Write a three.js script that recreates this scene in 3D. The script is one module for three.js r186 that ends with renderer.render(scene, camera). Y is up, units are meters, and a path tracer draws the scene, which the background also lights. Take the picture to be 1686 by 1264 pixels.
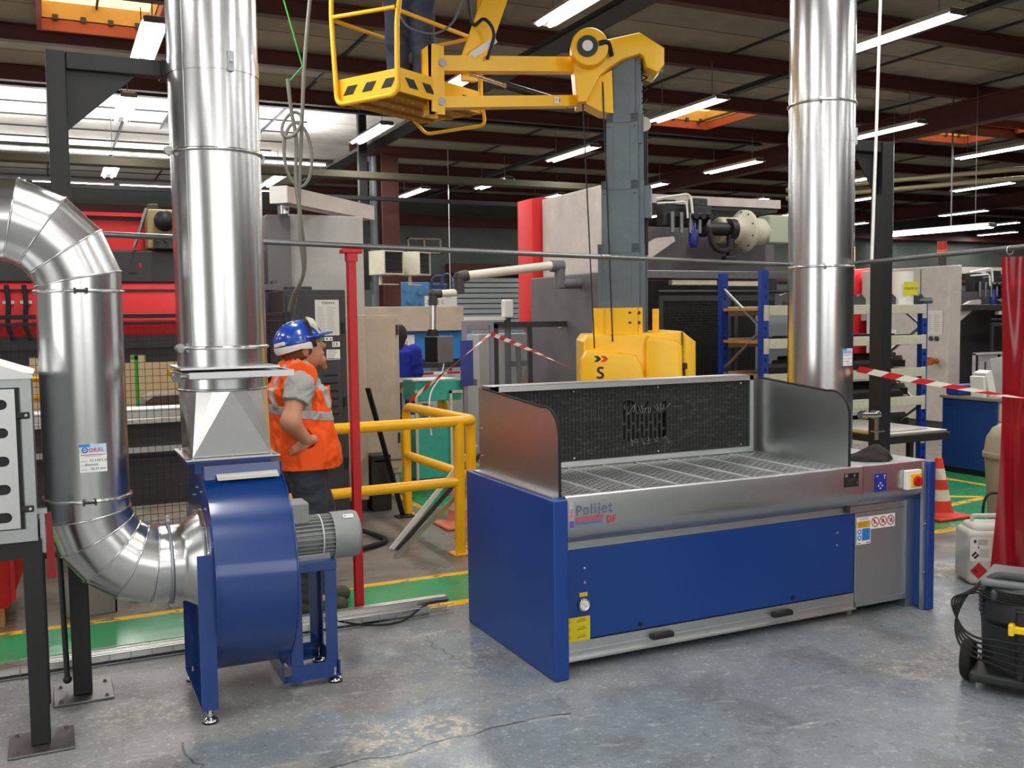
import * as THREE from 'three';
import { mergeGeometries, toCreasedNormals } from 'three/addons/utils/BufferGeometryUtils.js';
import { RoundedBoxGeometry } from 'three/addons/geometries/RoundedBoxGeometry.js';
import { RectAreaLightUniformsLib } from 'three/addons/lights/RectAreaLightUniformsLib.js';

// ---------- camera, sky, exposure ----------
const scene = new THREE.Scene();
const camera = new THREE.PerspectiveCamera(2 * Math.atan(632 / 1600) * 180 / Math.PI, 1686 / 1264, 0.05, 200);
camera.rotation.order = 'YXZ';
camera.position.set(0, 1.7, 0);
camera.rotation.set(-0.0678, -0.4421, -0.0134);
scene.add(camera);
scene.background = new THREE.Color().setRGB(3.3, 3.25, 3.1);      // bright overcast sky above the rooflights
const renderer = new THREE.WebGLRenderer({ antialias: true });
renderer.toneMapping = THREE.LinearToneMapping;
renderer.toneMappingExposure = 1.04;
renderer.shadowMap.enabled = true;
RectAreaLightUniformsLib.init();
const LAMP_POWER = 46;          // luminance of the tube fittings
const LAMP_COLOR = new THREE.Color().setRGB(1.0, 0.975, 0.94);

// ---------- helpers ----------
const PI = Math.PI;
const V = (x, y, z) => new THREE.Vector3(x, y, z);
let seed = 12345;
const rnd = () => { seed = (seed * 1664525 + 1013904223) >>> 0; return seed / 4294967296; };
const rr = (a, b) => a + (b - a) * rnd();
const used = {};
function numbered(n) { used[n] = (used[n] ?? -1) + 1; return used[n] ? n + '_' + String(used[n]).padStart(3, '0') : n; }

function hash2(x, y) { let h = (x * 374761393 + y * 668265263) | 0; h = Math.imul(h ^ (h >>> 13), 1274126177); return ((h ^ (h >>> 16)) >>> 0) / 4294967296; }
function vnoise(x, y) {
  const xi = Math.floor(x), yi = Math.floor(y), fx = x - xi, fy = y - yi, u = fx * fx * (3 - 2 * fx), v = fy * fy * (3 - 2 * fy);
  const a = hash2(xi, yi), b = hash2(xi + 1, yi), c = hash2(xi, yi + 1), d = hash2(xi + 1, yi + 1);
  return a + (b - a) * u + (c - a) * v + (a - b - c + d) * u * v;
}
function fbm(x, y, o = 4) { let s = 0, a = 0.5, n = 0; for (let i = 0; i < o; i++) { s += a * vnoise(x, y); n += a; x = x * 2.03 + 17.1; y = y * 2.03 + 9.7; a *= 0.5; } return s / n; }
const clamp = (v, a = 0, b = 1) => Math.min(b, Math.max(a, v));
const sstep = (a, b, v) => { const t = clamp((v - a) / (b - a)); return t * t * (3 - 2 * t); };

// geometry primitives (world metres)
function clean(g) {
  let q = g.index ? g.toNonIndexed() : g;
  for (const k of Object.keys(q.attributes)) if (!['position', 'normal', 'uv'].includes(k)) q.deleteAttribute(k);
  if (!q.attributes.normal) q.computeVertexNormals();
  if (!q.attributes.uv) q.setAttribute('uv', new THREE.BufferAttribute(new Float32Array(q.attributes.position.count * 2), 2));
  q.morphAttributes = {};
  return q;
}
function metric(g) {          // box-projected uv in metres
  const p = g.attributes.position, n = g.attributes.normal, uv = g.attributes.uv;
  for (let i = 0; i < p.count; i += 3) {
    let nx = 0, ny = 0, nz = 0;
    for (let k = 0; k < 3; k++) { nx += n.getX(i + k); ny += n.getY(i + k); nz += n.getZ(i + k); }
    nx = Math.abs(nx); ny = Math.abs(ny); nz = Math.abs(nz);
    for (let k = 0; k < 3; k++) {
      const j = i + k, x = p.getX(j), y = p.getY(j), z = p.getZ(j);
      if (ny >= nx && ny >= nz) uv.setXY(j, x, z); else if (nx >= nz) uv.setXY(j, z, y); else uv.setXY(j, x, y);
    }
  }
  return g;
}
function box(x0, x1, y0, y1, z0, z1) { const g = new THREE.BoxGeometry(Math.abs(x1 - x0), Math.abs(y1 - y0), Math.abs(z1 - z0)); g.translate((x0 + x1) / 2, (y0 + y1) / 2, (z0 + z1) / 2); return g; }
function rbox(x0, x1, y0, y1, z0, z1, r = 0.006, s = 2) { const g = new RoundedBoxGeometry(Math.abs(x1 - x0), Math.abs(y1 - y0), Math.abs(z1 - z0), s, r); g.translate((x0 + x1) / 2, (y0 + y1) / 2, (z0 + z1) / 2); return g; }
const YUP = V(0, 1, 0);
function rod(a, b, r, seg = 10, r2 = r, open = false) {
  const d = b.clone().sub(a), g = new THREE.CylinderGeometry(r2, r, d.length(), seg, 1, open);
  g.applyQuaternion(new THREE.Quaternion().setFromUnitVectors(YUP, d.normalize())); g.translate((a.x + b.x) / 2, (a.y + b.y) / 2, (a.z + b.z) / 2); return g;
}
function bar(a, b, w, h, roll = 0) {        // rectangular bar from a to b
  const d = b.clone().sub(a), L = d.length(); d.normalize();
  const up = Math.abs(d.y) > 0.98 ? V(0, 0, 1) : V(0, 1, 0), sx = up.clone().cross(d).normalize(), sy = d.clone().cross(sx);
  const g = new THREE.BoxGeometry(w, h, L); if (roll) g.rotateZ(roll);
  g.applyMatrix4(new THREE.Matrix4().makeBasis(sx, sy, d)); g.translate((a.x + b.x) / 2, (a.y + b.y) / 2, (a.z + b.z) / 2); return g;
}
function tube(pts, r, seg = 8, n = 0, tension = 0.5) { const c = new THREE.CatmullRomCurve3(pts, false, 'catmullrom', tension); return new THREE.TubeGeometry(c, n || pts.length * 6, r, seg, false); }
function bent(pts, r, bend, seg = 10) {    // straight tube with rounded corners
  const c = new THREE.CurvePath();
  let prev = pts[0];
  for (let i = 1; i < pts.length; i++) {
    if (i === pts.length - 1) { c.add(new THREE.LineCurve3(prev, pts[i])); break; }
    const a = pts[i].clone().add(pts[i - 1].clone().sub(pts[i]).setLength(bend)), b = pts[i].clone().add(pts[i + 1].clone().sub(pts[i]).setLength(bend));
    c.add(new THREE.LineCurve3(prev, a)); c.add(new THREE.QuadraticBezierCurve3(a, pts[i], b)); prev = b;
  }
  const P = []; for (const k of c.curves) { const n = k.isLineCurve3 ? 1 : 6; for (let i = 0; i < n; i++) P.push(k.getPoint(i / n)); } P.push(pts[pts.length - 1].clone());
  return sweep(P, r, seg);
}
function sweep(P, r, seg = 10) {           // tube along a polyline, mitred, capped
  const pos = [], idx = []; let up = null; const tan = [];
  for (let i = 0; i < P.length; i++) tan.push(P[Math.min(i + 1, P.length - 1)].clone().sub(P[Math.max(i - 1, 0)]).normalize());
  let nrm = Math.abs(tan[0].y) > 0.9 ? V(1, 0, 0) : V(0, 1, 0);
  const nor = [];
  for (let i = 0; i < P.length; i++) {
    nrm = nrm.clone().sub(tan[i].clone().multiplyScalar(nrm.dot(tan[i]))).normalize(); const b = tan[i].clone().cross(nrm);
    for (let k = 0; k < seg; k++) { const a = k / seg * 2 * PI, d = nrm.clone().multiplyScalar(Math.cos(a)).addScaledVector(b, Math.sin(a)); pos.push(P[i].x + d.x * r, P[i].y + d.y * r, P[i].z + d.z * r); nor.push(d.x, d.y, d.z); }
  }
  for (let i = 0; i < P.length - 1; i++) for (let k = 0; k < seg; k++) { const a = i * seg + k, b = i * seg + (k + 1) % seg, c = a + seg, d = b + seg; idx.push(a, b, d, a, d, c); }
  const n = P.length - 1;
  for (let k = 1; k < seg - 1; k++) { idx.push(0, k + 1, k); idx.push(n * seg, n * seg + k, n * seg + k + 1); }
  const g = new THREE.BufferGeometry(); g.setAttribute('position', new THREE.Float32BufferAttribute(pos, 3)); g.setAttribute('normal', new THREE.Float32BufferAttribute(nor, 3)); g.setIndex(idx); return g;
}
// flat outline extruded: pts are [a, b]; axis 'x': a = -z.., see below
function slab(pts, axis, t0, t1, bevel = 0, holes) {   // axis x: pts are (z, y); axis z: pts are (x, y); axis y: pts are (x, z)
  const s = new THREE.Shape(pts.map(([a, b]) => new THREE.Vector2(a, b)));
  if (holes) for (const h of holes) s.holes.push(new THREE.Path(h.map(([a, b]) => new THREE.Vector2(a, b))));
  const g = new THREE.ExtrudeGeometry(s, { depth: t1 - t0 - 2 * bevel, bevelEnabled: bevel > 0, bevelSize: bevel, bevelThickness: bevel, bevelSegments: 2, curveSegments: 6, bevelOffset: -bevel });
  g.translate(0, 0, t0 + bevel);
  const q = clean(g), p = q.attributes.position, n = q.attributes.normal;
  if (axis !== 'z') for (const A of [p, n]) for (let i = 0; i < A.count; i++) { const a = A.getX(i), b = A.getY(i), t = A.getZ(i); if (axis === 'x') A.setXYZ(i, t, b, a); else A.setXYZ(i, a, t, b); }
  if (axis !== 'z') { for (let i = 0; i < p.count; i += 3) for (const A of [p, n, q.attributes.uv]) { const m = A.itemSize; for (let c = 0; c < m; c++) { const k = A.array[(i + 1) * m + c]; A.array[(i + 1) * m + c] = A.array[(i + 2) * m + c]; A.array[(i + 2) * m + c] = k; } } }
  return q.attributes.position.count < 6000 ? toCreasedNormals(q, 0.55) : q;
}
function lathe(pts, seg = 24) { return new THREE.LatheGeometry(pts.map(([r, y]) => new THREE.Vector2(r, y)), seg); }
function torus(R, r, seg = 32, rs = 8) { return new THREE.TorusGeometry(R, r, rs, seg); }
const at = (g, x, y, z, rx = 0, ry = 0, rz = 0) => { if (rx) g.rotateX(rx); if (ry) g.rotateY(ry); if (rz) g.rotateZ(rz); g.translate(x, y, z); return g; };
const arc = (cx, cy, r, a0, a1, n) => Array.from({ length: n + 1 }, (_, i) => { const a = a0 + (a1 - a0) * i / n; return [cx + r * Math.cos(a), cy + r * Math.sin(a)]; });
function merged(geos, keepUV) { const list = (Array.isArray(geos) ? geos : [geos]).map(clean); const g = list.length > 1 ? mergeGeometries(list) : list[0]; return keepUV ? g : metric(g); }

// scene objects
const autos = [];
function tagged(o, label, category, group, kind) { o.userData.label = label; if (category) o.userData.category = category; if (group) o.userData.group = group; if (kind) o.userData.kind = kind; return o; }
function thing(name, label, category, group, kind) { const o = new THREE.Group(); o.name = numbered(name); scene.add(o); autos.push(o); return tagged(o, label, category, group, kind); }
function part(name, geos, mat, parent, keepUV) {
  const m = new THREE.Mesh(geos.isBufferGeometry && geos.userData.ready ? geos : merged(geos, keepUV), mat);
  m.name = parent ? name : numbered(name); m.castShadow = m.receiveShadow = true; (parent || scene).add(m); if (!parent) autos.push(m); return m;
}
function ready(geos, keepUV) { const g = merged(geos, keepUV); g.userData.ready = true; return g; }
function put(name, g, mat, parent, x, y, z, rx = 0, ry = 0, rz = 0) { const m = part(name, g, mat, parent); m.position.set(x, y, z); m.rotation.set(rx, ry, rz); return m; }   // shared, ready geometry
function single(name, label, category, geos, mat, group, kind) { return tagged(part(name, geos, mat), label, category, group, kind); }
function settle() {            // move every top-level object's origin to its base
  for (const o of autos) {
    o.updateMatrixWorld(true);
    const b = new THREE.Box3().setFromObject(o), c = V((b.min.x + b.max.x) / 2, b.min.y, (b.min.z + b.max.z) / 2);
    if (o.userData.fixed) { delete o.userData.fixed; continue; }
    if (o.isMesh) { if (o.geometry.userData.ready) continue; o.geometry.translate(-c.x, -c.y, -c.z); o.position.add(c); }
    else { for (const k of o.children) k.position.sub(c); o.position.add(c); }
  }
}

// textures
function canvasTex(w, h, draw) { const c = document.createElement('canvas'); c.width = w; c.height = h; draw(c.getContext('2d'), w, h); const t = new THREE.CanvasTexture(c); t.colorSpace = THREE.SRGBColorSpace; return t; }
function dataTex(n, m, f, srgb = true) {
  const d = new Uint8Array(n * m * 4);
  for (let j = 0; j < m; j++) for (let i = 0; i < n; i++) { const c = f(i / n, j / m, i, j), k = (j * n + i) * 4; d[k] = clamp(c[0]) * 255; d[k + 1] = clamp(c[1]) * 255; d[k + 2] = clamp(c[2]) * 255; d[k + 3] = 255; }
  const t = new THREE.DataTexture(d, n, m); t.magFilter = THREE.LinearFilter; t.wrapS = t.wrapT = THREE.RepeatWrapping; if (srgb) t.colorSpace = THREE.SRGBColorSpace; t.needsUpdate = true; return t;
}
function rep(t, k) { const q = t.clone(); q.repeat.set(k, k); q.needsUpdate = true; return q; }
// a seamless noise tile
const tileN = (u, v, k, o = 4) => { const a = fbm(u * k, v * k, o), b = fbm((u - 1) * k, v * k, o), c = fbm(u * k, (v - 1) * k, o), d = fbm((u - 1) * k, (v - 1) * k, o); return (a * (1 - u) + b * u) * (1 - v) + (c * (1 - u) + d * u) * v; };
const grime = dataTex(512, 512, (u, v) => { const a = tileN(u, v, 6, 5), b = tileN(u, v, 40, 3); const g = clamp(0.93 + 0.2 * (a - 0.5) + 0.06 * (b - 0.5), 0, 1); return [g, g, g]; });
const roughT = dataTex(512, 512, (u, v) => { const a = tileN(u + 0.3, v, 8, 5), b = tileN(u, v, 60, 2); const g = clamp(0.62 + 0.7 * (a - 0.5) + 0.25 * (b - 0.5)); return [g, g, g]; }, false);
const bumpT = dataTex(512, 512, (u, v) => { const a = tileN(u, v, 70, 3); return [a, a, a]; }, false);
// zinc spangle: flat crystals of slightly different tone
const spangle = (() => {
  const N = 26, px = [], py = [], pv = [];
  for (let j = 0; j < N; j++) for (let i = 0; i < N; i++) { px.push((i + hash2(i, j + 77)) / N); py.push((j + hash2(i + 55, j)) / N); pv.push(hash2(i + 9, j + 31)); }
  return (u, v) => { let best = 9, val = 0; const ci = Math.floor(u * N), cj = Math.floor(v * N); for (let dj = -1; dj <= 1; dj++) for (let di = -1; di <= 1; di++) { const i = (ci + di + N) % N, j = (cj + dj + N) % N, k = j * N + i; let dx = Math.abs(px[k] - u), dy = Math.abs(py[k] - v); dx = Math.min(dx, 1 - dx); dy = Math.min(dy, 1 - dy); const d = dx * dx + dy * dy; if (d < best) { best = d; val = pv[k]; } } return val; };
})();
const zincColor = dataTex(512, 512, (u, v) => { const s = spangle(u, v), g = 0.92 + 0.012 * (s - 0.5) + 0.03 * (tileN(u, v, 5, 3) - 0.5); return [g, g, g * 1.0]; });
const zincRough = dataTex(512, 512, (u, v) => { const s = spangle(u, v), g = 0.8 + 0.02 * (s - 0.5) + 0.06 * (tileN(u, v, 7, 2) - 0.5); return [g, g, g]; }, false);

// materials
const lin = (r, g, b) => new THREE.Color().setRGB(r, g, b);
function std(color, roughness = 0.6, metalness = 0, extra = {}) { const m = new THREE.MeshStandardMaterial({ color, roughness, metalness, ...extra }); return m; }
const phys = (o) => new THREE.MeshPhysicalMaterial(o);
const M = {
  zinc: std('#dfe2e3', 0.5, 1, { map: rep(zincColor, 2), roughnessMap: rep(zincRough, 2) }),
  duct: std('#e2e4e5', 0.25, 1, { map: rep(zincColor, 1.2) }),
  zincDull: std('#c0c6c8', 0.62, 1, { map: rep(zincColor, 2), roughnessMap: rep(zincRough, 2) }),
  alu: std('#e6e6e4', 0.32, 1),
  wing: std('#d5d9da', 0.34, 1, { map: rep(zincColor, 2) }),
  chrome: std('#dcdcdc', 0.18, 1),
  steel: std('#8f9192', 0.42, 1, { map: rep(grime, 2) }),
  darkSteel: std('#4a4a4a', 0.5, 0.7, { map: rep(grime, 2) }),
  blue: phys({ color: '#023a86', roughness: 0.4, clearcoat: 0.25, clearcoatRoughness: 0.3, bumpMap: rep(bumpT, 6), bumpScale: 0.00025 }),
  fanBlue: phys({ color: '#02367c', roughness: 0.3, clearcoat: 0.6, clearcoatRoughness: 0.1 }),
  blackPaint: std('#1d1e20', 0.5, 0.1, { map: rep(grime, 2), bumpMap: rep(bumpT, 5), bumpScale: 0.0003 }),
  black: std('#17181a', 0.55),
  rubber: std('#161616', 0.8),
  yellow: phys({ color: '#ffbb06', roughness: 0.4, clearcoat: 0.3, clearcoatRoughness: 0.3 }),
  liftYellow: phys({ color: '#ffc410', roughness: 0.45, clearcoat: 0.2, clearcoatRoughness: 0.35 }),
  hoodYellow: phys({ color: '#ffc408', roughness: 0.38, clearcoat: 0.3, clearcoatRoughness: 0.3 }),
  red: std('#c4141c', 0.4, 0, { map: rep(grime, 2) }),
  machineRed: std('#e0252b', 0.45, 0, { bumpMap: rep(bumpT, 5), bumpScale: 0.0004 }),
  mastGrey: std('#6f7b80', 0.5, 0.25, { map: rep(grime, 1.4) }),
  beige: std('#cfc6be', 0.55, 0, { map: rep(grime, 1) }),
  beigeWarm: std('#c9b9a4', 0.55, 0, { map: rep(grime, 1) }),
  grey: std('#b9b8b6', 0.55, 0, { map: rep(grime, 1) }),
  greyDark: std('#6c686d', 0.55, 0, { map: rep(grime, 1), bumpMap: rep(bumpT, 4), bumpScale: 0.0003 }),
  charcoal: std('#3c3b3d', 0.55, 0, { map: rep(grime, 1.5) }),
  white: std('#e8e6e0', 0.55),
  cream: std('#d9d5bf', 0.6, 0, { map: rep(grime, 1.5) }),
  motorGrey: std('#9ea3a0', 0.45, 0.1, { map: rep(grime, 3) }),
  rackBlue: std('#1b3f9c', 0.5, 0, { map: rep(grime, 2) }),
  wood: std('#c48a4a', 0.65, 0, { map: rep(grime, 2) }),
  teal: std('#3fb2a2', 0.6, 0, { map: rep(grime, 2) }),
  oxide: std('#5c2e28', 0.6, 0, { map: rep(grime, 0.8) }),
  tan: std('#a8986a', 0.5, 0.1),
};
// printed plates: a thin sheet whose front carries a drawing
function plate(name, parent, w, h, draw, x, y, z, ry = 0, rx = 0, px = 256, rough = 0.45, rz = 0) {
  const k = h / w, W = px, Hh = Math.max(8, Math.round(px * k));
  const m = std('#ffffff', Math.abs(rough), 0, { map: canvasTex(W, Hh, draw), transparent: rough < 0 });      // rough below 0: print on a clear film
  const g = clean(rough < 0 ? new THREE.PlaneGeometry(w, h) : new THREE.BoxGeometry(w, h, 0.0016)); g.userData.ready = true;
  const o = part(name, g, m, parent); o.position.set(x, y, z); o.rotation.set(rx, ry, rz, 'YXZ'); return o;
}
const boltG = ready([new THREE.CylinderGeometry(0.5, 0.5, 0.7, 6), at(new THREE.CylinderGeometry(0.78, 0.78, 0.14, 10), 0, -0.35, 0)]);
function bolt(parent, x, y, z, s = 0.009, dir = 'y', mat = M.chrome, name = 'bolt') { const o = part(name, boltG, mat, parent); o.position.set(x, y, z); o.scale.setScalar(s); if (dir === 'z') o.rotation.x = PI / 2; if (dir === 'x') o.rotation.z = PI / 2; if (dir === '-x') o.rotation.z = -PI / 2; return o; }
// ---------- the hall: floor ----------
const floor = thing('floor', 'grey painted concrete workshop floor', 'floor', null, 'structure');
const floorN = 900;
function floorShade(x, z, near) {
  const n1 = fbm(x * 0.9 + 40, z * 0.9 + 40, 5), n2 = fbm(x * 4 + 11, z * 4 + 7, 4), n3 = fbm(x * 22 + 3, z * 22 + 5, 3), n4 = fbm(x * 2.1 + 90, z * 2.1 + 30, 4), nf = near ? fbm(x * 75 + 1, z * 75 + 2, 3) : 0.5;
  let c = [0.485, 0.52, 0.545];
  const mixc = (d, t) => { c = c.map((v, i) => v + (d[i] - v) * t); };
  mixc([0.44, 0.49, 0.525], sstep(0.42, 0.62, n1) * 0.55);                                   // fresher blue-grey paint
  const bare = sstep(0.5, 0.62, n4 + 0.16 * sstep(1.9, 0.2, x) + 0.05 * (n2 - 0.5) + 0.1 * sstep(-3.2, -5, z) * sstep(1.7, 0.6, x));
  mixc([0.60, 0.585, 0.555], bare * (0.25 + 0.35 * sstep(2.0, 1.2, x)));                                                    // rubbed to bare concrete
  if (z < -5.96) mixc([0.50, 0.46, 0.42], 0.9);
  if (z < -5.96) mixc([0.36, 0.335, 0.31], sstep(0.48, 0.66, n1) * 0.6);
  if (x > 4.8 && z > -5.4) mixc([0.50, 0.475, 0.44], sstep(4.8, 5.6, x) * sstep(0.35, 0.6, n4) * 0.8);
  const flake = (cx, cz, r) => { const d = Math.hypot(x - cx, (z - cz) * 1.3) / r; return sstep(1.05, 0.6, d + (n2 - 0.5) * 1.4) * (near ? sstep(0.4, 0.62, 0.5 * n3 + 0.5 * nf) : sstep(0.42, 0.6, n3)); };
  const f = Math.max(flake(1.2, -3.66, 0.3), flake(5.45, -4.5, 0.35), flake(3.75, -3.3, 0.3) * 0.6, flake(0.3, -4.4, 0.3) * 0.6, flake(1.9, -4.4, 0.25) * 0.5);
  mixc([0.74, 0.70, 0.63], f * 0.75);
  const oil = sstep(0.6, 0.74, fbm(x * 3 + 200, z * 3 + 100, 4)); mixc([0.34, 0.335, 0.33], oil * 0.28);
  const crack = (x0, z0, x1, z1, w) => { const dx = x1 - x0, dz = z1 - z0, L2 = dx * dx + dz * dz, t = clamp(((x - x0) * dx + (z - z0) * dz) / L2), jx = (vnoise(t * 18, x0 * 9) - 0.5) * 0.06; const d = Math.hypot(x - x0 - dx * t - jx * dz / Math.sqrt(L2), z - z0 - dz * t + jx * dx / Math.sqrt(L2)); return sstep(w, w * 0.3, d); };
  const cr = Math.max(crack(0.3, -3.52, 1.95, -3.6, 0.008), crack(1.735, -4.85, 1.76, -4.4, 0.007), crack(0.42, -4.05, 0.5, -3.3, 0.007) * 0.8);
  mixc([0.22, 0.21, 0.2], cr * 0.85);
  const scratch = sstep(0.74, 0.8, fbm(x * 3 + z * 11, z * 30 - x * 9, 3)); mixc([0.68, 0.68, 0.67], scratch * 0.5);
  const g = (n3 - 0.5) * 0.05 + (n2 - 0.5) * 0.05 + (nf - 0.5) * 0.05 + (near && nf > 0.74 ? 0.12 : 0) - (near && nf < 0.2 ? 0.12 : 0);  // fine grain; the pale specks are glints painted into the colour
  return [c[0] + g, c[1] + g, c[2] + g];
}
const fx0 = -4, fx1 = 10, fz0 = -12, fz1 = 2;
const floorMap = dataTex(floorN, floorN, (u, v) => floorShade(fx0 + u * (fx1 - fx0), fz0 + v * (fz1 - fz0)));
const floorRough = dataTex(1024, 1024, (u, v) => { const x = fx0 + u * (fx1 - fx0), z = fz0 + v * (fz1 - fz0); const a = fbm(x * 2.1 + 90, z * 2.1 + 30, 4), b = fbm(x * 12, z * 12, 3); const g = 0.38 + 0.4 * (a - 0.5) + 0.3 * (b - 0.5); return [g, g, g]; }, false);
for (const t of [floorMap, floorRough]) { t.repeat.set(1 / (fx1 - fx0), 1 / (fz1 - fz0)); t.offset.set(-fx0 / (fx1 - fx0), -fz0 / (fz1 - fz0)); }
const floorMat = std('#ffffff', 1, 0, { map: floorMap, roughnessMap: floorRough, bumpMap: rep(bumpT, 0.9), bumpScale: 0.0012 });
const farFloor = std('#7c776f', 0.55, 0, { map: rep(grime, 0.3), roughnessMap: rep(roughT, 0.4) });
// the nearest stretch carries a finer map of the same floor
const nx0 = -0.6, nx1 = 5.4, nz0 = -5.3, nz1 = -2.3;
const nearMap = dataTex(2000, 1000, (u, v) => floorShade(nx0 + u * (nx1 - nx0), nz0 + v * (nz1 - nz0), true)); nearMap.repeat.set(1 / (nx1 - nx0), 1 / (nz1 - nz0)); nearMap.offset.set(-nx0 / (nx1 - nx0), -nz0 / (nz1 - nz0));
part('concrete_slab', [box(fx0, nx0, -0.2, 0, fz0, fz1), box(nx1, fx1, -0.2, 0, fz0, fz1), box(nx0, nx1, -0.2, 0, fz0, nz0), box(nx0, nx1, -0.2, 0, nz1, fz1)], floorMat, floor);
part('concrete_slab', box(nx0, nx1, -0.2, 0, nz0, nz1), std('#ffffff', 1, 0, { map: nearMap, roughnessMap: floorRough, bumpMap: rep(bumpT, 1.6), bumpScale: 0.0012 }), floor);
part('concrete_slab', [box(-8, fx0, -0.2, 0, -26, 8), box(fx1, 42, -0.2, 0, -26, 8), box(fx0, fx1, -0.2, 0, -26, fz0), box(fx0, fx1, -0.2, 0, fz1, 8)], farFloor, floor);
const greenTex = dataTex(512, 512, (u, v) => { const a = tileN(u, v, 5, 5), b = tileN(u, v, 26, 4); const k = sstep(0.6, 0.68, b * 0.6 + a * 0.45); const d = 0.9 + 0.3 * (a - 0.5); return [0.24 * d + 0.1 * k, 0.66 * d - 0.16 * k, 0.43 * d - 0.05 * k]; });
const greenPaint = std('#ffffff', 0.38, 0, { map: rep(greenTex, 0.45), roughnessMap: rep(roughT, 0.6) });
const yellowTex = dataTex(512, 512, (u, v) => { const b = tileN(u, v, 30, 4), k = sstep(0.58, 0.66, b); return [0.93 - 0.45 * k, 0.72 - 0.33 * k, 0.1 + 0.2 * k]; });
const yellowPaint = std('#ffffff', 0.45, 0, { map: rep(yellowTex, 0.7) });
part('walkway_paint', [box(-6, 7.0, 0, 0.0012, -5.92, -5.34), box(7.0, 8.3, 0, 0.0012, -6.9, -5.4), box(3.0, 4.4, 0, 0.0012, -12.4, -8.2), box(8.3, 11, 0, 0.0012, -7.6, -6.4)], greenPaint, floor);
for (const b of [[-6, 7.0, -5.98, -5.91], [-6, 8.6, -5.37, -5.28], [2.93, 3.0, -12.4, -8.2], [4.4, 4.47, -12.4, -9.6]]) part('painted_line', box(b[0], b[1], 0, 0.0018, b[2], b[3]), yellowPaint, floor);
part('painted_line', [bar(V(7.0, 0.0009, -6.62), V(7.72, 0.0009, -6.12), 0.08, 0.0018), bar(V(6.7, 0.0009, -5.96), V(7.72, 0.0009, -6.12), 0.08, 0.0018)], yellowPaint, floor);
part('painted_line', bar(V(8.22, 0.0009, -7.2), V(8.24, 0.0009, -6.2), 0.08, 0.0018), yellowPaint, floor);
for (let i = 0; i < 4; i++) part('painted_line', bar(V(3.05 + i * 0.3, 0.0009, -9.2 - i * 0.5), V(3.35 + i * 0.3, 0.0009, -9.6 - i * 0.5), 0.09, 0.0018), yellowPaint, floor);

// ---------- walls ----------
const wallSheet = std('#6f7772', 0.6, 0.15, { map: rep(grime, 0.25) });
const wallBack = thing('wall_back', 'grey-green sheet metal back wall of the hall', 'wall', null, 'structure');
part('wall_sheet', box(-8, 42, 0, 5.6, -26.4, -26), wallSheet, wallBack);
{ // raised sheets with diagonal creases
  for (let i = 0; i < 16; i++) {
    const x0 = -6 + i * 2.6, x1 = x0 + 2.56, ym = 2.95;
    const g = new THREE.BufferGeometry(), A = [x0, ym, -26], B = [x1, ym, -26], C = [x1, 5.5, -26], D = [x0, 5.5, -26], E = [(x0 + x1) / 2, (ym + 5.5) / 2, -25.93];
    const t = []; for (const [p, q] of [[A, B], [B, C], [C, D], [D, A]]) t.push(...p, ...q, ...E);
    g.setAttribute('position', new THREE.Float32BufferAttribute(t, 3)); g.computeVertexNormals(); part('wall_panel', g, wallSheet, wallBack);
  }
  part('base_band', box(-8, 42, 2.78, 2.95, -26, -25.9), M.oxide, wallBack);
}
const wallSide = std('#b4b6b4', 0.7, 0, { map: rep(grime, 0.3) });
const wr = thing('wall_right', 'plain far right wall of the hall', 'wall', null, 'structure'); part('wall_sheet', box(42, 42.4, 0, 5.6, -26.4, 8.4), wallSide, wr);
// daylight comes in behind the viewpoint: a band of tall windows and an open loading door
const wf = thing('wall_front', 'wall behind the viewpoint with a band of windows', 'wall', null, 'structure');
const wfx = [[-5, 0.5], [1.5, 7]];
{ const g = [box(-8.4, 42.4, 0, 1.4, 8, 8.4), box(-8.4, 42.4, 4.6, 5.6, 8, 8.4)]; let x = -8.4; for (const [a, b] of wfx) { g.push(box(x, a, 1.4, 4.6, 8, 8.4)); x = b; } g.push(box(x, 42.4, 1.4, 4.6, 8, 8.4)); part('wall_sheet', g, wallSide, wf); }
const paneM = phys({ color: '#ffffff', transmission: 1, roughness: 0.05, thickness: 0 });
wfx.forEach(([a, b], i) => { const w = thing('window_' + (11 + i), 'tall daylight window behind the viewpoint', 'window', null, 'structure'); part('window_frame', [box(a, b, 1.4, 1.46, 8.1, 8.2), box(a, b, 4.54, 4.6, 8.1, 8.2), ...[0, 1, 2, 3, 4].map((k) => { const x = a + (b - a) * k / 4; return box(x - 0.03, x + 0.03, 1.4, 4.6, 8.1, 8.2); })], M.grey, w); for (let k = 0; k < 4; k++) part('pane', box(a + (b - a) * k / 4 + 0.03, a + (b - a) * (k + 1) / 4 - 0.03, 1.46, 4.54, 8.148, 8.152), paneM, w); });
const wl = thing('wall_left', 'left wall of the hall with an open loading door', 'wall', null, 'structure');
part('wall_sheet', [box(-8.4, -8, 0, 5.6, -26.4, -2.5), box(-8.4, -8, 0, 5.6, 2.5, 8.4), box(-8.4, -8, 4.2, 5.6, -2.5, 2.5)], wallSide, wl);
{ const v = single('wall_vent', 'pale framed ventilation grille high on back wall', 'vent', [box(9.1, 10.1, 3.54, 3.58, -25.98, -25.88), box(9.1, 10.1, 3.93, 3.97, -25.98, -25.88), box(9.1, 9.14, 3.54, 3.97, -25.98, -25.88), box(10.06, 10.1, 3.54, 3.97, -25.98, -25.88), box(9.58, 9.62, 3.54, 3.97, -25.98, -25.88)], M.cream); v.userData.kind = 'thing'; delete v.userData.kind; }
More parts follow.
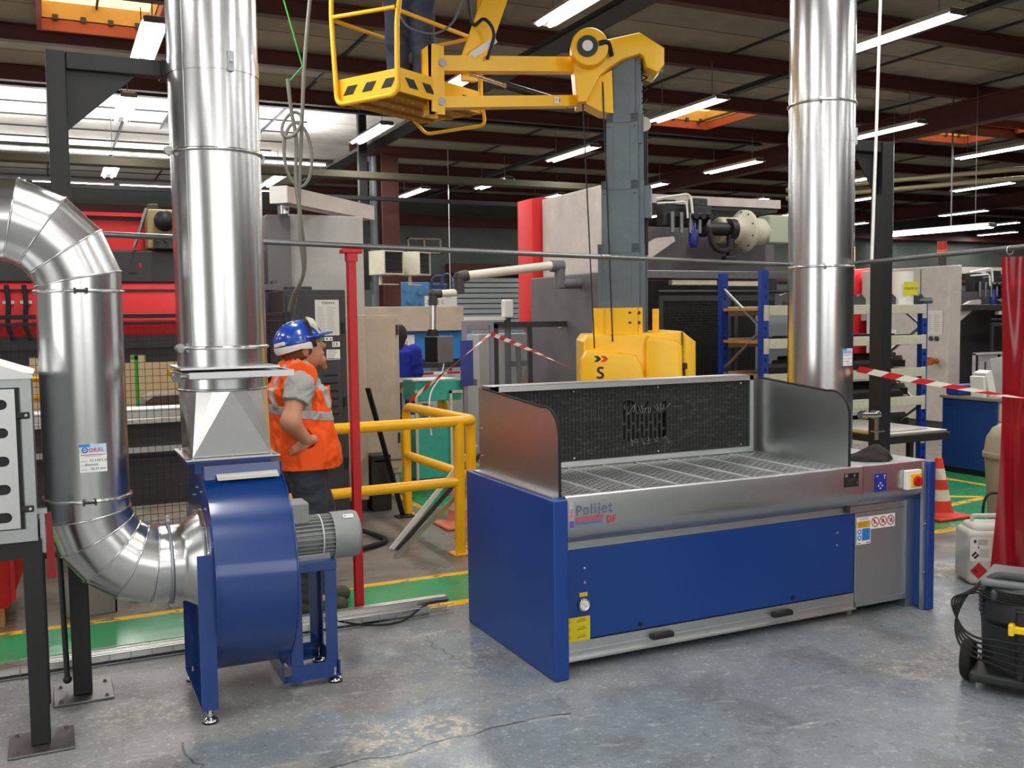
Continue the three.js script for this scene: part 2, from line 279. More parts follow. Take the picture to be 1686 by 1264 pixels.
{ const d = thing('roller_shutter', 'grey slatted roller shutter in back wall', 'shutter'); const g = ready(rbox(-2, 2, -0.07, 0.07, -0.03, 0.03, 0.02, 1)); for (let i = 0; i < 19; i++) put('slat', g, M.zincDull, d, 12.3, 0.1 + i * 0.15, -25.78); part('shutter_box', box(10.2, 14.4, 2.98, 3.25, -25.85, -25.5), M.oxide, d); }

// ---------- ceiling ----------
const ceil = thing('ceiling', 'panelled hall ceiling with dark red purlins', 'ceiling', null, 'structure');
const CY = 5.25;
const panelTones = ['#a59d8c', '#9f9785', '#aaa292', '#9a9384'].map((c) => std(c, 0.85, 0, { map: rep(grime, 0.7) }));
const panelWhite = ['#e8e4e0', '#dedad6'].map((c) => std(c, 0.85, 0, { map: rep(grime, 0.7) }));
const skylights = [[0.05, 1.25, -12.75, -11.25], [9.9, 11.1, -14.9, -13.4], [15.6, 17.0, -14.2, -12.7], [4.6, 5.8, -2.6, -1.2]];
const zs = []; for (let z = -25.9; z < -7; z += 1.05) zs.push(z);
const xs = []; for (let x = -3.5; x < 27; x += 2.4) xs.push(x);
const overlaps = (a, b, c, d) => skylights.some((s) => a < s[1] && b > s[0] && c < s[3] && d > s[2]);
const pg = ready(box(-1.185, 1.185, 0, 0.05, -0.51, 0.51));
let np = 0; const restPanels = [];
function panelPieces(x0, x1, z0, z1) {     // cut a panel round the rooflight openings
  let rects = [[x0, x1, z0, z1]];
  for (const s of skylights) { const out = []; for (const [a, b, c, d] of rects) { if (a >= s[1] || b <= s[0] || c >= s[3] || d <= s[2]) { out.push([a, b, c, d]); continue; } if (a < s[0]) out.push([a, s[0], c, d]); if (b > s[1]) out.push([s[1], b, c, d]); const m0 = Math.max(a, s[0]), m1 = Math.min(b, s[1]); if (c < s[2]) out.push([m0, m1, c, s[2]]); if (d > s[3]) out.push([m0, m1, s[3], d]); } rects = out; }
  return rects.map((r) => box(r[0], r[1], CY, CY + 0.05, r[2], r[3]));
}
for (const z of zs) for (const x of xs) {
  const bright = z < -15.6 && x < 4.2, m = bright ? panelWhite[np % 2] : panelTones[Math.floor(hash2(np, 3) * 4)];
  const a = x + 0.012, b = x + 2.388, c = z + 0.012, d = z + 1.038; np++;
  if (overlaps(a, b, c, d)) { const g = panelPieces(a, b, c, d); if (g.length) part('ceiling_panel', g, m, ceil); continue; }
  if (x < -2 && z > -16) { restPanels.push(box(a, b, CY, CY + 0.05, c, d)); continue; }
  put('ceiling_panel', pg, m, ceil, (a + b) / 2, CY, (c + d) / 2);
}
for (const r of [[-8, -3.5, -26, 8], [27.7, 42, -26, 8]]) restPanels.push(box(r[0], r[1], CY, CY + 0.05, r[2], r[3]));
{ const zl = zs[zs.length - 1] + 1.05, xr = xs[xs.length - 1] + 2.4; restPanels.push(...panelPieces(-3.5, Math.max(xr, 27.7), zl, 8)); if (xr < 27.7) restPanels.push(box(xr, 27.7, CY, CY + 0.05, -26, zl)); }
part('ceiling_panel', restPanels, panelTones[0], ceil);
// dark roof deck above the joints, pierced at the rooflights
{ const g = []; let rects = [[-8.4, 42.4, -26.4, 8.4]]; for (const s of skylights) { const out = []; for (const [a, b, c, d] of rects) { if (a >= s[1] || b <= s[0] || c >= s[3] || d <= s[2]) { out.push([a, b, c, d]); continue; } if (a < s[0]) out.push([a, s[0], c, d]); if (b > s[1]) out.push([s[1], b, c, d]); const m0 = Math.max(a, s[0]), m1 = Math.min(b, s[1]); if (c < s[2]) out.push([m0, m1, c, s[2]]); if (d > s[3]) out.push([m0, m1, s[3], d]); } rects = out; } for (const r of rects) g.push(box(r[0], r[1], 5.31, 5.44, r[2], r[3])); part('roof_deck', g, M.black, ceil); }
for (const z of zs) if (z < -15.6) part('batten', box(-3.5, 4.3, CY - 0.025, CY, z - 0.012, z + 0.012), M.charcoal, ceil);
for (const x of [-1.1, 0.1, 1.3, 2.5, 3.7]) part('batten', box(x - 0.012, x + 0.012, CY - 0.025, CY, -26, -15.6), M.charcoal, ceil);
// joint battens along z
for (const x of xs) part('batten', box(x - 0.02, x + 0.02, CY - 0.03, CY, -26, 3), M.charcoal, ceil);
// purlins along x (I section)
function ibeamX(z, y0, h, w, t, X = -8) { return [box(X, 42, y0, y0 + t, z - w / 2, z + w / 2), box(X, 42, y0 + h - t, y0 + h, z - w / 2, z + w / 2), box(X, 42, y0 + t, y0 + h - t, z - 0.008, z + 0.008)]; }
for (let i = -1; i < 9; i++) { const z = -8.85 - i * 2.1; part('purlin', ibeamX(z, 5.03, 0.2, 0.13, 0.014, z < -16.5 ? 5.6 : -8), M.oxide, ceil); }
for (const z of [-4.65, -2.5, 0, 2.5, 5]) part('purlin', ibeamX(z, 4.93, 0.3, 0.16, 0.016), M.oxide, ceil);
// deep girders along z
for (const [x, z0, z1] of [[12.9, -26, 6], [24, -26, 6], [-6, -26, 6]]) part('girder', [box(x - 0.11, x + 0.11, 4.55, 4.57, z0, z1), box(x - 0.11, x + 0.11, 4.92, 4.94, z0, z1), box(x - 0.01, x + 0.01, 4.57, 4.92, z0, z1)], M.oxide, ceil);
// girder along x in front of the white bay
part('girder', [box(-8, 12.8, 5.02, 5.04, -15.5, -15.38), box(-8, 12.8, 5.04, 5.24, -15.45, -15.43)], M.charcoal, ceil);
part('girder', [box(-8, 40, 4.3, 4.56, -25.7, -25.5)], M.oxide, ceil);
// rooflights
skylights.forEach((s, i) => {
  const w = thing('window_' + (i + 1), 'yellowed rooflight with rust-red kerb', 'window', null, 'structure');
  const [x0, x1, z0, z1] = s, amber = std('#d8a860', 0.7, 0, { map: rep(grime, 1) }), kerb = std('#b5553a', 0.6, 0, { map: rep(grime, 1.5) });
  part('kerb', [box(x0 - 0.05, x0, 5.12, 5.26, z0 - 0.05, z1 + 0.05), box(x1, x1 + 0.05, 5.12, 5.26, z0 - 0.05, z1 + 0.05), box(x0, x1, 5.12, 5.26, z0 - 0.05, z0), box(x0, x1, 5.12, 5.26, z1, z1 + 0.05)], kerb, w);
  part('lining', [box(x0, x0 + 0.01, 5.26, 5.45, z0, z1), box(x1 - 0.01, x1, 5.26, 5.45, z0, z1), box(x0, x1, 5.26, 5.45, z0, z0 + 0.01), box(x0, x1, 5.26, 5.45, z1 - 0.01, z1)], amber, w);
  for (let k = 0; k < 2; k++) { const a = x0 + (x1 - x0) * k / 2, b = x0 + (x1 - x0) * (k + 1) / 2; part('pane', box(a + 0.01, b - 0.01, 5.45, 5.454, z0 + 0.01, z1 - 0.01), phys({ color: '#fff0cc', transmission: 1, roughness: 0.25, thickness: 0 }), w); }
  part('glazing_bar', box((x0 + x1) / 2 - 0.012, (x0 + x1) / 2 + 0.012, 5.41, 5.46, z0, z1), M.charcoal, w);
  for (let k = 0; k < 4; k++) part('clip', box(x0 + (x1 - x0) * (k + 0.5) / 4 - 0.03, x0 + (x1 - x0) * (k + 0.5) / 4 + 0.03, 5.24, 5.3, z0 - 0.01, z0 + 0.03), M.charcoal, w);
});

// ---------- lamps ----------
const tubeGlow = std('#ffffff', 0.4, 0, { emissive: LAMP_COLOR.clone(), emissiveIntensity: 9 });
const lampHousing = std('#e4e2dc', 0.5);
const lampDark = std('#55534f', 0.6, 0.2);
const lampG = {};
function lampParts(L) {
  if (!lampG[L]) lampG[L] = { housing: ready(slab([[-0.07, 0.06], [0.07, 0.06], [0.125, 0], [0.12, 0], [0.066, 0.05], [-0.066, 0.05], [-0.12, 0], [-0.125, 0]], 'z', -L / 2, L / 2)), end: ready(rbox(-0.1, 0.1, -0.005, 0.05, -0.012, 0.012, 0.004, 1)), tube: ready(rod(V(0, 0, -L / 2 + 0.03), V(0, 0, L / 2 - 0.03), 0.024, 10)), rod: ready(rod(V(0, 0, 0), V(0, 1, 0), 0.006, 5)) };
  return lampG[L];
}
function lamp(x, y, z, label, L = 1.6, group = 'tube lights in rows under the roof', power = 1, tilt = 0) {
  const t = thing('ceiling_light', label, 'light', group), G = lampParts(L); t.position.set(x, y, z); t.userData.fixed = true; t.rotation.y = tilt;
  part('housing', G.housing, lampHousing, t);
  for (const s of [-1, 1]) put('end_cap', G.end, lampDark, t, 0, 0, s * (L / 2));
  for (const s of [-1, 1]) put('tube', G.tube, tubeGlow, t, s * 0.06, 0.004, 0);
  for (const s of [-1, 1]) { const o = put('hanger', G.rod, M.steel, t, 0, 0.06, s * L * 0.36); o.scale.y = Math.max(0.05, 5.03 - y - 0.06); }
  const l = new THREE.RectAreaLight(LAMP_COLOR, LAMP_POWER * power, 0.19, L); l.position.set(0, -0.03, 0); l.rotation.x = -PI / 2; l.name = 'tube_light'; t.add(l);
  return t;
}
const ord = ['first', 'second', 'third', 'fourth', 'fifth', 'sixth', 'seventh'];
[-10.6, -13.9, -17.4].forEach((z, i) => lamp(1.0, i === 2 ? 4.2 : 4.5, z, ord[i] + ' tube light from the top, hanging just left of tall duct'));
lamp(4.4, 4.5, -7.7, 'brightest tube light cut by top edge above the jib arm');
[-11, -14.4].forEach((z, i) => lamp(4.5, 4.5, z, ['tube light seen between the two yellow jib arms', 'tube light hanging just below the yellow basket'][i]));
lamp(4.15, 4.5, -19.9, 'tube light above the grey swing arm of left press');
[-7.45, -11.2, -14.9, -18.75, -20.7].forEach((z, i) => lamp([7.85, 8.0, 8.25, 8.5, 7.42][i], 4.5, z, ['tube light half hidden by the right silver duct, high up', 'large bluish tube light right of the lift mast top', 'tube light left of the lift mast below the jib', 'small far tube light on dark ceiling left of mast', 'small far tube light beside the red column'][i]));
[-15.1, -18.2].forEach((z, i) => lamp([11.85, 11.9][i], 4.5, z, ['tube light between lift mast and right duct', 'tiny far tube light just right of lift mast'][i]));
[[15.15, 4.5, -12], [15.5, 4.5, -15.6], [19.1, 4.5, -15.45], [23.6, 4.5, -19.7], [27.8, 4.5, -21.9], [10.7, 4.5, -20.6], [18.2, 4.5, -18.3], [15.8, 4.5, -19.6], [19, 4.5, -22], [23, 4.5, -23.5], [27.2, 4.5, -24.4], [31, 4.5, -24.4], [15.5, 4.5, -23.4], [34.5, 4.5, -23]].forEach((p, i) => lamp(...p, ['long tube light cut by right edge, highest there', 'tube light between right duct and right black post', 'tube light below the right rooflight, crossed by hanging rod', 'tube light lower right under the pair of roof pipes', 'tube light cut by right edge above red curtain', 'small tube light above the red press end', 'small tube light behind the right black post', 'small tube light left of the right duct', 'distant tube light near back wall, right of duct', 'distant tube light far right near back wall', 'distant tube light above the wall left of right edge', 'farthest tube light near the right edge', 'distant tube light near back wall behind the duct', 'last tube light of the far row at right edge'][i]));
for (const [x, z] of [[1, -3.6], [1, -0.2], [1, 3.2], [4.5, -4.0], [4.5, -0.6], [4.5, 3.2], [8, -3.9], [8, -0.4], [8, 3.2], [-2.5, -10.6], [-2.5, -6.6], [-2.5, -3.2], [-2.5, 0.4], [-2.5, 3.2], [11.8, -7.6], [11.8, -11.4], [11.8, -3.6], [1, -7.1], [11.8, 0], [15.3, -8.2], [15.3, -4.4], [-5.5, -8], [-5.5, -14], [-2.5, -14.2]]) lamp(x, 4.5, z, 'tube light of the rows overhead, above the picture');
// lit machine lamps low over the right press
lamp(12.45, 2.95, -10.95, 'low hung tube light over the far right press', 1.9, 'tube lights in rows under the roof', 0.5, 0.18);
// continuous strips in the white bay; the farthest is added to brighten it
for (const [z, y, lab] of [[-17.0, 4.42, 'upper long strip light under the white ceiling bay'], [-17.9, 4.42, 'lower long strip light under the white ceiling bay'], [-21.5, 4.5, 'added long strip light brightening the far white ceiling bay']]) {
  const t = thing('strip_light', lab, 'light', 'long strip lights in the white bay');
  part('trunking', box(-3.5, 4.6, y + 0.035, y + 0.09, z - 0.04, z + 0.04), lampDark, t);
  for (let i = 0; i < 5; i++) part('tube', rod(V(-3.4 + i * 1.6, y, z), V(-1.92 + i * 1.6, y, z), 0.02, 8), tubeGlow, t);
  for (let i = 0; i < 5; i++) { const l = new THREE.RectAreaLight(LAMP_COLOR, LAMP_POWER * 1.2, 1.5, 0.08); l.position.set(-2.66 + i * 1.6, y - 0.03, z); l.rotation.x = -PI / 2; l.name = 'tube_light'; t.add(l); const u = new THREE.RectAreaLight(LAMP_COLOR, LAMP_POWER * 1.8, 1.5, 0.08); u.position.set(-2.66 + i * 1.6, y + 0.1, z); u.rotation.x = PI / 2; u.name = 'tube_light'; t.add(u); }
}
// trunking and cable trays along the lamp rows
const trayG = (x, y, z0, z1, w) => [box(x - w / 2, x + w / 2, y, y + 0.006, z0, z1), box(x - w / 2, x - w / 2 + 0.006, y, y + 0.06, z0, z1), box(x + w / 2 - 0.006, x + w / 2, y, y + 0.06, z0, z1)];
[[5.05, 4.6, -22, -6, 0.3, 'wide grey cable tray running beside the brightest tube light'], [8.6, 4.72, -24, -5, 0.12, 'thin cable tray running above the bluish tube light'], [1.75, 4.7, -16.3, -8, 0.14, 'thin cable tray running left of the tall duct']].forEach(([x, y, a, b, w, lab]) => single('cable_tray', lab, 'cable tray', trayG(x, y, a, b, w), M.darkSteel, 'ceiling cable trays'));
// ---------- downdraft bench ----------
{
  const t = thing('downdraft_bench', 'blue and silver downdraft grinding bench with perforated top', 'workbench');
  const X0 = 2.058, X1 = 4.515, ZF = -3.92, ZB = -4.96, H = 0.858;
  for (const [a, b] of [[X0, X0 + 0.078], [X1 - 0.055, X1]]) part('side_panel', rbox(a, b, 0.002, H, ZB, ZF, 0.009, 3), M.blue, t);
  for (const y of [0.22, 0.5]) bolt(t, 4.455, y, -3.935, 0.008, 'z');
  const xa = X0 + 0.078, xs = 3.988, xb = X1 - 0.055, zf = -3.945, zp = -4.035;
  // front fascia: rolled lip, flat face, curved underside
  const prof = (d) => [[zf - 0.02 - d, 0.868 - d], ...arc(zf - 0.014, 0.854, 0.014 - d, PI / 2, 0, 5), [zf - d, 0.735], ...arc(zf - 0.108, 0.735, 0.108 - d, 0, -PI * 0.47, 10)];
  const shell = () => { const o = prof(0), i = prof(0.003).reverse(); return [...o, [zf - 0.115, 0.62], [zf - 0.115, 0.63], ...i]; };
  const fascia = part('front_fascia', slab(shell(), 'x', xa, xs - 0.0015), M.wing, t);
  const fascia2 = part('front_fascia', slab(shell(), 'x', xs + 0.0015, xb), M.wing, t);
  part('under_trough', box(xa, xb, 0.588, 0.626, -4.1, zp + 0.002), M.zincDull, t);
  // inner body
  part('body', [box(xa, xb, 0.12, 0.6, -4.92, zp - 0.03), box(xa, xb, 0.6, 0.8, -4.92, -4.9), box(xa, xb, 0.6, 0.8, -4.12, -4.1), box(3.93, 3.95, 0.6, 0.85, -4.92, -4.0)], M.charcoal, t);
  part('top_deck', [box(3.905, xb, 0.852, 0.866, -4.92, -3.975), box(xa, 3.905, 0.852, 0.864, -4.92, -4.72)], M.zincDull, t);
  part('rear_rail', [box(3.9, xb, 0.866, 0.885, -4.955, -4.93)], M.blue, t);
  // perforated grate panels: slots cut through
  const gw = (3.9 - 2.125) / 8, gd = 0.745, holes = [];
  for (let c = 0; c < 7; c++) for (let r = 0; r < 15; r++) { const cx = -gw / 2 + 0.022 + c * (gw - 0.044) / 6 , cz = -gd / 2 + 0.03 + r * (gd - 0.06) / 14 + (c % 2 ? 0.011 : -0.011); holes.push([[cx - 0.006, cz - 0.016], [cx + 0.006, cz - 0.016], [cx + 0.006, cz + 0.016], [cx - 0.006, cz + 0.016]]); }
  const grateG = ready([slab([[-gw / 2 + 0.002, -gd / 2], [gw / 2 - 0.002, -gd / 2], [gw / 2 - 0.002, gd / 2], [-gw / 2 + 0.002, gd / 2]], 'y', -0.002, 0, 0, holes), box(-gw / 2 + 0.002, -gw / 2 + 0.0045, -0.025, 0.0035, -gd / 2, gd / 2), box(gw / 2 - 0.0045, gw / 2 - 0.002, -0.025, 0.0035, -gd / 2, gd / 2)]);
  for (let i = 0; i < 8; i++) { put('grate_panel', grateG, M.zinc, t, 2.125 + gw * (i + 0.5), 0.86, -3.968 - gd / 2); if (i) part('panel_joint', box(2.125 + gw * i - 0.004, 2.125 + gw * i + 0.004, 0.856, 0.8655, -3.968 - gd, -3.968), std('#e8eaea', 0.5, 0.6), t); }
  // rear suction wall: frame, slotted dark mat with a torn patch
  const zb = -4.72, y0 = 0.868, y1 = 1.332, wx0 = 2.125, wx1 = 3.862;
  part('back_frame', [box(wx0, wx1, y1 - 0.028, y1, zb - 0.03, zb + 0.006), box(wx0, wx1, y0, y0 + 0.03, zb - 0.03, zb + 0.008), box(wx1 - 0.028, wx1, y0, y1, zb - 0.03, zb + 0.006), box(wx0, wx0 + 0.028, y0, y1, zb - 0.03, zb + 0.006), box(wx0, wx1, y1 - 0.004, y1, -4.9, zb)], M.zinc, t);
  part('rear_plenum', box(wx0, wx1, y0, y1 - 0.005, -4.9, zb - 0.06), M.zincDull, t);
  const matTex = dataTex(512, 128, (u, v) => { const X = u * 74, Y = v * 9 + (Math.floor(X) % 2 ? 0.5 : 0); const fx = X % 1, fy = Y % 1; const rib = fx > 0.68 && fy > 0.12 ? 0.085 : 0; const n = fbm(u * 60, v * 16, 4); const lint = sstep(0.62, 0.7, fbm(u * 40 + 5, v * 60, 3)) * 0.08; const g = 0.085 + rib + 0.05 * (n - 0.5) + lint; return [g, g * 1.05, g * 1.06]; });
  const matMat = std('#ffffff', 0.85, 0, { map: matTex });
  const hx0 = 2.93, hx1 = 3.235, hy0 = 1.0, hy1 = 1.2;
  // torn outline
  const tear = []; for (let k = 0; k <= 12; k++) tear.push([hx0 + (hx1 - hx0) * k / 12, hy0 + (hash2(k, 5) - 0.5) * 0.03]); for (let k = 12; k >= 0; k--) tear.push([hx0 + (hx1 - hx0) * k / 12, hy1 - 0.01 + (hash2(k, 8) - 0.5) * 0.05 + 0.02 * Math.sin(k * 0.5)]);
  const mat = slab([[wx0 + 0.028, y0 + 0.03], [wx1 - 0.028, y0 + 0.03], [wx1 - 0.028, y1 - 0.028], [wx0 + 0.028, y1 - 0.028]], 'z', zb - 0.016, zb - 0.012, 0, [tear]);
  { const p = mat.attributes.position, uv = mat.attributes.uv; for (let i = 0; i < p.count; i++) uv.setXY(i, (p.getX(i) - wx0) / (wx1 - wx0), (p.getY(i) - y0) / (y1 - y0)); }
  part('filter_mat', mat, matMat, t, true);
  // slotted sheet behind the tear
  const slotHoles = []; for (let c = 0; c < 11; c++) for (let r = 0; r < 3; r++) { const cx = hx0 - 0.01 + c * 0.03, cy = hy0 - 0.05 + r * 0.1 + (c % 2) * 0.04; slotHoles.push([[cx, cy], [cx + 0.018, cy], [cx + 0.018, cy + 0.085], [cx, cy + 0.085]]); }
  part('slotted_sheet', slab([[hx0 - 0.05, hy0 - 0.1], [hx1 + 0.06, hy0 - 0.1], [hx1 + 0.06, hy1 + 0.09], [hx0 - 0.05, hy1 + 0.09]], 'z', zb - 0.03, zb - 0.028, 0, slotHoles), std('#2c2f2f', 0.7), t); part('shade_backing', box(wx0 + 0.03, wx1 - 0.03, y0 + 0.01, y1 - 0.03, zb - 0.058, zb - 0.052), M.black, t);  // black sheet added as the shade seen through the slots
  const lint = []; for (let i = 0; i < 22; i++) { const a = hash2(i, 41), top = i < 14, x = hx0 + a * (hx1 - hx0), y = top ? hy1 - 0.01 : hy0; lint.push(tube([V(x, y, zb - 0.012), V(x + (hash2(i, 2) - 0.5) * 0.05, y - (top ? 0.02 : 0.01) - hash2(i, 3) * 0.04, zb - 0.004), V(x + (hash2(i, 6) - 0.5) * 0.08, y - 0.01 + (hash2(i, 7) - 0.5) * 0.05, zb + 0.002)], 0.0009, 4, 8)); }
  part('torn_fibres', lint, std('#8d9496', 0.9), t).userData.kind = 'stuff';
  for (const x of [2.2, 2.62, 3.18, 3.78]) for (const y of [y0 + 0.045, y1 - 0.045]) bolt(t, x, y, zb - 0.01, 0.007, 'z', M.chrome, 'screw');
  // side wings with black edge trim
  const wing = (zBack) => [[zBack, 0.862], [zBack, 1.322], [zBack + 0.06, 1.318], [-4.13, 1.272], ...arc(-4.1, 1.14, 0.135, PI * 0.53, 0, 8), [-3.965, 0.862]];
  for (const [x, zBack] of [[2.117, -4.9], [3.905, -4.78]]) {
    const w = wing(zBack); part('side_wing', slab(w, 'x', x - 0.003, x + 0.003), M.wing, t);
    const e = w.slice(2).map(([z, y]) => V(x, y, z)); part('edge_trim', sweep(e, 0.007, 6), M.rubber, t);
  }
  part('wing_flange', box(2.075, 2.117, 0.859, 0.866, -4.9, -3.97), M.zinc, t);
  for (let i = 0; i < 6; i++) bolt(t, 2.098, 0.869, -4.02 - i * 0.165, 0.007, 'y', M.chrome, 'screw');
  for (let i = 0; i < 3; i++) bolt(t, 2.112, 0.95 + i * 0.15, -4.86, 0.006, 'x', M.chrome, 'screw');
  // lower fronts
  part('drawer_front', rbox(xa + 0.005, 4.015, 0.14, 0.585, zp - 0.02, zp, 0.004, 2), M.blue, t);
  part('drawer_rail', [box(xa, 4.015, 0.052, 0.135, zp - 0.02, zp + 0.001), box(xa, 4.015, 0.046, 0.056, zp - 0.03, zp + 0.02), box(xa, 4.015, 0.085, 0.09, zp, zp + 0.004)], M.zinc, t);
  const hg = ready([...[-1, 1].map((s) => box(s * 0.052 - 0.012, s * 0.052 + 0.012, -0.012, 0.012, 0, 0.022)), rbox(-0.064, 0.064, -0.014, 0.012, 0.018, 0.034, 0.006, 2)]);
  for (const x of [2.72, 3.49]) put('handle', hg, M.black, t, x, 0.098, zp);
  part('service_panel', [rbox(4.022, 4.4, 0.075, 0.585, zp - 0.02, zp, 0.003, 1), box(4.022, 4.4, 0.055, 0.085, zp - 0.02, zp + 0.012)], M.zincDull, t);
  part('end_post', [box(4.4, xb, 0.004, 0.7, zp - 0.1, zp + 0.012), box(4.44, xb, 0.004, 0.855, -3.96, -3.94)], M.zinc, t);
  for (const x of [2.16, 4.0]) part('foot_plate', box(x, x + 0.03, 0.002, 0.12, -4.85, zp - 0.03), M.zincDull, t);
  for (const [x, y] of [[2.285, 0.49], [2.285, 0.42], [3.89, 0.49], [3.89, 0.42]]) bolt(t, x, y, zp + 0.003, 0.008, 'z');
  for (const x of [2.6, 3.575]) part('lock', at(new THREE.CylinderGeometry(0.012, 0.012, 0.006, 14), x, 0.168, zp + 0.003, PI / 2), M.black, t);
  const gauge = part('pressure_gauge', at(lathe([[0, 0], [0.032, 0], [0.034, 0.006], [0.03, 0.013], [0.026, 0.013], [0.024, 0.009], [0, 0.009]], 28), 2.277, 0.312, zp, PI / 2), M.chrome, t);
  part('dial', at(new THREE.CylinderGeometry(0.023, 0.023, 0.002, 24), 2.277, 0.312, zp + 0.011, PI / 2), M.white, gauge);
  part('needle', bar(V(2.29, 0.302, zp + 0.0125), V(2.268, 0.32, zp + 0.0125), 0.003, 0.001), M.black, gauge);
  const lines = (c, x, y, w, n, dy, col = '#333', k = 0.5) => { c.fillStyle = col; for (let i = 0; i < n; i++) c.fillRect(x + (hash2(i, n) * 0.15) * w, y + i * dy, w * (0.7 + 0.3 * hash2(i, 3)), dy * k); };
  plate('gauge_label', t, 0.045, 0.02, (c, w, h) => { c.fillStyle = '#e2b81e'; c.fillRect(0, 0, w, h); c.fillStyle = '#332'; c.font = 'bold 34px sans-serif'; c.fillText('mm - Pa', 40, 74); }, 2.277, 0.362, zp + 0.001);
  plate('warning_label', t, 0.172, 0.118, (c, w, h) => { c.fillStyle = '#d8c518'; c.fillRect(0, 0, w, h); const W = ['ATTENZIONE', 'WARNING', 'ATENCION', 'ACHTUNG', 'ATTENTION', 'ATENCAO']; c.textAlign = 'center'; for (let i = 0; i < 6; i++) { const x = i % 2 ? 0.74 : 0.26, y = 0.06 + Math.floor(i / 2) * 0.33; c.fillStyle = '#2b2a10'; c.font = 'bold 22px sans-serif'; c.fillText(W[i], x * w, y * h + 16); lines(c, x * w - 90, y * h + 26, 175, 4, 7.5, '#6a6315'); } }, 2.226, 0.195, zp + 0.001, 0, 0, 512);
  plate('maker_badge', t, 0.265, 0.125, (c, w, h) => {
    c.fillStyle = '#b4bac2'; c.fillRect(0, 0, 48, h); c.fillStyle = 'rgba(120,150,190,0.35)'; c.fillRect(56, 140, 310, 96);
    c.save(); c.translate(40, h - 12); c.rotate(-PI / 2); c.fillStyle = '#1a62c4'; c.fillRect(-8, -36, 66, 44); c.fillStyle = '#e0203c'; c.beginPath(); c.arc(22, -12, 15, 0, 7); c.fill(); c.fillStyle = '#1a62c4'; c.beginPath(); c.arc(22, -12, 8, 0, 7); c.fill(); c.fillStyle = '#d8203c'; c.font = 'bold 44px sans-serif'; c.fillText('ORAL', 62, 2, 150); c.restore();
    c.fillStyle = '#5d6a7c'; c.font = 'bold 128px sans-serif'; c.fillText('Polijet', 62, 128, 430);
    for (let i = 0; i < 5; i++) { c.fillStyle = ['#d22', '#d22', '#c33', '#a44', '#55a'][i]; c.fillRect(66, 146 + i * 14, 300 - i * 6, 7); }
    c.fillStyle = '#d41f26'; c.font = 'bold 92px sans-serif'; c.fillText('DF', 390, 226, 110);
  }, 2.285, 0.775, zf + 0.001, 0, 0, 512, -0.45);
  plate('rating_plate', t, 0.105, 0.075, (c, w, h) => { c.fillStyle = '#1c1a1c'; c.fillRect(0, 0, w, h); c.fillStyle = '#888'; c.fillRect(16, 12, 50, 36); c.fillRect(170, 14, 24, 36); lines(c, 20, 70, 200, 6, 16, '#3c3a3c'); c.fillStyle = '#999'; c.fillRect(226, 120, 14, 26); }, 3.9, 0.797, zf + 0.001);
  plate('control_plate', t, 0.09, 0.1, (c, w, h) => { c.fillStyle = '#1f2f96'; c.fillRect(0, 0, w, h); c.fillStyle = '#dfe3f2'; for (const [x, y] of [[128, 150], [90, 190], [168, 190], [128, 232]]) { c.beginPath(); c.arc(x, y, 16, 0, 7); c.fill(); } c.fillRect(40, 30, 46, 14); c.fillRect(196, 24, 44, 16); c.fillRect(206, 52, 14, 34); }, 4.113, 0.765, zf + 0.001);
  const sw = part('switch_box', [rbox(4.285, 4.4, 0.71, 0.82, zf, zf + 0.03, 0.006, 2)], M.white, t);
  part('switch_plate', [rbox(4.312, 4.392, 0.725, 0.8, zf + 0.03, zf + 0.036, 0.004, 1)], std('#f2c012', 0.4), sw);
  part('rotary_knob', [at(new THREE.CylinderGeometry(0.027, 0.03, 0.016, 24), 4.355, 0.758, zf + 0.044, PI / 2), rbox(4.345, 4.365, 0.735, 0.781, zf + 0.05, zf + 0.066, 0.004, 1)], M.red, sw);
  plate('hazard_label', t, 0.105, 0.155, (c, w, h) => { c.fillStyle = '#eceae2'; c.fillRect(0, 0, w, h); c.fillStyle = '#e0ab20'; c.fillRect(10, 60, w - 20, 90); lines(c, 24, 72, 210, 5, 15, '#7b5a10', 0.35); c.fillStyle = '#2a86d8'; c.fillRect(96, 160, w - 106, 170); lines(c, 110, 180, 120, 7, 20, '#1a5fa8', 0.3); for (const y of [200, 284]) { c.beginPath(); c.arc(50, y, 38, 0, 7); c.fillStyle = '#2a86d8'; c.fill(); c.fillStyle = '#f2f4f6'; c.fillRect(40, y - 20, 20, 34); c.fillRect(30, y, 40, 10); } c.fillStyle = '#2c9d4c'; c.fillRect(14, h - 24, 60, 12); c.fillStyle = '#c8253a'; c.fillRect(w - 84, h - 24, 70, 12); lines(c, 20, 14, 210, 2, 20, '#888', 0.35); }, 4.084, 0.482, zp + 0.001);
  plate('prohibition_label', t, 0.185, 0.075, (c, w, h) => { c.fillStyle = '#f2eee8'; c.fillRect(0, 0, w, h); for (let i = 0; i < 3; i++) { const x = 46 + i * 82; c.strokeStyle = '#333'; c.lineWidth = 9; c.beginPath(); c.moveTo(x - 12, 70); c.lineTo(x + (i - 1) * 10, 36); c.lineTo(x + 16, 68); c.stroke(); c.strokeStyle = '#b0283c'; c.lineWidth = 8; c.beginPath(); c.arc(x, 52, 36, 0, 7); c.stroke(); c.beginPath(); c.moveTo(x - 25, 28); c.lineTo(x + 25, 77); c.stroke(); } }, 4.23, 0.522, zp + 0.001);
}
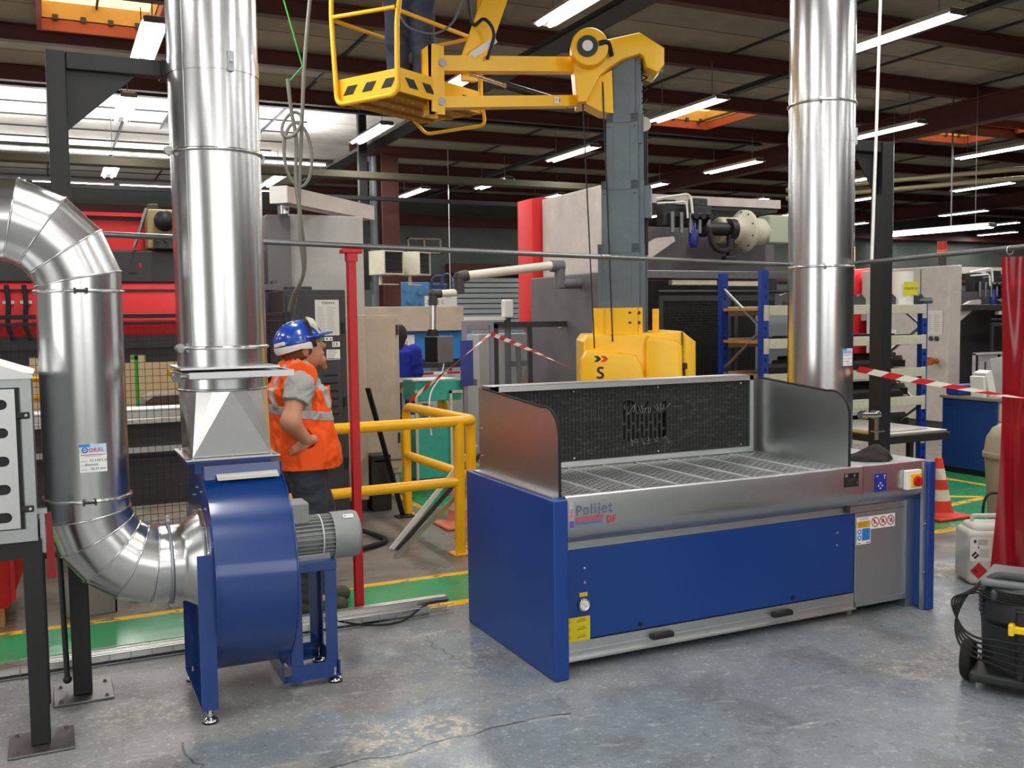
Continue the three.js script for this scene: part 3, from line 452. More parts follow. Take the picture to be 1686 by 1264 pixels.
// rag on the bench
{
  const g = new THREE.SphereGeometry(1, 28, 14), p = g.attributes.position;
  for (let i = 0; i < p.count; i++) { const x = p.getX(i), y = p.getY(i), z = p.getZ(i), k = 0.75 + 0.5 * fbm(x * 2.2 + 5 + y, z * 2.2 + 3 - y, 4); const lump = Math.exp(-((x - 0.35) ** 2) * 6) * 0.03; p.setXYZ(i, 4.21 + x * 0.15 * k, Math.max(0.868, 0.868 + Math.max(0, y) * (0.022 + lump) * k * 1.6), -4.12 + z * 0.11 * k); }
  g.computeVertexNormals(); single('rag', 'crumpled black rag lying on right end of silver bench', 'cloth', g, std('#2b2a28', 0.95));
}
// ---------- ducts and fan ----------
const ringV = (r, y, x, z, rr_ = 0.009) => at(torus(r + 0.004, rr_, 40, 8), x, y, z, PI / 2);
function tubeV(r, y0, y1, x, z, seg = 56) {     // open sheet tube with uv in metres
  const g = new THREE.CylinderGeometry(r, r, y1 - y0, seg, 1, true); const uv = g.attributes.uv; for (let i = 0; i < uv.count; i++) uv.setXY(i, uv.getX(i) * 2 * PI * r, uv.getY(i) * (y1 - y0)); g.translate(x, (y0 + y1) / 2, z); return g;
}
function clampRing(parent, x, y, z, r, ang) {
  const c = part('clamp_ring', [at(torus(r + 0.006, 0.008, 48, 8), x, y, z, PI / 2)], M.chrome, parent);
  for (const a of [ang, ang + PI]) { const cx = x + Math.cos(a) * (r + 0.02), cz = z + Math.sin(a) * (r + 0.02); part('clamp_lug', [at(new THREE.CylinderGeometry(0.02, 0.02, 0.016, 14), cx, y, cz, PI / 2, -a)], M.zincDull, c); }
}
function coverBand(parent, x, y, z, r, h, ang) {   // thin lap band with a bolted lug
  const b = part('joint_band', tubeV(r + 0.003, y - h / 2, y + h / 2, x, z), M.duct, parent, true);
  const cx = x + Math.cos(ang) * (r + 0.006), cz = z + Math.sin(ang) * (r + 0.006);
  part('band_lug', at(box(-0.007, 0.007, -h * 0.62, h * 0.62, -0.014, 0.014), cx, y, cz, 0, -ang), M.zincDull, b); bolt(b, cx + Math.cos(ang) * 0.012, y, cz + Math.sin(ang) * 0.012, 0.009);
}
const dustLabel = (c, w, h) => {
  c.fillStyle = '#f1f2f3'; c.fillRect(0, 0, w, h); c.fillStyle = '#bfe0f4'; c.fillRect(0, 0, w, h * 0.33); c.fillStyle = '#2a90d8'; c.fillRect(0, 0, w * 0.4, h * 0.1);
  c.strokeStyle = '#2a62c8'; c.lineWidth = 12; c.beginPath(); c.arc(52, h * 0.21, 24, 0, 7); c.stroke(); c.fillStyle = '#d82048'; c.fillRect(40, h * 0.19, 22, 10); c.font = 'bold 58px sans-serif'; c.fillText('ORAL', 86, h * 0.28, 164);
  c.fillStyle = '#c0405a'; c.fillRect(12, h * 0.37, w - 24, 8); c.fillStyle = '#999'; c.fillRect(50, h * 0.43, w - 100, 5);
  c.strokeStyle = '#222'; c.lineWidth = 5; c.font = 'italic bold 32px serif'; c.fillStyle = '#222'; c.fillText('12.110/1.18', 90, h * 0.62); c.fillText('Romain', 46, h * 0.77); c.fillText('28,31 m/s', 96, h * 0.92); c.fillStyle = '#999'; for (const y of [0.6, 0.75, 0.9]) c.fillRect(10, h * y, 60, 5);
};
const DX = 0.717, DZ = -4.65, DR = 0.199;
{
  const t = thing('exhaust_duct', 'tall round galvanised duct rising from the blue fan', 'duct');
  const segs = [1.585, 2.46, 2.84, 5.2];
  for (let i = 0; i < 3; i++) part('duct_section', tubeV(DR, segs[i], segs[i + 1], DX, DZ), M.duct, t, true);
  clampRing(t, DX, 1.585, DZ, DR, -0.45); clampRing(t, DX, 2.46, DZ, DR, -0.25);
  coverBand(t, DX, 2.84, DZ, DR, 0.07, 1.35);
  part('seam', box(DX - 0.15, DX - 0.147, 1.59, 5.2, DZ + 0.132, DZ + 0.136), M.zincDull, t);
  part('collar', tubeV(DR + 0.001, 1.5, 1.58, DX, DZ), M.duct, t, true);
  // gate damper: flat casing with a slide standing proud
  part('damper_casing', [box(DX - 0.215, DX + 0.215, 1.492, 1.5, DZ - 0.23, DZ + 0.23), box(DX - 0.215, DX + 0.215, 1.462, 1.47, DZ - 0.23, DZ + 0.23)], M.zinc, t);
  part('damper_slide', [box(DX - 0.2, DX + 0.23, 1.47, 1.478, DZ - 0.2, DZ + 0.4), box(DX - 0.2, DX + 0.235, 1.462, 1.488, DZ + 0.385, DZ + 0.402), box(DX + 0.225, DX + 0.24, 1.462, 1.488, DZ - 0.1, DZ + 0.4)], M.zinc, t);
  part('collar', tubeV(DR + 0.001, 1.395, 1.46, DX, DZ), M.duct, t, true);
  part('bead', [ringV(DR, 1.395, DX, DZ, 0.006)], M.duct, t); clampRing(t, DX, 1.452, DZ, DR, 2.9);
  // square to round transition
  const N = 16, y0 = 1.1, y1 = 1.395, sx = 0.172, sz = 0.19, pos = [];
  const C = (i) => { const a = (i / N) * 2 * PI + PI / 4; return [DX + DR * Math.cos(a), y1, DZ + DR * Math.sin(a)]; };
  const Q = [[1, 1], [-1, 1], [-1, -1], [1, -1]].map(([a, b]) => [DX + a * sx, y0, DZ + b * sz]);
  for (let q = 0; q < 4; q++) { const c = q * 4; for (let k = -2; k < 2; k++) pos.push(...Q[q], ...C((c + k + N) % N), ...C((c + k + 1 + N) % N)); pos.push(...Q[q], ...C((c + 2) % N), ...Q[(q + 1) % 4]); }
  const tg = new THREE.BufferGeometry(); tg.setAttribute('position', new THREE.Float32BufferAttribute(pos, 3)); tg.computeVertexNormals(); part('transition', tg, std('#dcdcda', 0.26, 1, { map: rep(zincColor, 2) }), t);
  part('transition_flange', [box(DX - 0.205, DX + 0.205, 1.09, 1.097, DZ + 0.175, DZ + 0.225), box(DX - 0.205, DX + 0.205, 1.09, 1.097, DZ - 0.225, DZ - 0.175), box(DX - 0.205, DX - 0.16, 1.09, 1.097, DZ - 0.175, DZ + 0.175), box(DX + 0.16, DX + 0.205, 1.09, 1.097, DZ - 0.175, DZ + 0.175)], M.zinc, t);
  for (const [x, z] of [[-0.17, 0.2], [0, 0.2], [0.17, 0.2], [-0.185, 0.09], [-0.185, -0.04], [-0.185, -0.16]]) bolt(t, DX + x, 1.1, DZ + z, 0.01);
}
{ // fan
  const t = thing('centrifugal_fan', 'glossy blue centrifugal fan with grey electric motor', 'fan');
  const fx0 = 0.585, fx1 = 0.93, cy = 0.62, cz = -4.57, R = 0.4;
  // scroll outline in (z, y): round casing with an upright discharge throat at the rear
  const grow = (a) => (a > 0.3 ? 0 : (0.3 - a) * 0.058), circ = (r, n) => Array.from({ length: n + 1 }, (_, i) => { const a = 1.25 + (-PI * 1.0 - 1.25) * i / n, q = r + grow(a); return [cz + q * Math.cos(a), cy + q * Math.sin(a)]; });
  const outline = [[-4.455, 1.06], ...circ(R, 44), [-5.05, 0.75], [-4.86, 1.06]];
  const throatX = [DX - 0.165, DX + 0.165];
  const rim = slab(outline, 'x', fx0 + 0.004, fx1 - 0.004, 0.0);
  part('casing', rim, M.fanBlue, t);
  const plateR = [[-4.44, 1.06], ...circ(R + 0.008, 44), [-5.058, 0.75], [-4.87, 1.06]];
  part('side_plate', slab(plateR, 'x', fx0 - 0.002, fx0 + 0.005, 0.001), M.fanBlue, t);
  part('side_plate', slab(plateR, 'x', fx1 - 0.005, fx1 + 0.002, 0.001), M.fanBlue, t);
  part('outlet_throat', [box(throatX[0], throatX[1], 1.03, 1.075, -4.85, -4.46)], M.fanBlue, t);
  part('outlet_flange', [box(DX - 0.2, DX + 0.2, 1.078, 1.089, DZ - 0.22, DZ + 0.22)], M.fanBlue, t);
  plate('blank_label', t, 0.27, 0.055, (c, w, h) => { c.fillStyle = '#d8d5c8'; c.fillRect(0, 0, w, h); c.fillStyle = '#efeee6'; c.fillRect(0, 4, w, h * 0.5); }, 0.775, 1.012, -4.425, 0, -PI / 2 + 0.42, 256, 0.25);
  // inlet
  const inlet = lathe([[0.172, 0.0], [0.174, 0.03], [0.178, 0.055], [0.215, 0.11], [0.225, 0.125], [0.25, 0.126], [0.25, 0.13]], 44); inlet.rotateZ(-PI / 2);
  part('inlet_cone', at(inlet, 0.452, cy, cz), M.duct, t);
  for (let k = 0; k < 10; k++) { const a = k / 10 * 2 * PI + 0.2; bolt(t, 0.572, cy + Math.sin(a) * 0.238, cz + Math.cos(a) * 0.238, 0.012, 'x'); }
  for (let k = 0; k < 9; k++) { const a = k / 9 * PI * 1.2 + 0.1; bolt(t, fx0 - 0.006, cy + Math.sin(a) * 0.33, cz + Math.cos(a) * 0.33, 0.011, 'x'); }
  // inlet side trestle: two bent legs and a foot rail
  const leg = (z, s) => [slab([[z, 0.055], [z, 0.75], [z - s * 0.05, 0.83], [z - s * 0.075, 0.83], [z - s * 0.075, 0.055]], 'x', 0.575, 0.583), box(0.515, 0.583, 0.055, 0.72, z - 0.004, z + 0.004)];
  part('leg', leg(-4.2, 1), M.fanBlue, t); part('leg', leg(-4.76, -1), M.fanBlue, t);
  part('foot_rail', [box(0.515, 0.58, 0.05, 0.058, -4.76, -4.2), box(0.574, 0.582, 0.05, 0.1, -4.76, -4.2)], M.fanBlue, t);
  for (const [y, z] of [[0.72, -4.235], [0.55, -4.73], [0.4, -4.73]]) bolt(t, 0.57, y, z, 0.012, 'x');
  // motor stand
  const sx0 = 0.945, sx1 = 1.165, sz0 = -4.74, sz1 = -4.42, ty = 0.535;
  const u = (x, z, sx, sz) => [box(x, x + sx * 0.055, 0.101, ty, z, z + sz * 0.006), box(x, x + sx * 0.006, 0.101, ty, z + sz * 0.006, z + sz * 0.05)];
  part('leg', u(sx1, sz1, -1, -1), M.fanBlue, t); part('leg', u(sx1, sz0, -1, 1), M.fanBlue, t); part('leg', u(sx0, sz1, 1, -1), M.fanBlue, t); part('leg', u(sx0, sz0, 1, 1), M.fanBlue, t);
  part('motor_shelf', [rbox(sx0, sx1 + 0.003, ty, ty + 0.045, sz0, sz1 + 0.003, 0.004, 1)], M.fanBlue, t);
  part('base_rail', [box(sx0, sx1 + 0.01, 0.035, 0.1, sz1 - 0.006, sz1), box(sx0 - 0.04, sx1 + 0.01, 0.033, 0.039, sz1 - 0.06, sz1 + 0.02), box(sx0, sx1, 0.035, 0.1, sz0, sz0 + 0.006), box(sx0 - 0.04, sx0 - 0.034, 0.033, 0.12, sz0, sz1), box(sx1 - 0.006, sx1, 0.035, 0.1, sz0, sz1), box(sx0 - 0.04, sx1, 0.033, 0.039, sz0, sz0 + 0.06)], M.fanBlue, t);
  part('casing_bracket', [slab([[-4.43, 0.1], [-4.43, 0.92], [-4.47, 0.95], [-4.49, 0.95], [-4.49, 0.1]], 'x', 0.934, 0.942)], M.fanBlue, t);
  const footG = ready([lathe([[0, 0], [0.032, 0], [0.034, 0.006], [0.028, 0.014], [0.012, 0.02], [0.01, 0.024], [0, 0.024]], 20), at(new THREE.CylinderGeometry(0.008, 0.008, 0.05, 8), 0, 0.04, 0), at(new THREE.CylinderGeometry(0.014, 0.014, 0.012, 6), 0, 0.03, 0)]);
  for (const [x, z] of [[0.548, -4.205], [0.548, -4.75], [1.15, -4.425], [1.15, -4.73]]) { const f = put('levelling_foot', footG, M.chrome, t, x, 0.004, z); part('rubber_pad', at(new THREE.CylinderGeometry(0.034, 0.034, 0.004, 20), 0, -0.002, 0), M.rubber, f); }
  // motor
  const my = 0.665, mz = -4.57, mx0 = 0.95, mx1 = 1.315, fins = [];
  const mot = part('motor_body', [rod(V(mx0, my, mz), V(mx1 - 0.13, my, mz), 0.088, 28), rbox(mx0 + 0.02, mx1 - 0.16, my - 0.095, my - 0.06, mz - 0.1, mz + 0.1, 0.006, 1)], M.motorGrey, t);
  for (let k = 0; k < 30; k++) { const a = k / 30 * 2 * PI, b = bar(V(mx0 + 0.03, my + Math.sin(a) * 0.094, mz + Math.cos(a) * 0.094), V(mx1 - 0.135, my + Math.sin(a) * 0.094, mz + Math.cos(a) * 0.094), 0.004, 0.022, 0); const q = at(new THREE.BoxGeometry(mx1 - mx0 - 0.165, 0.02, 0.004), 0, 0.097, 0); q.rotateX(a); q.translate((mx0 + 0.03 + mx1 - 0.135) / 2, my, mz); part('cooling_fin', q, M.motorGrey, mot); }
  const cowl = lathe([[0.112, 0], [0.113, 0.11], [0.108, 0.128], [0.09, 0.136], [0, 0.136]], 32); cowl.rotateZ(-PI / 2); part('fan_cowl', at(cowl, mx1 - 0.136, my, mz), M.motorGrey, t);
  part('terminal_box', [rbox(mx0 + 0.005, mx0 + 0.115, my + 0.08, my + 0.185, mz - 0.06, mz + 0.075, 0.012, 2)], M.motorGrey, t);
  plate('motor_label', t, 0.05, 0.025, (c, w, h) => { c.fillStyle = '#eee'; c.fillRect(0, 0, w, h); c.fillStyle = '#444'; c.fillRect(30, 40, 40, 40); c.fillRect(90, 50, 130, 12); }, mx1 - 0.06, my + 0.098, mz + 0.06, 0, -PI / 2 + 0.55);
  part('cable_tie', at(torus(0.105, 0.004, 24, 5), mx1 - 0.19, my, mz, 0, PI / 2), M.white, t);
}
// segmented suction duct
function elbow(parent, P, r, n = 44) {           // P: polyline of mitre points; one part per straight gore
  const dirs = []; for (let i = 0; i < P.length - 1; i++) dirs.push(P[i + 1].clone().sub(P[i]).normalize());
  const pl = []; for (let i = 0; i < P.length; i++) { const a = dirs[Math.max(0, i - 1)], b = dirs[Math.min(dirs.length - 1, i)]; pl.push(a.clone().add(b).normalize()); }
  for (let i = 0; i < P.length - 1; i++) {
    const d = dirs[i], s = Math.abs(d.z) > 0.9 ? V(0, 1, 0) : V(0, 0, 1), e = d.clone().cross(s).normalize(), f = d.clone().cross(e), pos = [], nor = [], uv = [], idx = [];
    for (const [p, q] of [[P[i], pl[i]], [P[i + 1], pl[i + 1]]]) for (let k = 0; k <= n; k++) { const a = k / n * 2 * PI, c = e.clone().multiplyScalar(Math.cos(a)).addScaledVector(f, Math.sin(a)), o = c.clone().multiplyScalar(r), tt = -o.dot(q) / d.dot(q), v = p.clone().add(o).addScaledVector(d, tt); pos.push(v.x, v.y, v.z); nor.push(c.x, c.y, c.z); uv.push(a * r, p === P[i] ? 0 : P[i].distanceTo(P[i + 1])); }
    for (let k = 0; k < n; k++) idx.push(k, k + 1, k + n + 2, k, k + n + 2, k + n + 1);
    const g = new THREE.BufferGeometry(); g.setAttribute('position', new THREE.Float32BufferAttribute(pos, 3)); g.setAttribute('normal', new THREE.Float32BufferAttribute(nor, 3)); g.setAttribute('uv', new THREE.Float32BufferAttribute(uv, 2)); g.setIndex(idx);
    const m = part('elbow_gore', g, M.duct, parent, true);
    if (i > 0) { const ring = []; for (let k = 0; k <= n; k++) { const a = k / n * 2 * PI, o = e.clone().multiplyScalar(Math.cos(a)).addScaledVector(f, Math.sin(a)).multiplyScalar(r + 0.0015), tt = -o.dot(pl[i]) / d.dot(pl[i]); ring.push(P[i].clone().add(o).addScaledVector(d, tt)); } part('gore_seam', sweep(ring, 0.0042, 6), M.duct, m); }
  }
}
{
  const t = thing('suction_duct', 'galvanised suction duct with two segmented elbows left of fan', 'duct');
  const r = 0.171, x = 0.118, z = -4.57, yb = 0.62, yt = 2.135, Rb = 0.305;
  part('duct_section', tubeV(r, 0.955, 1.838, x, z), M.duct, t, true);
  const el = (cx, cy, a0, a1, n) => { const P = [], st = (a1 - a0) / n, q = Rb / Math.cos(st / 2); for (let i = 0; i < n; i++) { const a = a0 + st * (i + 0.5); P.push(V(cx + q * Math.cos(a), cy + q * Math.sin(a), z)); } return P; };
  // lower: from straight down to heading right; upper: from straight up to heading left
  elbow(t, [V(x, 0.955, z), ...el(x + Rb, yb + Rb, PI, PI * 1.5, 5), V(0.456, yb, z)], r);
  elbow(t, [V(x, 1.838, z), ...el(x - Rb, yt - Rb, 0, PI / 2, 4), V(-1.2, yt, z)], r);
  for (const y of [0.955, 1.836]) { const c = part('clamp_ring', [at(torus(r + 0.006, 0.007, 48, 8), x, y, z, PI / 2)], M.chrome, t); part('clamp_bolt', [rod(V(x - 0.025, y, z + r + 0.018), V(x + 0.03, y, z + r + 0.018), 0.006, 8), at(box(-0.004, 0.004, -0.012, 0.012, -0.01, 0.012), x - 0.022, y, z + r + 0.014), at(box(-0.004, 0.004, -0.012, 0.012, -0.01, 0.012), x + 0.024, y, z + r + 0.014)], M.darkSteel, c); }
  const cr = part('clamp_ring', [at(torus(r + 0.006, 0.008, 48, 8), 0.44, yb, z, 0, PI / 2)], M.zincDull, t);
  for (const s of [1, -1]) part('clamp_lug', [at(new THREE.CylinderGeometry(0.022, 0.022, 0.014, 14), 0.44, yb + s * (r + 0.022), z, 0, 0, PI / 2)], M.zincDull, cr);
  plate('inspection_label', t, 0.105, 0.118, dustLabel, x + 0.022, 1.14, z + r + 0.0035, 0.02, 0, 256);
}
{
  const t = thing('exhaust_duct', 'tall round galvanised duct behind right end of bench', 'duct'), x = 4.84, z = -5.2, r = 0.219;
  const segs = [0.3, 2.02, 3.0, 5.2]; for (let i = 0; i < 3; i++) part('duct_section', tubeV(r, segs[i], segs[i + 1], x, z), M.duct, t, true);
  clampRing(t, x, 2.02, z, r, 2.2); clampRing(t, x, 3.12, z, r, 2.35); coverBand(t, x, 2.9, z, r, 0.09, 0.75);
  part('elbow_boot', box(4.1, 4.9, 0.25, 0.55, -5.35, -4.975), M.zincDull, t);
  const a = 1.1; plate('inspection_label', t, 0.1, 0.118, dustLabel, x + Math.sin(0.18) * (r + 0.004), 1.405, z + Math.cos(0.18) * (r + 0.004), 0.18, 0, 256);
}
// ---------- frames, rails and small things near the fan ----------
function basePlate(parent, x, z, w = 0.25) { const b = part('base_plate', rbox(x - w / 2, x + w / 2, 0.001, 0.012, z - w / 2, z + w / 2, 0.003, 1), M.steel, parent); for (const sx of [-1, 1]) for (const sz of [-1, 1]) bolt(b, x + sx * w * 0.38, 0.018, z + sz * w * 0.38, 0.014, 'y', M.steel); }
{
  const t = thing('duct_support', 'black square-tube gallows frame holding the tall left duct', 'support frame');
  part('post', rbox(0.028, 0.108, 0.012, 2.895, -4.84, -4.76, 0.006, 1), M.blackPaint, t);
  part('arm', rbox(0.108, DX - DR - 0.002, 2.82, 2.895, -4.83, -4.77, 0.006, 1), M.blackPaint, t);
  part('gusset', slab([[0.106, 2.822], [0.4, 2.822], [0.106, 2.555]], 'z', -4.803, -4.797), M.blackPaint, t);
  part('pipe_saddle', box(DX - DR - 0.012, DX - DR + 0.05, 2.825, 2.89, -4.9, -4.74), M.blackPaint, t);
  basePlate(t, 0.07, -4.8, 0.25);
}
{
  const t = thing('duct_support', 'black square-tube gallows frame beside the right duct', 'support frame');
  part('post', rbox(5.455, 5.565, 0.012, 2.93, -5.355, -5.245, 0.006, 1), M.blackPaint, t);
  part('arm', rbox(5.085, 5.455, 2.85, 2.93, -5.345, -5.255, 0.006, 1), M.blackPaint, t);
  part('gusset', slab([[5.22, 2.852], [5.457, 2.852], [5.457, 2.56], [5.44, 2.56]], 'z', -5.304, -5.296), M.blackPaint, t);
  basePlate(t, 5.51, -5.3, 0.25);
}
{ // louvred steel box on a black stand at the left edge
  const t = thing('filter_cabinet', 'slotted stainless steel cabinet on black legs at left edge', 'cabinet');
  const x0 = -0.85, x1 = -0.082, y0 = 0.845, y1 = 1.485, zf = -4.25, zb = -4.85;
  part('carcass', [box(x0, x1, y0, y1, zb, zf - 0.02), box(x1 - 0.035, x1 + 0.004, y0, y1, zf - 0.03, zf), box(x0, x1, y1 - 0.03, y1 + 0.004, zf - 0.03, zf + 0.002), box(x0, x1, y0, y0 + 0.05, zf - 0.03, zf + 0.002)], M.zincDull, t);
  const hs = []; for (let i = 0; i < 5; i++) { const cy = y1 - 0.095 - i * 0.111; hs.push([[-0.42, cy - 0.02], ...arc(-0.185, cy, 0.02, -PI / 2, PI / 2, 8), [-0.42, cy + 0.02]]); }
  part('front_panel', slab([[x0 + 0.02, y0 + 0.055], [x1 - 0.055, y0 + 0.055], [x1 - 0.055, y1 - 0.035], [x0 + 0.02, y1 - 0.035]], 'z', zf - 0.004, zf + 0.003, 0, hs), M.zinc, t);
  part('inner_screen', box(x0 + 0.02, x1 - 0.04, y0 + 0.05, y1 - 0.03, zf - 0.012, zf - 0.009), M.black, t);
  const lid = slab([[x0 - 0.01, y1 + 0.004], [x1 + 0.012, y1 + 0.004], [x1 + 0.012, y1 + 0.015], [x1 - 0.3, y1 + 0.13], [x0 - 0.01, y1 + 0.13]], 'z', zb - 0.01, zf + 0.012); part('lid', lid, M.zinc, t);
  for (const y of [y1 - 0.14, y0 + 0.13]) { const l = part('latch', rbox(x1 - 0.05, x1 - 0.005, y - 0.013, y + 0.013, zf + 0.002, zf + 0.012, 0.005, 2), M.black, t); bolt(l, x1 - 0.018, y, zf + 0.015, 0.008, 'z'); }
  for (const x of [-0.137, x0 + 0.04]) for (const z of [-4.33, -4.78]) part('leg', rbox(x, x + 0.072, 0.012, y0, z, z + 0.072, 0.005, 1), M.blackPaint, t);
  part('stand_rail', box(x0, x1, y0 - 0.07, y0, zf - 0.08, zf - 0.01), M.blackPaint, t); part('stand_rail', box(x0, x1, y0 - 0.07, y0, zb, zb + 0.07), M.blackPaint, t);
  basePlate(t, -0.1, -4.3, 0.24);
  part('lever_bracket', [box(x1 + 0.004, x1 + 0.04, y0 + 0.1, y0 + 0.12, zf - 0.06, zf - 0.03), box(x1 + 0.012, x1 + 0.03, y0 - 0.06, y0 + 0.1, zf - 0.05, zf - 0.04)], M.zincDull, t);
  part('lever', slab([[x1 + 0.03, y0 - 0.17], [x1 + 0.065, y0 - 0.17], [x1 + 0.055, y0 + 0.1], [x1 + 0.035, y0 + 0.1]], 'z', zf - 0.06, zf - 0.045), std('#8c1a1c', 0.5), t);
}
{
  single('hanging_rod', 'thin dark rod hanging beside the rear black post', 'rod', [rod(V(0.005, 0.07, -4.86), V(-0.01, 1.0, -4.95), 0.013, 10), at(new THREE.SphereGeometry(0.02, 10, 8), 0.005, 0.06, -4.86)], M.darkSteel);
}
{ // red plastic tub with thick rim
  const t = thing('plastic_tub', 'red plastic tub beyond the walkway at left edge', 'tub');
  const g = slab([[-0.95, 0.5], [-0.13, 0.5], [-0.13, 0.42], [-0.165, 0.42], [-0.2, 0.3], [-0.27, 0.115], [-0.85, 0.115], [-0.91, 0.42], [-0.95, 0.42]], 'z', -6.7, -6.05, 0.01); part('tub', g, M.red, t);
  part('rim', rbox(-0.96, -0.12, 0.47, 0.515, -6.72, -6.03, 0.012, 2), M.red, t); part('rib', [box(-0.26, -0.235, 0.16, 0.42, -6.06, -6.03), box(-0.5, -0.475, 0.16, 0.42, -6.06, -6.03)], M.red, t);
  part('pallet_runner', [box(-0.85, -0.3, 0.0, 0.115, -6.2, -6.1), box(-0.85, -0.3, 0.0, 0.115, -6.65, -6.55)], M.wood, t);
}
single('machine_guard', 'low grey sheet guard standing behind the walkway at left', 'guard', [slab([[0.0, 0.16], [0.07, 0.25], [0.29, 0.265], [0.29, 0.002], [0.0, 0.002]], 'z', -6.12, -6.1), box(0.28, 0.29, 0.002, 0.26, -6.5, -6.1)], std('#8e8d83', 0.6, 0, { map: rep(grime, 1) }));
{ // crumpled foil
  const g = new THREE.IcosahedronGeometry(1, 3), p = g.attributes.position; for (let i = 0; i < p.count; i++) { const x = p.getX(i), y = p.getY(i), z = p.getZ(i), k = 0.6 + 0.8 * fbm(x * 3 + 9, z * 3 + y * 3, 3); p.setXYZ(i, 0.47 + x * 0.09 * k, 0.016 + y * 0.022 * k, -6.32 + z * 0.06 * k); } g.computeVertexNormals(); single('foil_scrap', 'crumpled shiny foil scrap on the floor behind elbow', 'foil', g, M.chrome);
}
{ // red post
  const t = thing('red_post', 'thin red square post carrying the horizontal pipe', 'post');
  part('upright', rbox(1.524, 1.572, 0.02, 2.09, -5.397, -5.35, 0.004, 1), M.red, t);
  part('head', [rbox(1.49, 1.61, 2.075, 2.1, -5.405, -5.34, 0.005, 1), box(1.52, 1.58, 2.03, 2.08, -5.4, -5.345)], M.red, t);
  part('foot', [rbox(1.5, 1.66, 0.004, 0.022, -5.4, -5.2, 0.004, 1)], M.red, t);
}
{
  const t = thing('curtain_rail', 'long dark steel pipe running at head height across the scene', 'pipe');
  part('pipe', bent([V(-0.45, 2.165, -5.33), V(1.57, 2.117, -5.372), V(5.1, 2.042, -5.455), V(5.1, 2.1, -2.2)], 0.0155, 0.06, 12), M.steel, t);
  for (const x of [0.9, 3.23]) { const y = 2.1645 - (x + 0.45) * 0.0222, z = -5.372 - (x - 1.57) * 0.0225; part('coupling', rod(V(x - 0.03, y, z), V(x + 0.03, y, z), 0.0185, 12), M.steel, t); }
}
{ // wire basket tray with profiles lying along the walkway
  const t = thing('floor_cable_basket', 'wire cable basket lying along the near edge of green walkway', 'cable tray'), z0 = -5.27, z1 = -5.15, w = [];
  for (const [y, z] of [[0.006, z0], [0.006, z1], [0.055, z0], [0.055, z1], [0.006, (z0 + z1) / 2]]) w.push(rod(V(-1.5, y, z), V(2.045, y, z), 0.0025, 5));
  for (let x = -1.5; x < 2.05; x += 0.1) { w.push(rod(V(x, 0.006, z0), V(x, 0.006, z1), 0.002, 4), rod(V(x, 0.006, z0), V(x, 0.055, z0), 0.002, 4), rod(V(x, 0.006, z1), V(x, 0.055, z1), 0.002, 4)); }
  part('wire_basket', w, M.zincDull, t);
  const prof = (z, y, a, b, lab) => single('aluminium_profile', lab, 'profile', [box(a, b, y, y + 0.003, z - 0.02, z + 0.02), box(a, b, y, y + 0.035, z - 0.02, z - 0.017), box(a, b, y, y + 0.035, z + 0.017, z + 0.02), box(a, b, y + 0.033, y + 0.036, z - 0.02, z - 0.006), box(a, b, y + 0.033, y + 0.036, z + 0.006, z + 0.02)], M.alu, 'silver profiles in the floor basket');
  prof(-5.245, 0.012, -1.45, 0.85, 'silver channel profile lying in basket, left length'); prof(-5.19, 0.014, -1.3, 1.9, 'silver channel profile lying in front, longest one'); prof(-5.235, 0.05, 0.9, 2.03, 'silver channel profile lying on top, right length');
  single('loose_cable', 'thin dark cable lying along the floor basket', 'cable', tube([V(1.3, 0.062, -5.2), V(1.5, 0.02, -5.12), V(1.7, 0.012, -5.1), V(1.9, 0.058, -5.2), V(2.04, 0.06, -5.22)], 0.006, 6, 40), M.rubber);
}
{ // yellow guard rail
  const t = thing('guard_rail', 'yellow tubular guard rail around a corner behind the worker', 'railing'), r = 0.038;
  part('top_rail', bent([V(1.26, 0.02, -6.44), V(1.26, 0.965, -6.44), V(2.745, 0.965, -6.44), V(2.745, 0.95, -7.95), V(2.745, 0.02, -7.95)], r, 0.11, 14), M.yellow, t);
  part('mid_rail', rod(V(1.26, 0.515, -6.44), V(2.62, 0.53, -6.44), r * 0.95, 14), M.yellow, t);
  part('mid_rail', rod(V(2.745, 0.545, -6.48), V(2.745, 0.53, -7.95), r * 0.95, 14), M.yellow, t);
  part('post', rod(V(2.62, 0.012, -6.44), V(2.62, 0.965, -6.44), r * 1.05, 14), M.yellow, t);
  part('post', rod(V(2.745, 0.012, -6.52), V(2.745, 0.95, -6.52), r, 14), M.yellow, t);
  for (const [x, z] of [[2.62, -6.44], [1.26, -6.44], [2.745, -7.95], [2.745, -6.56]]) { const b = part('foot_plate', rbox(x - 0.07, x + 0.07, 0.001, 0.013, z - 0.07, z + 0.07, 0.003, 1), M.yellow, t); for (const s of [-1, 1]) bolt(b, x + s * 0.05, 0.018, z + 0.05, 0.01); }
}
{
  const L = (a, b, lab, m) => single('leaning_profile', lab, 'profile', [bar(a, b, 0.032, 0.006), bar(a.clone().add(V(0.014, 0, 0.014)), b.clone().add(V(0.014, 0, 0.014)), 0.006, 0.03)], m, 'bright profiles leaning on the rail');
  L(V(2.2, 0.012, -6.8), V(2.83, 0.76, -6.66), 'white angle profile leaning on yellow rail, upper one', M.white);
  L(V(2.23, 0.01, -6.76), V(2.86, 0.7, -6.62), 'thin dark edged profile leaning on yellow rail', M.charcoal);
  L(V(2.15, 0.012, -6.55), V(2.84, 0.56, -6.6), 'bright chrome profile leaning on yellow rail, lowest one', M.alu);
}
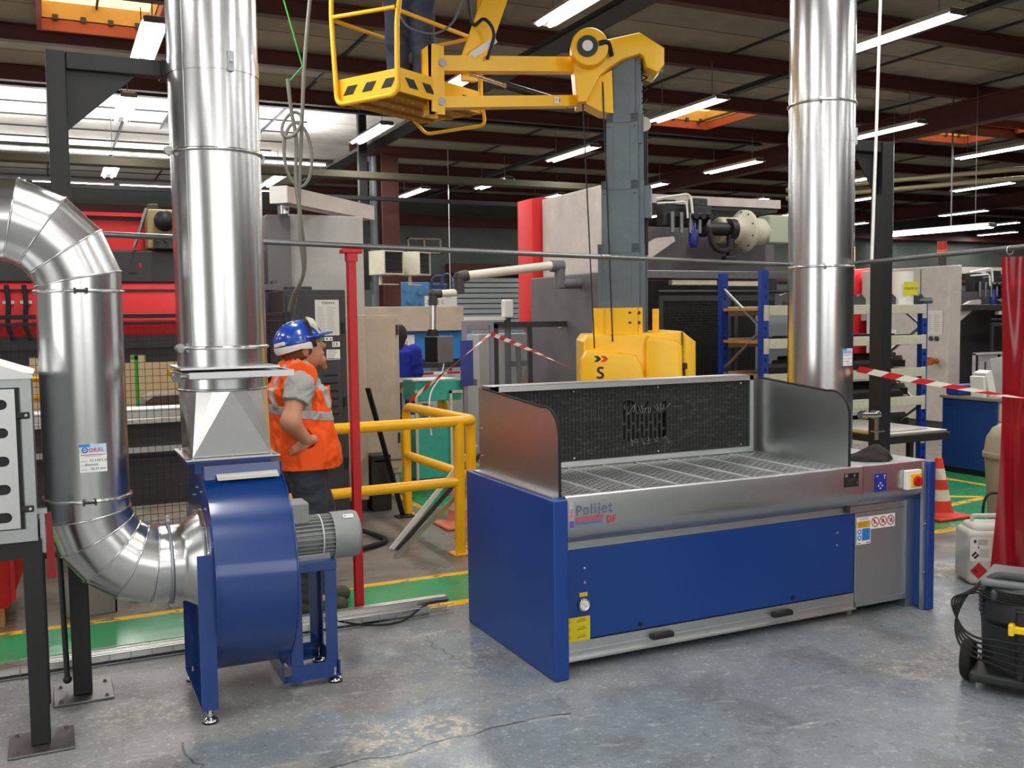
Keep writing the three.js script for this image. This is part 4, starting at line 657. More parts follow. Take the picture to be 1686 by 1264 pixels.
function cone(x, z, h, label, s = 1, dusty) {
  const t = thing('traffic_cone', label, 'cone', 'traffic cones'), R = 0.115 * s, r = 0.028 * s, y0 = 0.035, or = dusty ? std('#d87a5c', 0.6) : std('#e8432a', 0.5), wh = std(dusty ? '#e0c9b8' : '#f0e6d4', 0.5);
  const f = (k) => R + (r - R) * k, ys = [0, 0.24, 0.44, 0.62, 0.82, 1];
  for (let i = 0; i < 5; i++) part(i % 2 ? 'white_band' : 'orange_band', at(lathe([[f(ys[i]), ys[i] * (h - y0)], [f(ys[i + 1]), ys[i + 1] * (h - y0)], ...(i === 4 ? [[r * 0.8, h - y0 + 0.006], [0, h - y0 + 0.006]] : [])], 28), x, y0, z), i % 2 ? wh : or, t);
  const b = 0.19 * s; part('base', [rbox(x - b, x + b, 0.002, 0.028, z - b, z + b, 0.012, 2), at(lathe([[R + 0.035, 0], [R + 0.01, 0.012], [R, 0.03]], 28), x, 0.024, z)], or, t);
}
cone(6.63, -5.73, 0.49, 'orange and white traffic cone right of the bench');
cone(2.98, -7.35, 0.47, 'dusty orange traffic cone behind the yellow railing', 0.9, true);
{ const t = thing('stay_bar', 'black inclined stay bar bolted to floor near cabinet', 'brace'); part('bar', bar(V(2.34, 1.14, -7.72), V(2.68, 0.02, -7.9), 0.05, 0.014), M.blackPaint, t); part('foot', rbox(2.62, 2.78, 0.001, 0.014, -7.96, -7.84, 0.003, 1), M.blackPaint, t); bolt(t, 2.74, 0.02, -7.9, 0.012); }
single('floor_hose', 'black rubber hose curving across floor behind red post', 'hose', tube([V(1.7, 0.2, -7.0), V(1.85, 0.05, -6.8), V(2.1, 0.022, -6.9), V(2.25, 0.022, -7.05), V(2.2, 0.03, -7.3), V(2.0, 0.1, -7.5)], 0.02, 8, 50), M.rubber);
// ---------- wire fence and the press behind it ----------
{
  const t = thing('wire_fence', 'black wire mesh safety fence in front of the red press', 'fence'), z = -7.4, x0 = -1.6, x1 = 1.62, w = [];
  part('top_bar', [rbox(x0, x1, 1.735, 1.765, z - 0.02, z + 0.02, 0.004, 1), rbox(x0, x1, 1.69, 1.71, z - 0.02, z + 0.02, 0.004, 1)], M.blackPaint, t);
  part('bottom_bar', rbox(x0, x1, 0.08, 0.11, z - 0.02, z + 0.02, 0.004, 1), M.blackPaint, t);
  for (const x of [x0, x1]) part('post', rbox(x - 0.025, x + 0.025, 0.002, 1.77, z - 0.025, z + 0.025, 0.004, 1), M.blackPaint, t);
  for (let x = x0; x < x1; x += 0.05) w.push(box(x - 0.0017, x + 0.0017, 0.1, 1.7, z - 0.0015, z + 0.0015)); for (let y = 0.12; y < 1.7; y += 0.05) w.push(box(x0, x1, y - 0.0017, y + 0.0017, z + 0.0015, z + 0.0045));
  part('wire_mesh', w, M.black, t).userData.kind = 'stuff';
}
{
  const t = thing('press_brake', 'red and black press brake behind wire fence at left', 'press'), x0 = -3.2, x1 = 1.4, zf = -8.4;
  part('upper_beam', [rbox(x0, x1, 2.02, 2.285, -8.95, zf, 0.02, 2)], M.charcoal, t);
  part('top_cover', [box(x0, x1, 2.285, 2.55, -9.1, -8.66), box(x0, x1, 2.57, 2.6, -9.0, -8.6)], M.machineRed, t);
  part('top_rail', box(x0, x1, 2.545, 2.575, -8.8, -8.62), M.black, t);
  part('ram', [slab([[zf - 0.02, 2.02], [zf + 0.02, 1.9], [zf + 0.02, 1.72], [zf - 0.06, 1.6], [zf - 0.4, 1.6], [zf - 0.4, 2.02]], 'x', x0, x1)], M.machineRed, t);
  part('ram_strip', box(x0, x1, 1.958, 1.972, zf + 0.0, zf + 0.02), M.charcoal, t);
  part('tool_clamp', [box(x0, x1, 1.5, 1.6, -8.62, -8.45), box(x0, x1, 1.44, 1.5, -8.58, -8.49), ...Array.from({ length: 12 }, (_, i) => box(x0 + 0.2 + i * 0.37, x0 + 0.45 + i * 0.37, 1.38, 1.46, -8.57, -8.5))], M.darkSteel, t);
  part('bed_top', [box(x0, x1, 0.93, 1.0, -8.7, -8.4), box(x0, x1, 0.885, 0.9, -8.72, -8.38)], M.alu, t);
  part('bed', [box(x0, x1, 0.2, 0.885, -8.75, -8.46), box(x0, x1, 0.62, 0.66, -8.46, -8.42)], M.charcoal, t);
  part('bed_strip', box(x0, x1, 0.64, 0.69, -8.46, -8.41), M.alu, t);
  part('side_frame', [slab([[-8.35, 0.002], [-8.35, 0.95], [-8.8, 1.05], [-8.9, 1.3], [-8.8, 1.55], [-8.35, 1.62], [-8.35, 2.4], [-10, 2.4], [-10, 0.002]], 'x', 1.4, 1.55)], M.charcoal, t);
  part('end_cover', [box(1.15, 1.4, 0.35, 0.8, -8.46, -8.36)], M.machineRed, t);
  part('red_frame_end', box(1.4, 1.44, 0.55, 1.0, -8.36, -8.3), M.machineRed, t);
  part('guide_column', [rbox(1.62, 1.7, 0.9, 2.0, -8.5, -8.38, 0.006, 1), rbox(1.72, 1.76, 0.9, 2.05, -8.45, -8.36, 0.006, 1)], std('#5d525c', 0.5, 0.3), t);
  part('guide_cap', [rbox(1.56, 1.8, 1.96, 2.01, -8.52, -8.34, 0.006, 1)], M.greyDark, t);
  part('drive_housing', [rbox(1.55, 1.64, 1.55, 1.95, -8.5, -8.3, 0.02, 2), rod(V(1.66, 1.2, -8.35), V(1.66, 1.5, -8.35), 0.04, 14)], M.black, t);
  for (const [x, k] of [[-0.29, 0], [-0.17, 1]]) { const h = part('hose', tube([V(x, 2.0, zf + 0.03), V(x + 0.01, 1.85, zf + 0.06), V(x, 1.7, zf + 0.05), V(x + 0.03, 1.58, zf + 0.02)], 0.018, 8, 24), M.rubber, t); for (const y of [1.87, 1.7]) part('hose_clip', [box(x - 0.03, x + 0.05, y - 0.012, y + 0.012, zf + 0.02, zf + 0.035)], M.white, h); }
  for (const x of [-0.5, 0.1, 0.62]) part('slot', rbox(x - 0.03, x + 0.03, 2.095, 2.11, zf - 0.004, zf + 0.002, 0.006, 2), M.black, t);
  part('slot', rbox(0.665, 0.685, 2.14, 2.18, zf - 0.004, zf + 0.002, 0.004, 1), M.red, t);
}
{
  const t = thing('hydraulic_valve', 'tan hydraulic block with round black accumulator on the press', 'valve');
  part('block', rbox(0.74, 1.05, 2.3, 2.62, -8.62, -8.42, 0.015, 2), M.tan, t); part('accumulator', at(new THREE.SphereGeometry(0.085, 22, 16), 0.87, 2.52, -8.35), M.black, t); part('accumulator', at(new THREE.SphereGeometry(0.06, 18, 12), 0.98, 2.5, -8.36), M.black, t);
  part('cap', [rbox(0.76, 0.84, 2.62, 2.67, -8.58, -8.5, 0.01, 1), rbox(0.98, 1.06, 2.62, 2.72, -8.56, -8.48, 0.01, 1)], M.charcoal, t); part('pipe', tube([V(0.74, 2.62, -8.4), V(0.7, 2.5, -8.38), V(0.66, 2.38, -8.36), V(0.63, 2.3, -8.36)], 0.014, 7, 20), M.steel, t); part('pipe', tube([V(0.68, 2.4, -8.32), V(0.85, 2.38, -8.3), V(1.05, 2.36, -8.3)], 0.008, 6, 20), M.alu, t);
  part('manifold', [rbox(0.78, 1.0, 2.29, 2.38, -8.4, -8.3, 0.01, 1), ...[0, 1, 2].map((i) => at(new THREE.CylinderGeometry(0.018, 0.018, 0.06, 10), 0.8 + i * 0.07, 2.36, -8.29, PI / 2))], M.darkSteel, t);
}
{
  const t = thing('press_column', 'tall pale grey press column panel behind the worker', 'machine panel');
  part('panel', rbox(1.93, 2.6, 0.002, 2.635, -9.3, -8.6, 0.012, 2), M.grey, t);
  part('dark_edge', rbox(1.72, 1.93, 1.2, 2.62, -9.2, -8.55, 0.012, 2), std('#6a6768', 0.5), t);
  part('dark_cover', rbox(1.86, 2.1, 0.3, 2.0, -8.6, -8.52, 0.01, 1), M.charcoal, t);
  part('plinth', box(2.2, 2.55, 0.002, 0.08, -8.6, -8.58), M.charcoal, t);
}
{
  const t = thing('slewing_jib', 'pale grey box-section jib on top of press column', 'jib');
  const a = V(1.76, 2.745, -8.18), b = V(2.86, 2.745, -9.32); part('beam', bar(a, b, 0.16, 0.135), M.beige, t); part('post', rod(V(1.86, 2.62, -8.5), V(1.86, 2.69, -8.5), 0.05, 18), M.chrome, t);
  part('end_cover', bar(a, a.clone().add(V(-0.012, 0, 0.012)), 0.165, 0.14), M.white, t);
}
const paperLines = (c, w, h, n, col = '#8a8a88') => { c.fillStyle = col; for (let i = 0; i < n; i++) { const y = h * (0.2 + 0.72 * i / n); c.fillRect(w * 0.1, y, w * (0.2 + 0.15 * hash2(i, 4)), 3); c.fillRect(w * 0.5, y, w * (0.2 + 0.2 * hash2(i, 9)), 3); } };
{
  const t = thing('electrical_cabinet', 'black electrical cabinet with paper notices behind the worker', 'cabinet'), z = -7.7;
  part('carcass', rbox(1.66, 2.165, 0.06, 1.945, -8.25, z, 0.008, 2), M.charcoal, t); part('plinth', box(1.68, 2.15, 0.002, 0.06, -8.2, z - 0.03), M.black, t);
  part('door', rbox(1.69, 2.12, 0.12, 1.9, z, z + 0.012, 0.005, 1), M.charcoal, t);
  for (const y of [0.5, 1.0, 1.6]) part('hinge', rod(V(2.14, y, z + 0.01), V(2.14, y + 0.08, z + 0.01), 0.012, 8), M.black, t);
  for (let i = 0; i < 11; i++) part('louvre', slab([[z + 0.012, 0], [z + 0.026, -0.004], [z + 0.012, -0.02]], 'x', 1.97, 2.08).translate(0, 1.27 - i * 0.063 - (i > 5 ? 0.06 : 0), 0), M.charcoal, t);
  part('seam', [box(1.69, 2.12, 1.388, 1.394, z + 0.012, z + 0.015)], M.greyDark, t);
  plate('notice', t, 0.195, 0.285, (c, w, h) => { c.fillStyle = '#d4d2cc'; c.fillRect(0, 0, w, h); c.fillStyle = '#222'; c.font = 'bold 40px serif'; c.fillText('Omera', w * 0.28, 44); paperLines(c, w, h, 18); }, 2.008, 1.722, z + 0.014);
  plate('icon_strip', t, 0.095, 0.03, (c, w, h) => { c.fillStyle = '#e8e8e2'; c.fillRect(0, 0, w, h); c.fillStyle = '#2a9a50'; c.fillRect(0, 0, 80, h); c.fillStyle = '#333'; c.fillRect(110, 24, 36, 34); c.beginPath(); c.moveTo(190, 62); c.lineTo(214, 20); c.lineTo(238, 62); c.fill(); }, 2.0, 1.552, z + 0.014);
  plate('ce_mark', t, 0.062, 0.042, (c, w, h) => { c.fillStyle = '#f0efe9'; c.fillRect(0, 0, w, h); c.fillStyle = '#222'; c.font = 'bold 150px sans-serif'; c.fillText('CE', 20, 138); }, 2.075, 1.508, z + 0.014);
  plate('notice', t, 0.11, 0.082, (c, w, h) => { c.fillStyle = '#ebeae4'; c.fillRect(0, 0, w, h); c.fillStyle = '#555'; for (let i = 0; i < 6; i++) c.fillRect(20, 16 + i * 28, 110 + 90 * hash2(i, 2), 9); }, 2.05, 1.425, z + 0.014);
}
{
  const t = thing('side_cabinet', 'narrow pale cabinet column beside the black electrical cabinet', 'cabinet');
  part('carcass', rbox(2.2, 2.51, 0.1, 1.745, -8.58, -8.3, 0.008, 2), M.beigeWarm, t); part('plinth', box(2.22, 2.5, 0.002, 0.1, -8.48, -8.33), M.charcoal, t); part('seam', box(2.2, 2.53, 0.78, 0.785, -8.3, -8.296), M.charcoal, t);
}
{ const t = thing('steel_block', 'small dark steel pedestal beside the pale column', 'pedestal'); part('block', rbox(2.52, 2.7, 0.002, 0.5, -8.45, -8.25, 0.006, 1), M.darkSteel, t); part('bracket', [box(2.55, 2.8, 0.44, 0.455, -8.3, -8.25), box(2.5, 2.72, 0.75, 0.79, -8.35, -8.3)], M.steel, t); }
{
  const t = thing('tool_cabinet', 'beige tall cabinet with closed door near the yellow rail', 'cabinet');
  part('carcass', rbox(2.66, 3.06, 0.2, 1.745, -9.9, -9.02, 0.006, 1), M.beigeWarm, t); part('door', rbox(2.66, 3.02, 0.25, 1.72, -9.02, -9.0, 0.004, 1), M.beigeWarm, t); for (const y of [1.55, 0.5]) part('hinge', rod(V(3.035, y, -9.0), V(3.035, y + 0.1, -9.0), 0.012, 8), M.charcoal, t);
  part('leg', [box(2.68, 2.72, 0.002, 0.2, -9.1, -9.04), box(3.0, 3.04, 0.002, 0.2, -9.1, -9.04), box(2.68, 2.72, 0.002, 0.2, -9.88, -9.82), box(3.0, 3.04, 0.002, 0.2, -9.88, -9.82)], M.beigeWarm, t);
}
// seen through the gap of the press
single('wall_locker', 'pale cream locker seen through the press gap', 'locker', [rbox(-1.0, 1.9, 0.002, 1.9, -13.2, -12.6, 0.01, 1), ...[-0.4, 0.2, 0.8, 1.4].map((x) => box(x - 0.008, x + 0.008, 0.1, 1.85, -12.6, -12.59))], std('#cbb48c', 0.6));
single('green_post', 'bright green post seen through the press gap', 'post', [box(0.86, 0.9, 0.002, 1.6, -12.0, -11.96), box(0.62, 0.9, 1.28, 1.32, -12.0, -11.96)], std('#38a838', 0.5));
single('dark_board', 'dark grey board leaning seen through the press gap', 'board', [rbox(0.48, 0.74, 0.002, 1.4, -11.9, -11.87, 0.004, 1)], M.charcoal);
single('yellow_barrier', 'yellow double rail seen through the press gap at left', 'railing', [rod(V(-0.6, 1.16, -10.6), V(0.15, 1.16, -10.6), 0.03, 10), rod(V(-0.6, 0.98, -10.6), V(0.15, 0.98, -10.6), 0.03, 10), rod(V(-0.58, 0.002, -10.6), V(-0.58, 1.19, -10.6), 0.03, 10)], M.yellow);
single('covered_pile', 'grey-brown covered pile on the press rear table', 'pile', slab([[0.75, 0.8], [0.78, 0.98], [0.85, 1.02], [1.33, 1.03], [1.37, 0.8]], 'z', -10.2, -9.6, 0.02), std('#8a7c6c', 0.8));
single('yellow_bracket', 'yellow angle bracket seen through the press gap beside duct', 'bracket', [bar(V(1.05, 1.2, -10.4), V(1.5, 1.2, -10.4), 0.06, 0.06), bar(V(1.05, 1.2, -10.4), V(1.35, 1.0, -10.4), 0.05, 0.05), box(1.48, 1.54, 0.002, 1.25, -10.43, -10.37)], M.yellow);
// ---------- middle distance ----------
{
  const t = thing('blue_press', 'blue press with beige top beam in middle distance', 'press');
  part('top_beam', rbox(3.2, 5.4, 1.53, 1.88, -13.6, -13.0, 0.01, 1), M.beigeWarm, t); part('ram', rbox(3.9, 5.55, 1.12, 1.53, -13.4, -13.08, 0.01, 1), std('#2878bd', 0.5), t);
  part('tool_rail', box(3.9, 5.5, 1.0, 1.12, -13.3, -13.12), M.darkSteel, t); part('bed', [box(3.9, 5.5, 0.1, 0.86, -13.4, -12.75), box(3.9, 5.5, 0.86, 0.93, -13.4, -12.68)], M.grey, t);
  for (let i = 0; i < 6; i++) part('striped_edge', box(4.2 + i * 0.2, 4.4 + i * 0.2, 0.93, 0.96, -12.74, -12.69), i % 2 ? M.white : M.red, t);
  part('side_frame', box(3.3, 3.9, 0.002, 1.53, -13.6, -13.0), M.beigeWarm, t);
  plate('notice', t, 0.17, 0.26, (c, w, h) => { c.fillStyle = '#e6e2da'; c.fillRect(0, 0, w, h); paperLines(c, w, h, 12); c.fillStyle = '#c33'; c.fillRect(w * 0.3, h * 0.3, 16, h * 0.3); }, 4.58, 1.35, -13.07);
  plate('warning_sign', t, 0.06, 0.11, (c, w, h) => { c.fillStyle = '#e8c62c'; c.fillRect(0, 0, w, h * 0.6); c.fillStyle = '#d03a2a'; c.fillRect(0, h * 0.6, w, h * 0.4); }, 4.98, 1.32, -13.07);
}
{
  const t = thing('steel_column', 'dark red H-section steel column behind the heaters', 'column'), x = 5.28, z = -16;
  part('column', [box(x - 0.15, x + 0.15, 0.002, 4.5, z + 0.13, z + 0.15), box(x - 0.15, x + 0.15, 0.002, 4.5, z - 0.15, z - 0.13), box(x - 0.01, x + 0.01, 0.002, 4.5, z - 0.13, z + 0.13)], M.oxide, t);
  single('downpipe', 'grey downpipe standing against the dark red column', 'pipe', [rod(V(4.95, 0.002, -15.75), V(4.95, 4.4, -15.75), 0.06, 14)], M.mastGrey);
  single('cable_duct', 'narrow black cable duct left of the grey downpipe', 'duct', box(4.7, 4.84, 2.2, 5.24, -15.8, -15.7), M.black);
  const red = thing('steel_column', 'dark red column further right at back', 'column'); part('column', [box(26.2, 26.6, 0.002, 4.3, -25.4, -25.2)], M.oxide, red); part('pipe', rod(V(25.9, 0.002, -25.2), V(25.9, 4.3, -25.2), 0.13, 12), M.mastGrey, red);
}
function heater(x, y, z, turn, label) {
  const t = thing('unit_heater', label, 'heater', 'pair of heaters on the column bracket'); t.position.set(x, y, z); t.rotation.y = turn; t.userData.fixed = true;
  part('casing', [box(-0.2, 0.2, 0.36, 0.38, -0.4, 0), box(-0.2, 0.2, 0, 0.02, -0.4, 0), box(-0.2, -0.18, 0.02, 0.36, -0.4, 0), box(0.18, 0.2, 0.02, 0.36, -0.4, 0), box(-0.2, 0.2, 0.02, 0.36, -0.4, -0.38)], M.cream, t);
  for (let i = 0; i < 9; i++) part('louvre_blade', at(box(-0.18, 0.18, -0.018, 0.018, -0.002, 0.002), 0, 0.04 + i * 0.037, -0.02, 0.6), M.charcoal, t);
  part('bracket', [box(-0.12, -0.08, -0.14, 0, -0.25, -0.21), box(-0.12, 0.25, -0.16, -0.14, -0.26, -0.2)], M.cream, t);
}
heater(5.0, 2.42, -14.9, 0.35, 'left heater box with dark louvred mouth'); heater(5.6, 2.42, -15.1, 0.75, 'right heater box with dark louvred mouth');
single('blue_cabinet', 'blue cabinet with round dials in the distance', 'cabinet', [rbox(6.85, 7.5, 0.002, 2.5, -20.5, -20, 0.01, 1), ...[[6.98, 2.35], [7.05, 2.1], [7.3, 2.3], [7.35, 2.05]].map(([x, y]) => at(new THREE.CylinderGeometry(0.07, 0.07, 0.04, 14), x, y, -19.98, PI / 2))], std('#4a7ca8', 0.5));
single('pump_unit', 'dark blue pump unit with looped hoses', 'pump', [rbox(7.35, 7.65, 2.15, 2.45, -19.6, -19.3, 0.04, 2), tube([V(7.3, 2.3, -19.3), V(7.3, 2.55, -19.25), V(7.5, 2.6, -19.25), V(7.52, 2.4, -19.25)], 0.025, 7, 24), tube([V(7.5, 2.4, -19.3), V(7.55, 2.62, -19.25), V(7.7, 2.6, -19.25), V(7.75, 2.2, -19.25)], 0.025, 7, 24), rod(V(7.5, 0.0, -19.45), V(7.5, 2.2, -19.45), 0.05, 10)], std('#2c3f6c', 0.4));
{ const t = thing('zone_sign', 'white zone sign with black letters hanging in distance', 'sign'); plate('sign_face', t, 0.72, 0.24, (c, w, h) => { c.fillStyle = '#dcdcd6'; c.fillRect(0, 0, w, h); c.fillStyle = '#222'; c.font = '84px sans-serif'; c.fillText('ZONE C', 26, 122, 470); c.font = '26px sans-serif'; c.fillText('ATELIER', 330, 36); }, 7.38, 2.06, -19, 0, 0, 512); part('stand', rod(V(7.6, 2.17, -19.02), V(7.6, 5.24, -19.02), 0.008, 6), M.alu, t); }
{ // control pendant on its jointed arm
  const t = thing('control_pendant', 'dark control pendant box hanging from jointed grey arm', 'control box'), z = -8.8;
  const tube1 = std('#d8d4c6', 0.45);
  part('arm_tube', rod(V(4.72, 2.235, z), V(3.68, 2.115, z), 0.045, 18), tube1, t); part('arm_tube', rod(V(3.6, 1.955, z), V(3.36, 1.94, z), 0.036, 16), tube1, t); part('drop_tube', rod(V(3.335, 1.93, z), V(3.325, 1.56, z), 0.032, 16), M.alu, t);
  part('elbow_joint', [rod(V(3.7, 2.12, z), V(3.6, 2.1, z), 0.055, 16), rod(V(3.61, 2.13, z), V(3.61, 1.94, z), 0.052, 16), at(new THREE.SphereGeometry(0.055, 16, 12), 3.61, 2.1, z)], M.charcoal, t); part('elbow_joint', [at(new THREE.SphereGeometry(0.048, 16, 12), 3.34, 1.94, z), rod(V(3.34, 1.95, z), V(3.335, 1.83, z), 0.043, 16), rod(V(3.34, 1.94, z), V(3.42, 1.945, z), 0.042, 16)], M.charcoal, t); part('elbow_joint', [rod(V(4.62, 2.22, z), V(4.76, 2.22, z), 0.06, 16), rod(V(4.72, 2.04, z), V(4.96, 2.04, z), 0.05, 14), rod(V(4.72, 2.24, z), V(4.72, 2.0, z), 0.055, 16)], M.greyDark, t);
  part('swivel', [rod(V(3.325, 1.52, z), V(3.325, 1.58, z), 0.06, 16), rod(V(3.325, 1.58, z), V(3.325, 1.6, z), 0.045, 16)], M.black, t);
  const b = part('box', rbox(-0.135, 0.135, -0.13, 0.13, -0.08, 0.08, 0.01, 2), M.greyDark, t); b.position.set(3.39, 1.405, z); b.rotation.y = 0.62; const s = part('screen', rbox(-0.12, 0.12, -0.115, 0.125, -0.004, 0.004, 0.004, 1), std('#0c0d10', 0.25), b); s.position.set(-0.0, 0, 0.0); s.scale.set(0.6, 1, 1); s.rotation.y = PI / 2; s.position.set(-0.136, 0, 0);
  part('cable', tube([V(3.42, 1.28, z + 0.05), V(3.36, 1.15, z + 0.1), V(3.24, 1.0, z + 0.15), V(3.2, 0.8, z + 0.2), V(3.22, 0.6, z + 0.2)], 0.007, 6, 40), M.white, t);
}
{ // teal trolley with trays
  const t = thing('teal_trolley', 'teal wheeled trolley standing inside the yellow rail', 'trolley');
  part('body', rbox(3.25, 3.74, 0.1, 0.69, -9.5, -9.1, 0.01, 1), M.teal, t); part('base_frame', box(3.25, 3.74, 0.07, 0.1, -9.5, -9.1), M.charcoal, t); for (const x of [3.3, 3.74]) for (const z of [-9.14, -9.46]) part('castor', [at(new THREE.CylinderGeometry(0.035, 0.035, 0.03, 14), x, 0.037, z, PI / 2)], M.rubber, t);
  part('post', [box(3.24, 3.265, 0.1, 1.0, -9.11, -9.085), box(3.6, 3.625, 0.1, 0.98, -9.09, -9.065), box(3.24, 3.265, 0.1, 1.0, -9.5, -9.48)], M.cream, t); part('shelf_lip', box(3.24, 3.745, 0.68, 0.71, -9.52, -9.08), M.cream, t); part('handle_rail', box(3.6, 3.74, 0.955, 0.98, -9.09, -9.065), M.cream, t);
  part('tray', rbox(3.25, 3.75, 0.88, 1.08, -9.5, -9.12, 0.008, 1), M.teal, t);
  single('paper_sheets', 'loose white papers lying on teal trolley tray', 'paper', [at(box(-0.25, 0.2, 0, 0.012, -0.16, 0.17), 3.5, 1.086, -9.3, 0, 0.2), at(box(-0.12, 0.12, 0, 0.01, -0.1, 0.1), 3.38, 1.083, -9.2, 0, -0.3)], M.white);
  single('bin_bag', 'white plastic bag lying under the teal tray', 'bag', (() => { const g = new THREE.SphereGeometry(1, 20, 14), p = g.attributes.position; for (let i = 0; i < p.count; i++) { const x = p.getX(i), y = p.getY(i), z = p.getZ(i), k = 0.7 + 0.6 * fbm(x * 2 + 4, z * 2 + y * 2, 3); p.setXYZ(i, 3.42 + x * 0.1 * k, 0.775 + y * 0.065 * k, -9.25 + z * 0.09 * k); } g.computeVertexNormals(); return g; })(), std('#c9cbcc', 0.5));
}
{ const t = thing('yellow_trestle', 'yellow steel trestle table holding a plank stack', 'trestle'); for (const x of [3.35, 3.95]) part('a_frame', [bar(V(x - 0.12, 0.005, -10.2), V(x, 0.9, -10.2), 0.05, 0.05), bar(V(x + 0.16, 0.005, -10.2), V(x, 0.9, -10.2), 0.05, 0.05), bar(V(x - 0.1, 0.35, -10.2), V(x + 0.12, 0.35, -10.2), 0.04, 0.04)], M.yellow, t); part('beam', box(3.2, 4.2, 0.9, 0.95, -10.5, -10.1), M.yellow, t); part('worktop', box(3.1, 4.3, 0.95, 1.02, -10.8, -10.0), std('#6e6658', 0.7, 0, { map: rep(grime, 2) }), t); }
single('paper_cup', 'pale paper cup standing on the trestle table edge', 'cup', at(lathe([[0, 0], [0.03, 0], [0.042, 0.1], [0.039, 0.1], [0.028, 0.006]], 16), 3.3, 1.022, -10.1), M.cream);
single('red_stand', 'thin red steel stand on the far green floor', 'stand', [box(3.0, 3.03, 0.01, 0.92, -10.25, -10.22), box(2.9, 3.03, 0.9, 0.93, -10.25, -10.22), rbox(2.8, 3.08, 0.002, 0.014, -10.4, -10.1, 0.004, 1)], M.red);
{ // clear safety screen
  const t = thing('safety_screen', 'clear framed safety screen behind the bench', 'screen'), z = -9.1, clear = phys({ color: '#e6eaf0', transmission: 0.92, roughness: 0.08, thickness: 0 });
  part('frame', [box(3.76, 3.8, 0.05, 1.67, z - 0.02, z + 0.02), box(4.06, 4.1, 0.05, 1.67, z - 0.02, z + 0.02), box(3.8, 4.06, 1.63, 1.67, z - 0.02, z + 0.02)], std('#9c9ab0', 0.4, 0.4), t);
  part('pane', box(3.8, 4.06, 0.1, 1.63, z - 0.002, z + 0.002), clear, t); part('frame', [box(4.1, 4.15, 0.05, 1.64, z - 0.03, z + 0.02), box(4.1, 4.95, 1.6, 1.66, z - 0.03, z + 0.02), box(4.5, 4.54, 0.05, 1.6, z - 0.03, z + 0.02)], M.charcoal, t); part('pane', box(4.15, 4.5, 0.1, 1.6, z - 0.002, z + 0.002), clear, t);
  part('blue_sleeve', box(3.72, 3.86, 1.02, 1.48, z + 0.03, z + 0.034), phys({ color: '#4a5fb8', transmission: 0.4, roughness: 0.2, thickness: 0 }), t);
}
{ const t = thing('stop_station', 'grey pedestal with white-topped arm and brown triangle sign', 'pedestal'); part('pole', rod(V(4.5, 0.02, -9.6), V(4.5, 1.7, -9.6), 0.035, 12), M.darkSteel, t); part('head', rbox(4.45, 4.56, 1.7, 1.9, -9.66, -9.56, 0.02, 2), M.white, t); part('arm', box(4.0, 4.5, 1.68, 1.72, -9.63, -9.58), M.white, t); part('triangle_sign', slab([[4.58, 0.96], [4.78, 0.96], [4.68, 1.18]], 'z', -9.5, -9.49), std('#9a5f1c', 0.6), t); part('collar', [rod(V(4.5, 0.86, -9.6), V(4.5, 0.94, -9.6), 0.07, 12), rod(V(4.62, 0.9, -9.55), V(4.62, 1.4, -9.6), 0.03, 10), bar(V(4.5, 1.2, -9.6), V(4.75, 1.2, -9.6), 0.05, 0.06)], M.charcoal, t); part('foot', rbox(4.4, 4.6, 0.002, 0.02, -9.7, -9.5, 0.004, 1), M.charcoal, t); }
single('white_backdrop', 'white steel cabinets seen behind the clear screen', 'cabinet', [rbox(4.85, 5.9, 0.002, 1.5, -11.6, -11.2, 0.01, 1), box(5.15, 5.18, 0.1, 1.45, -11.2, -11.19), box(5.5, 5.53, 0.1, 1.45, -11.2, -11.19)], std('#c6c6be', 0.6));
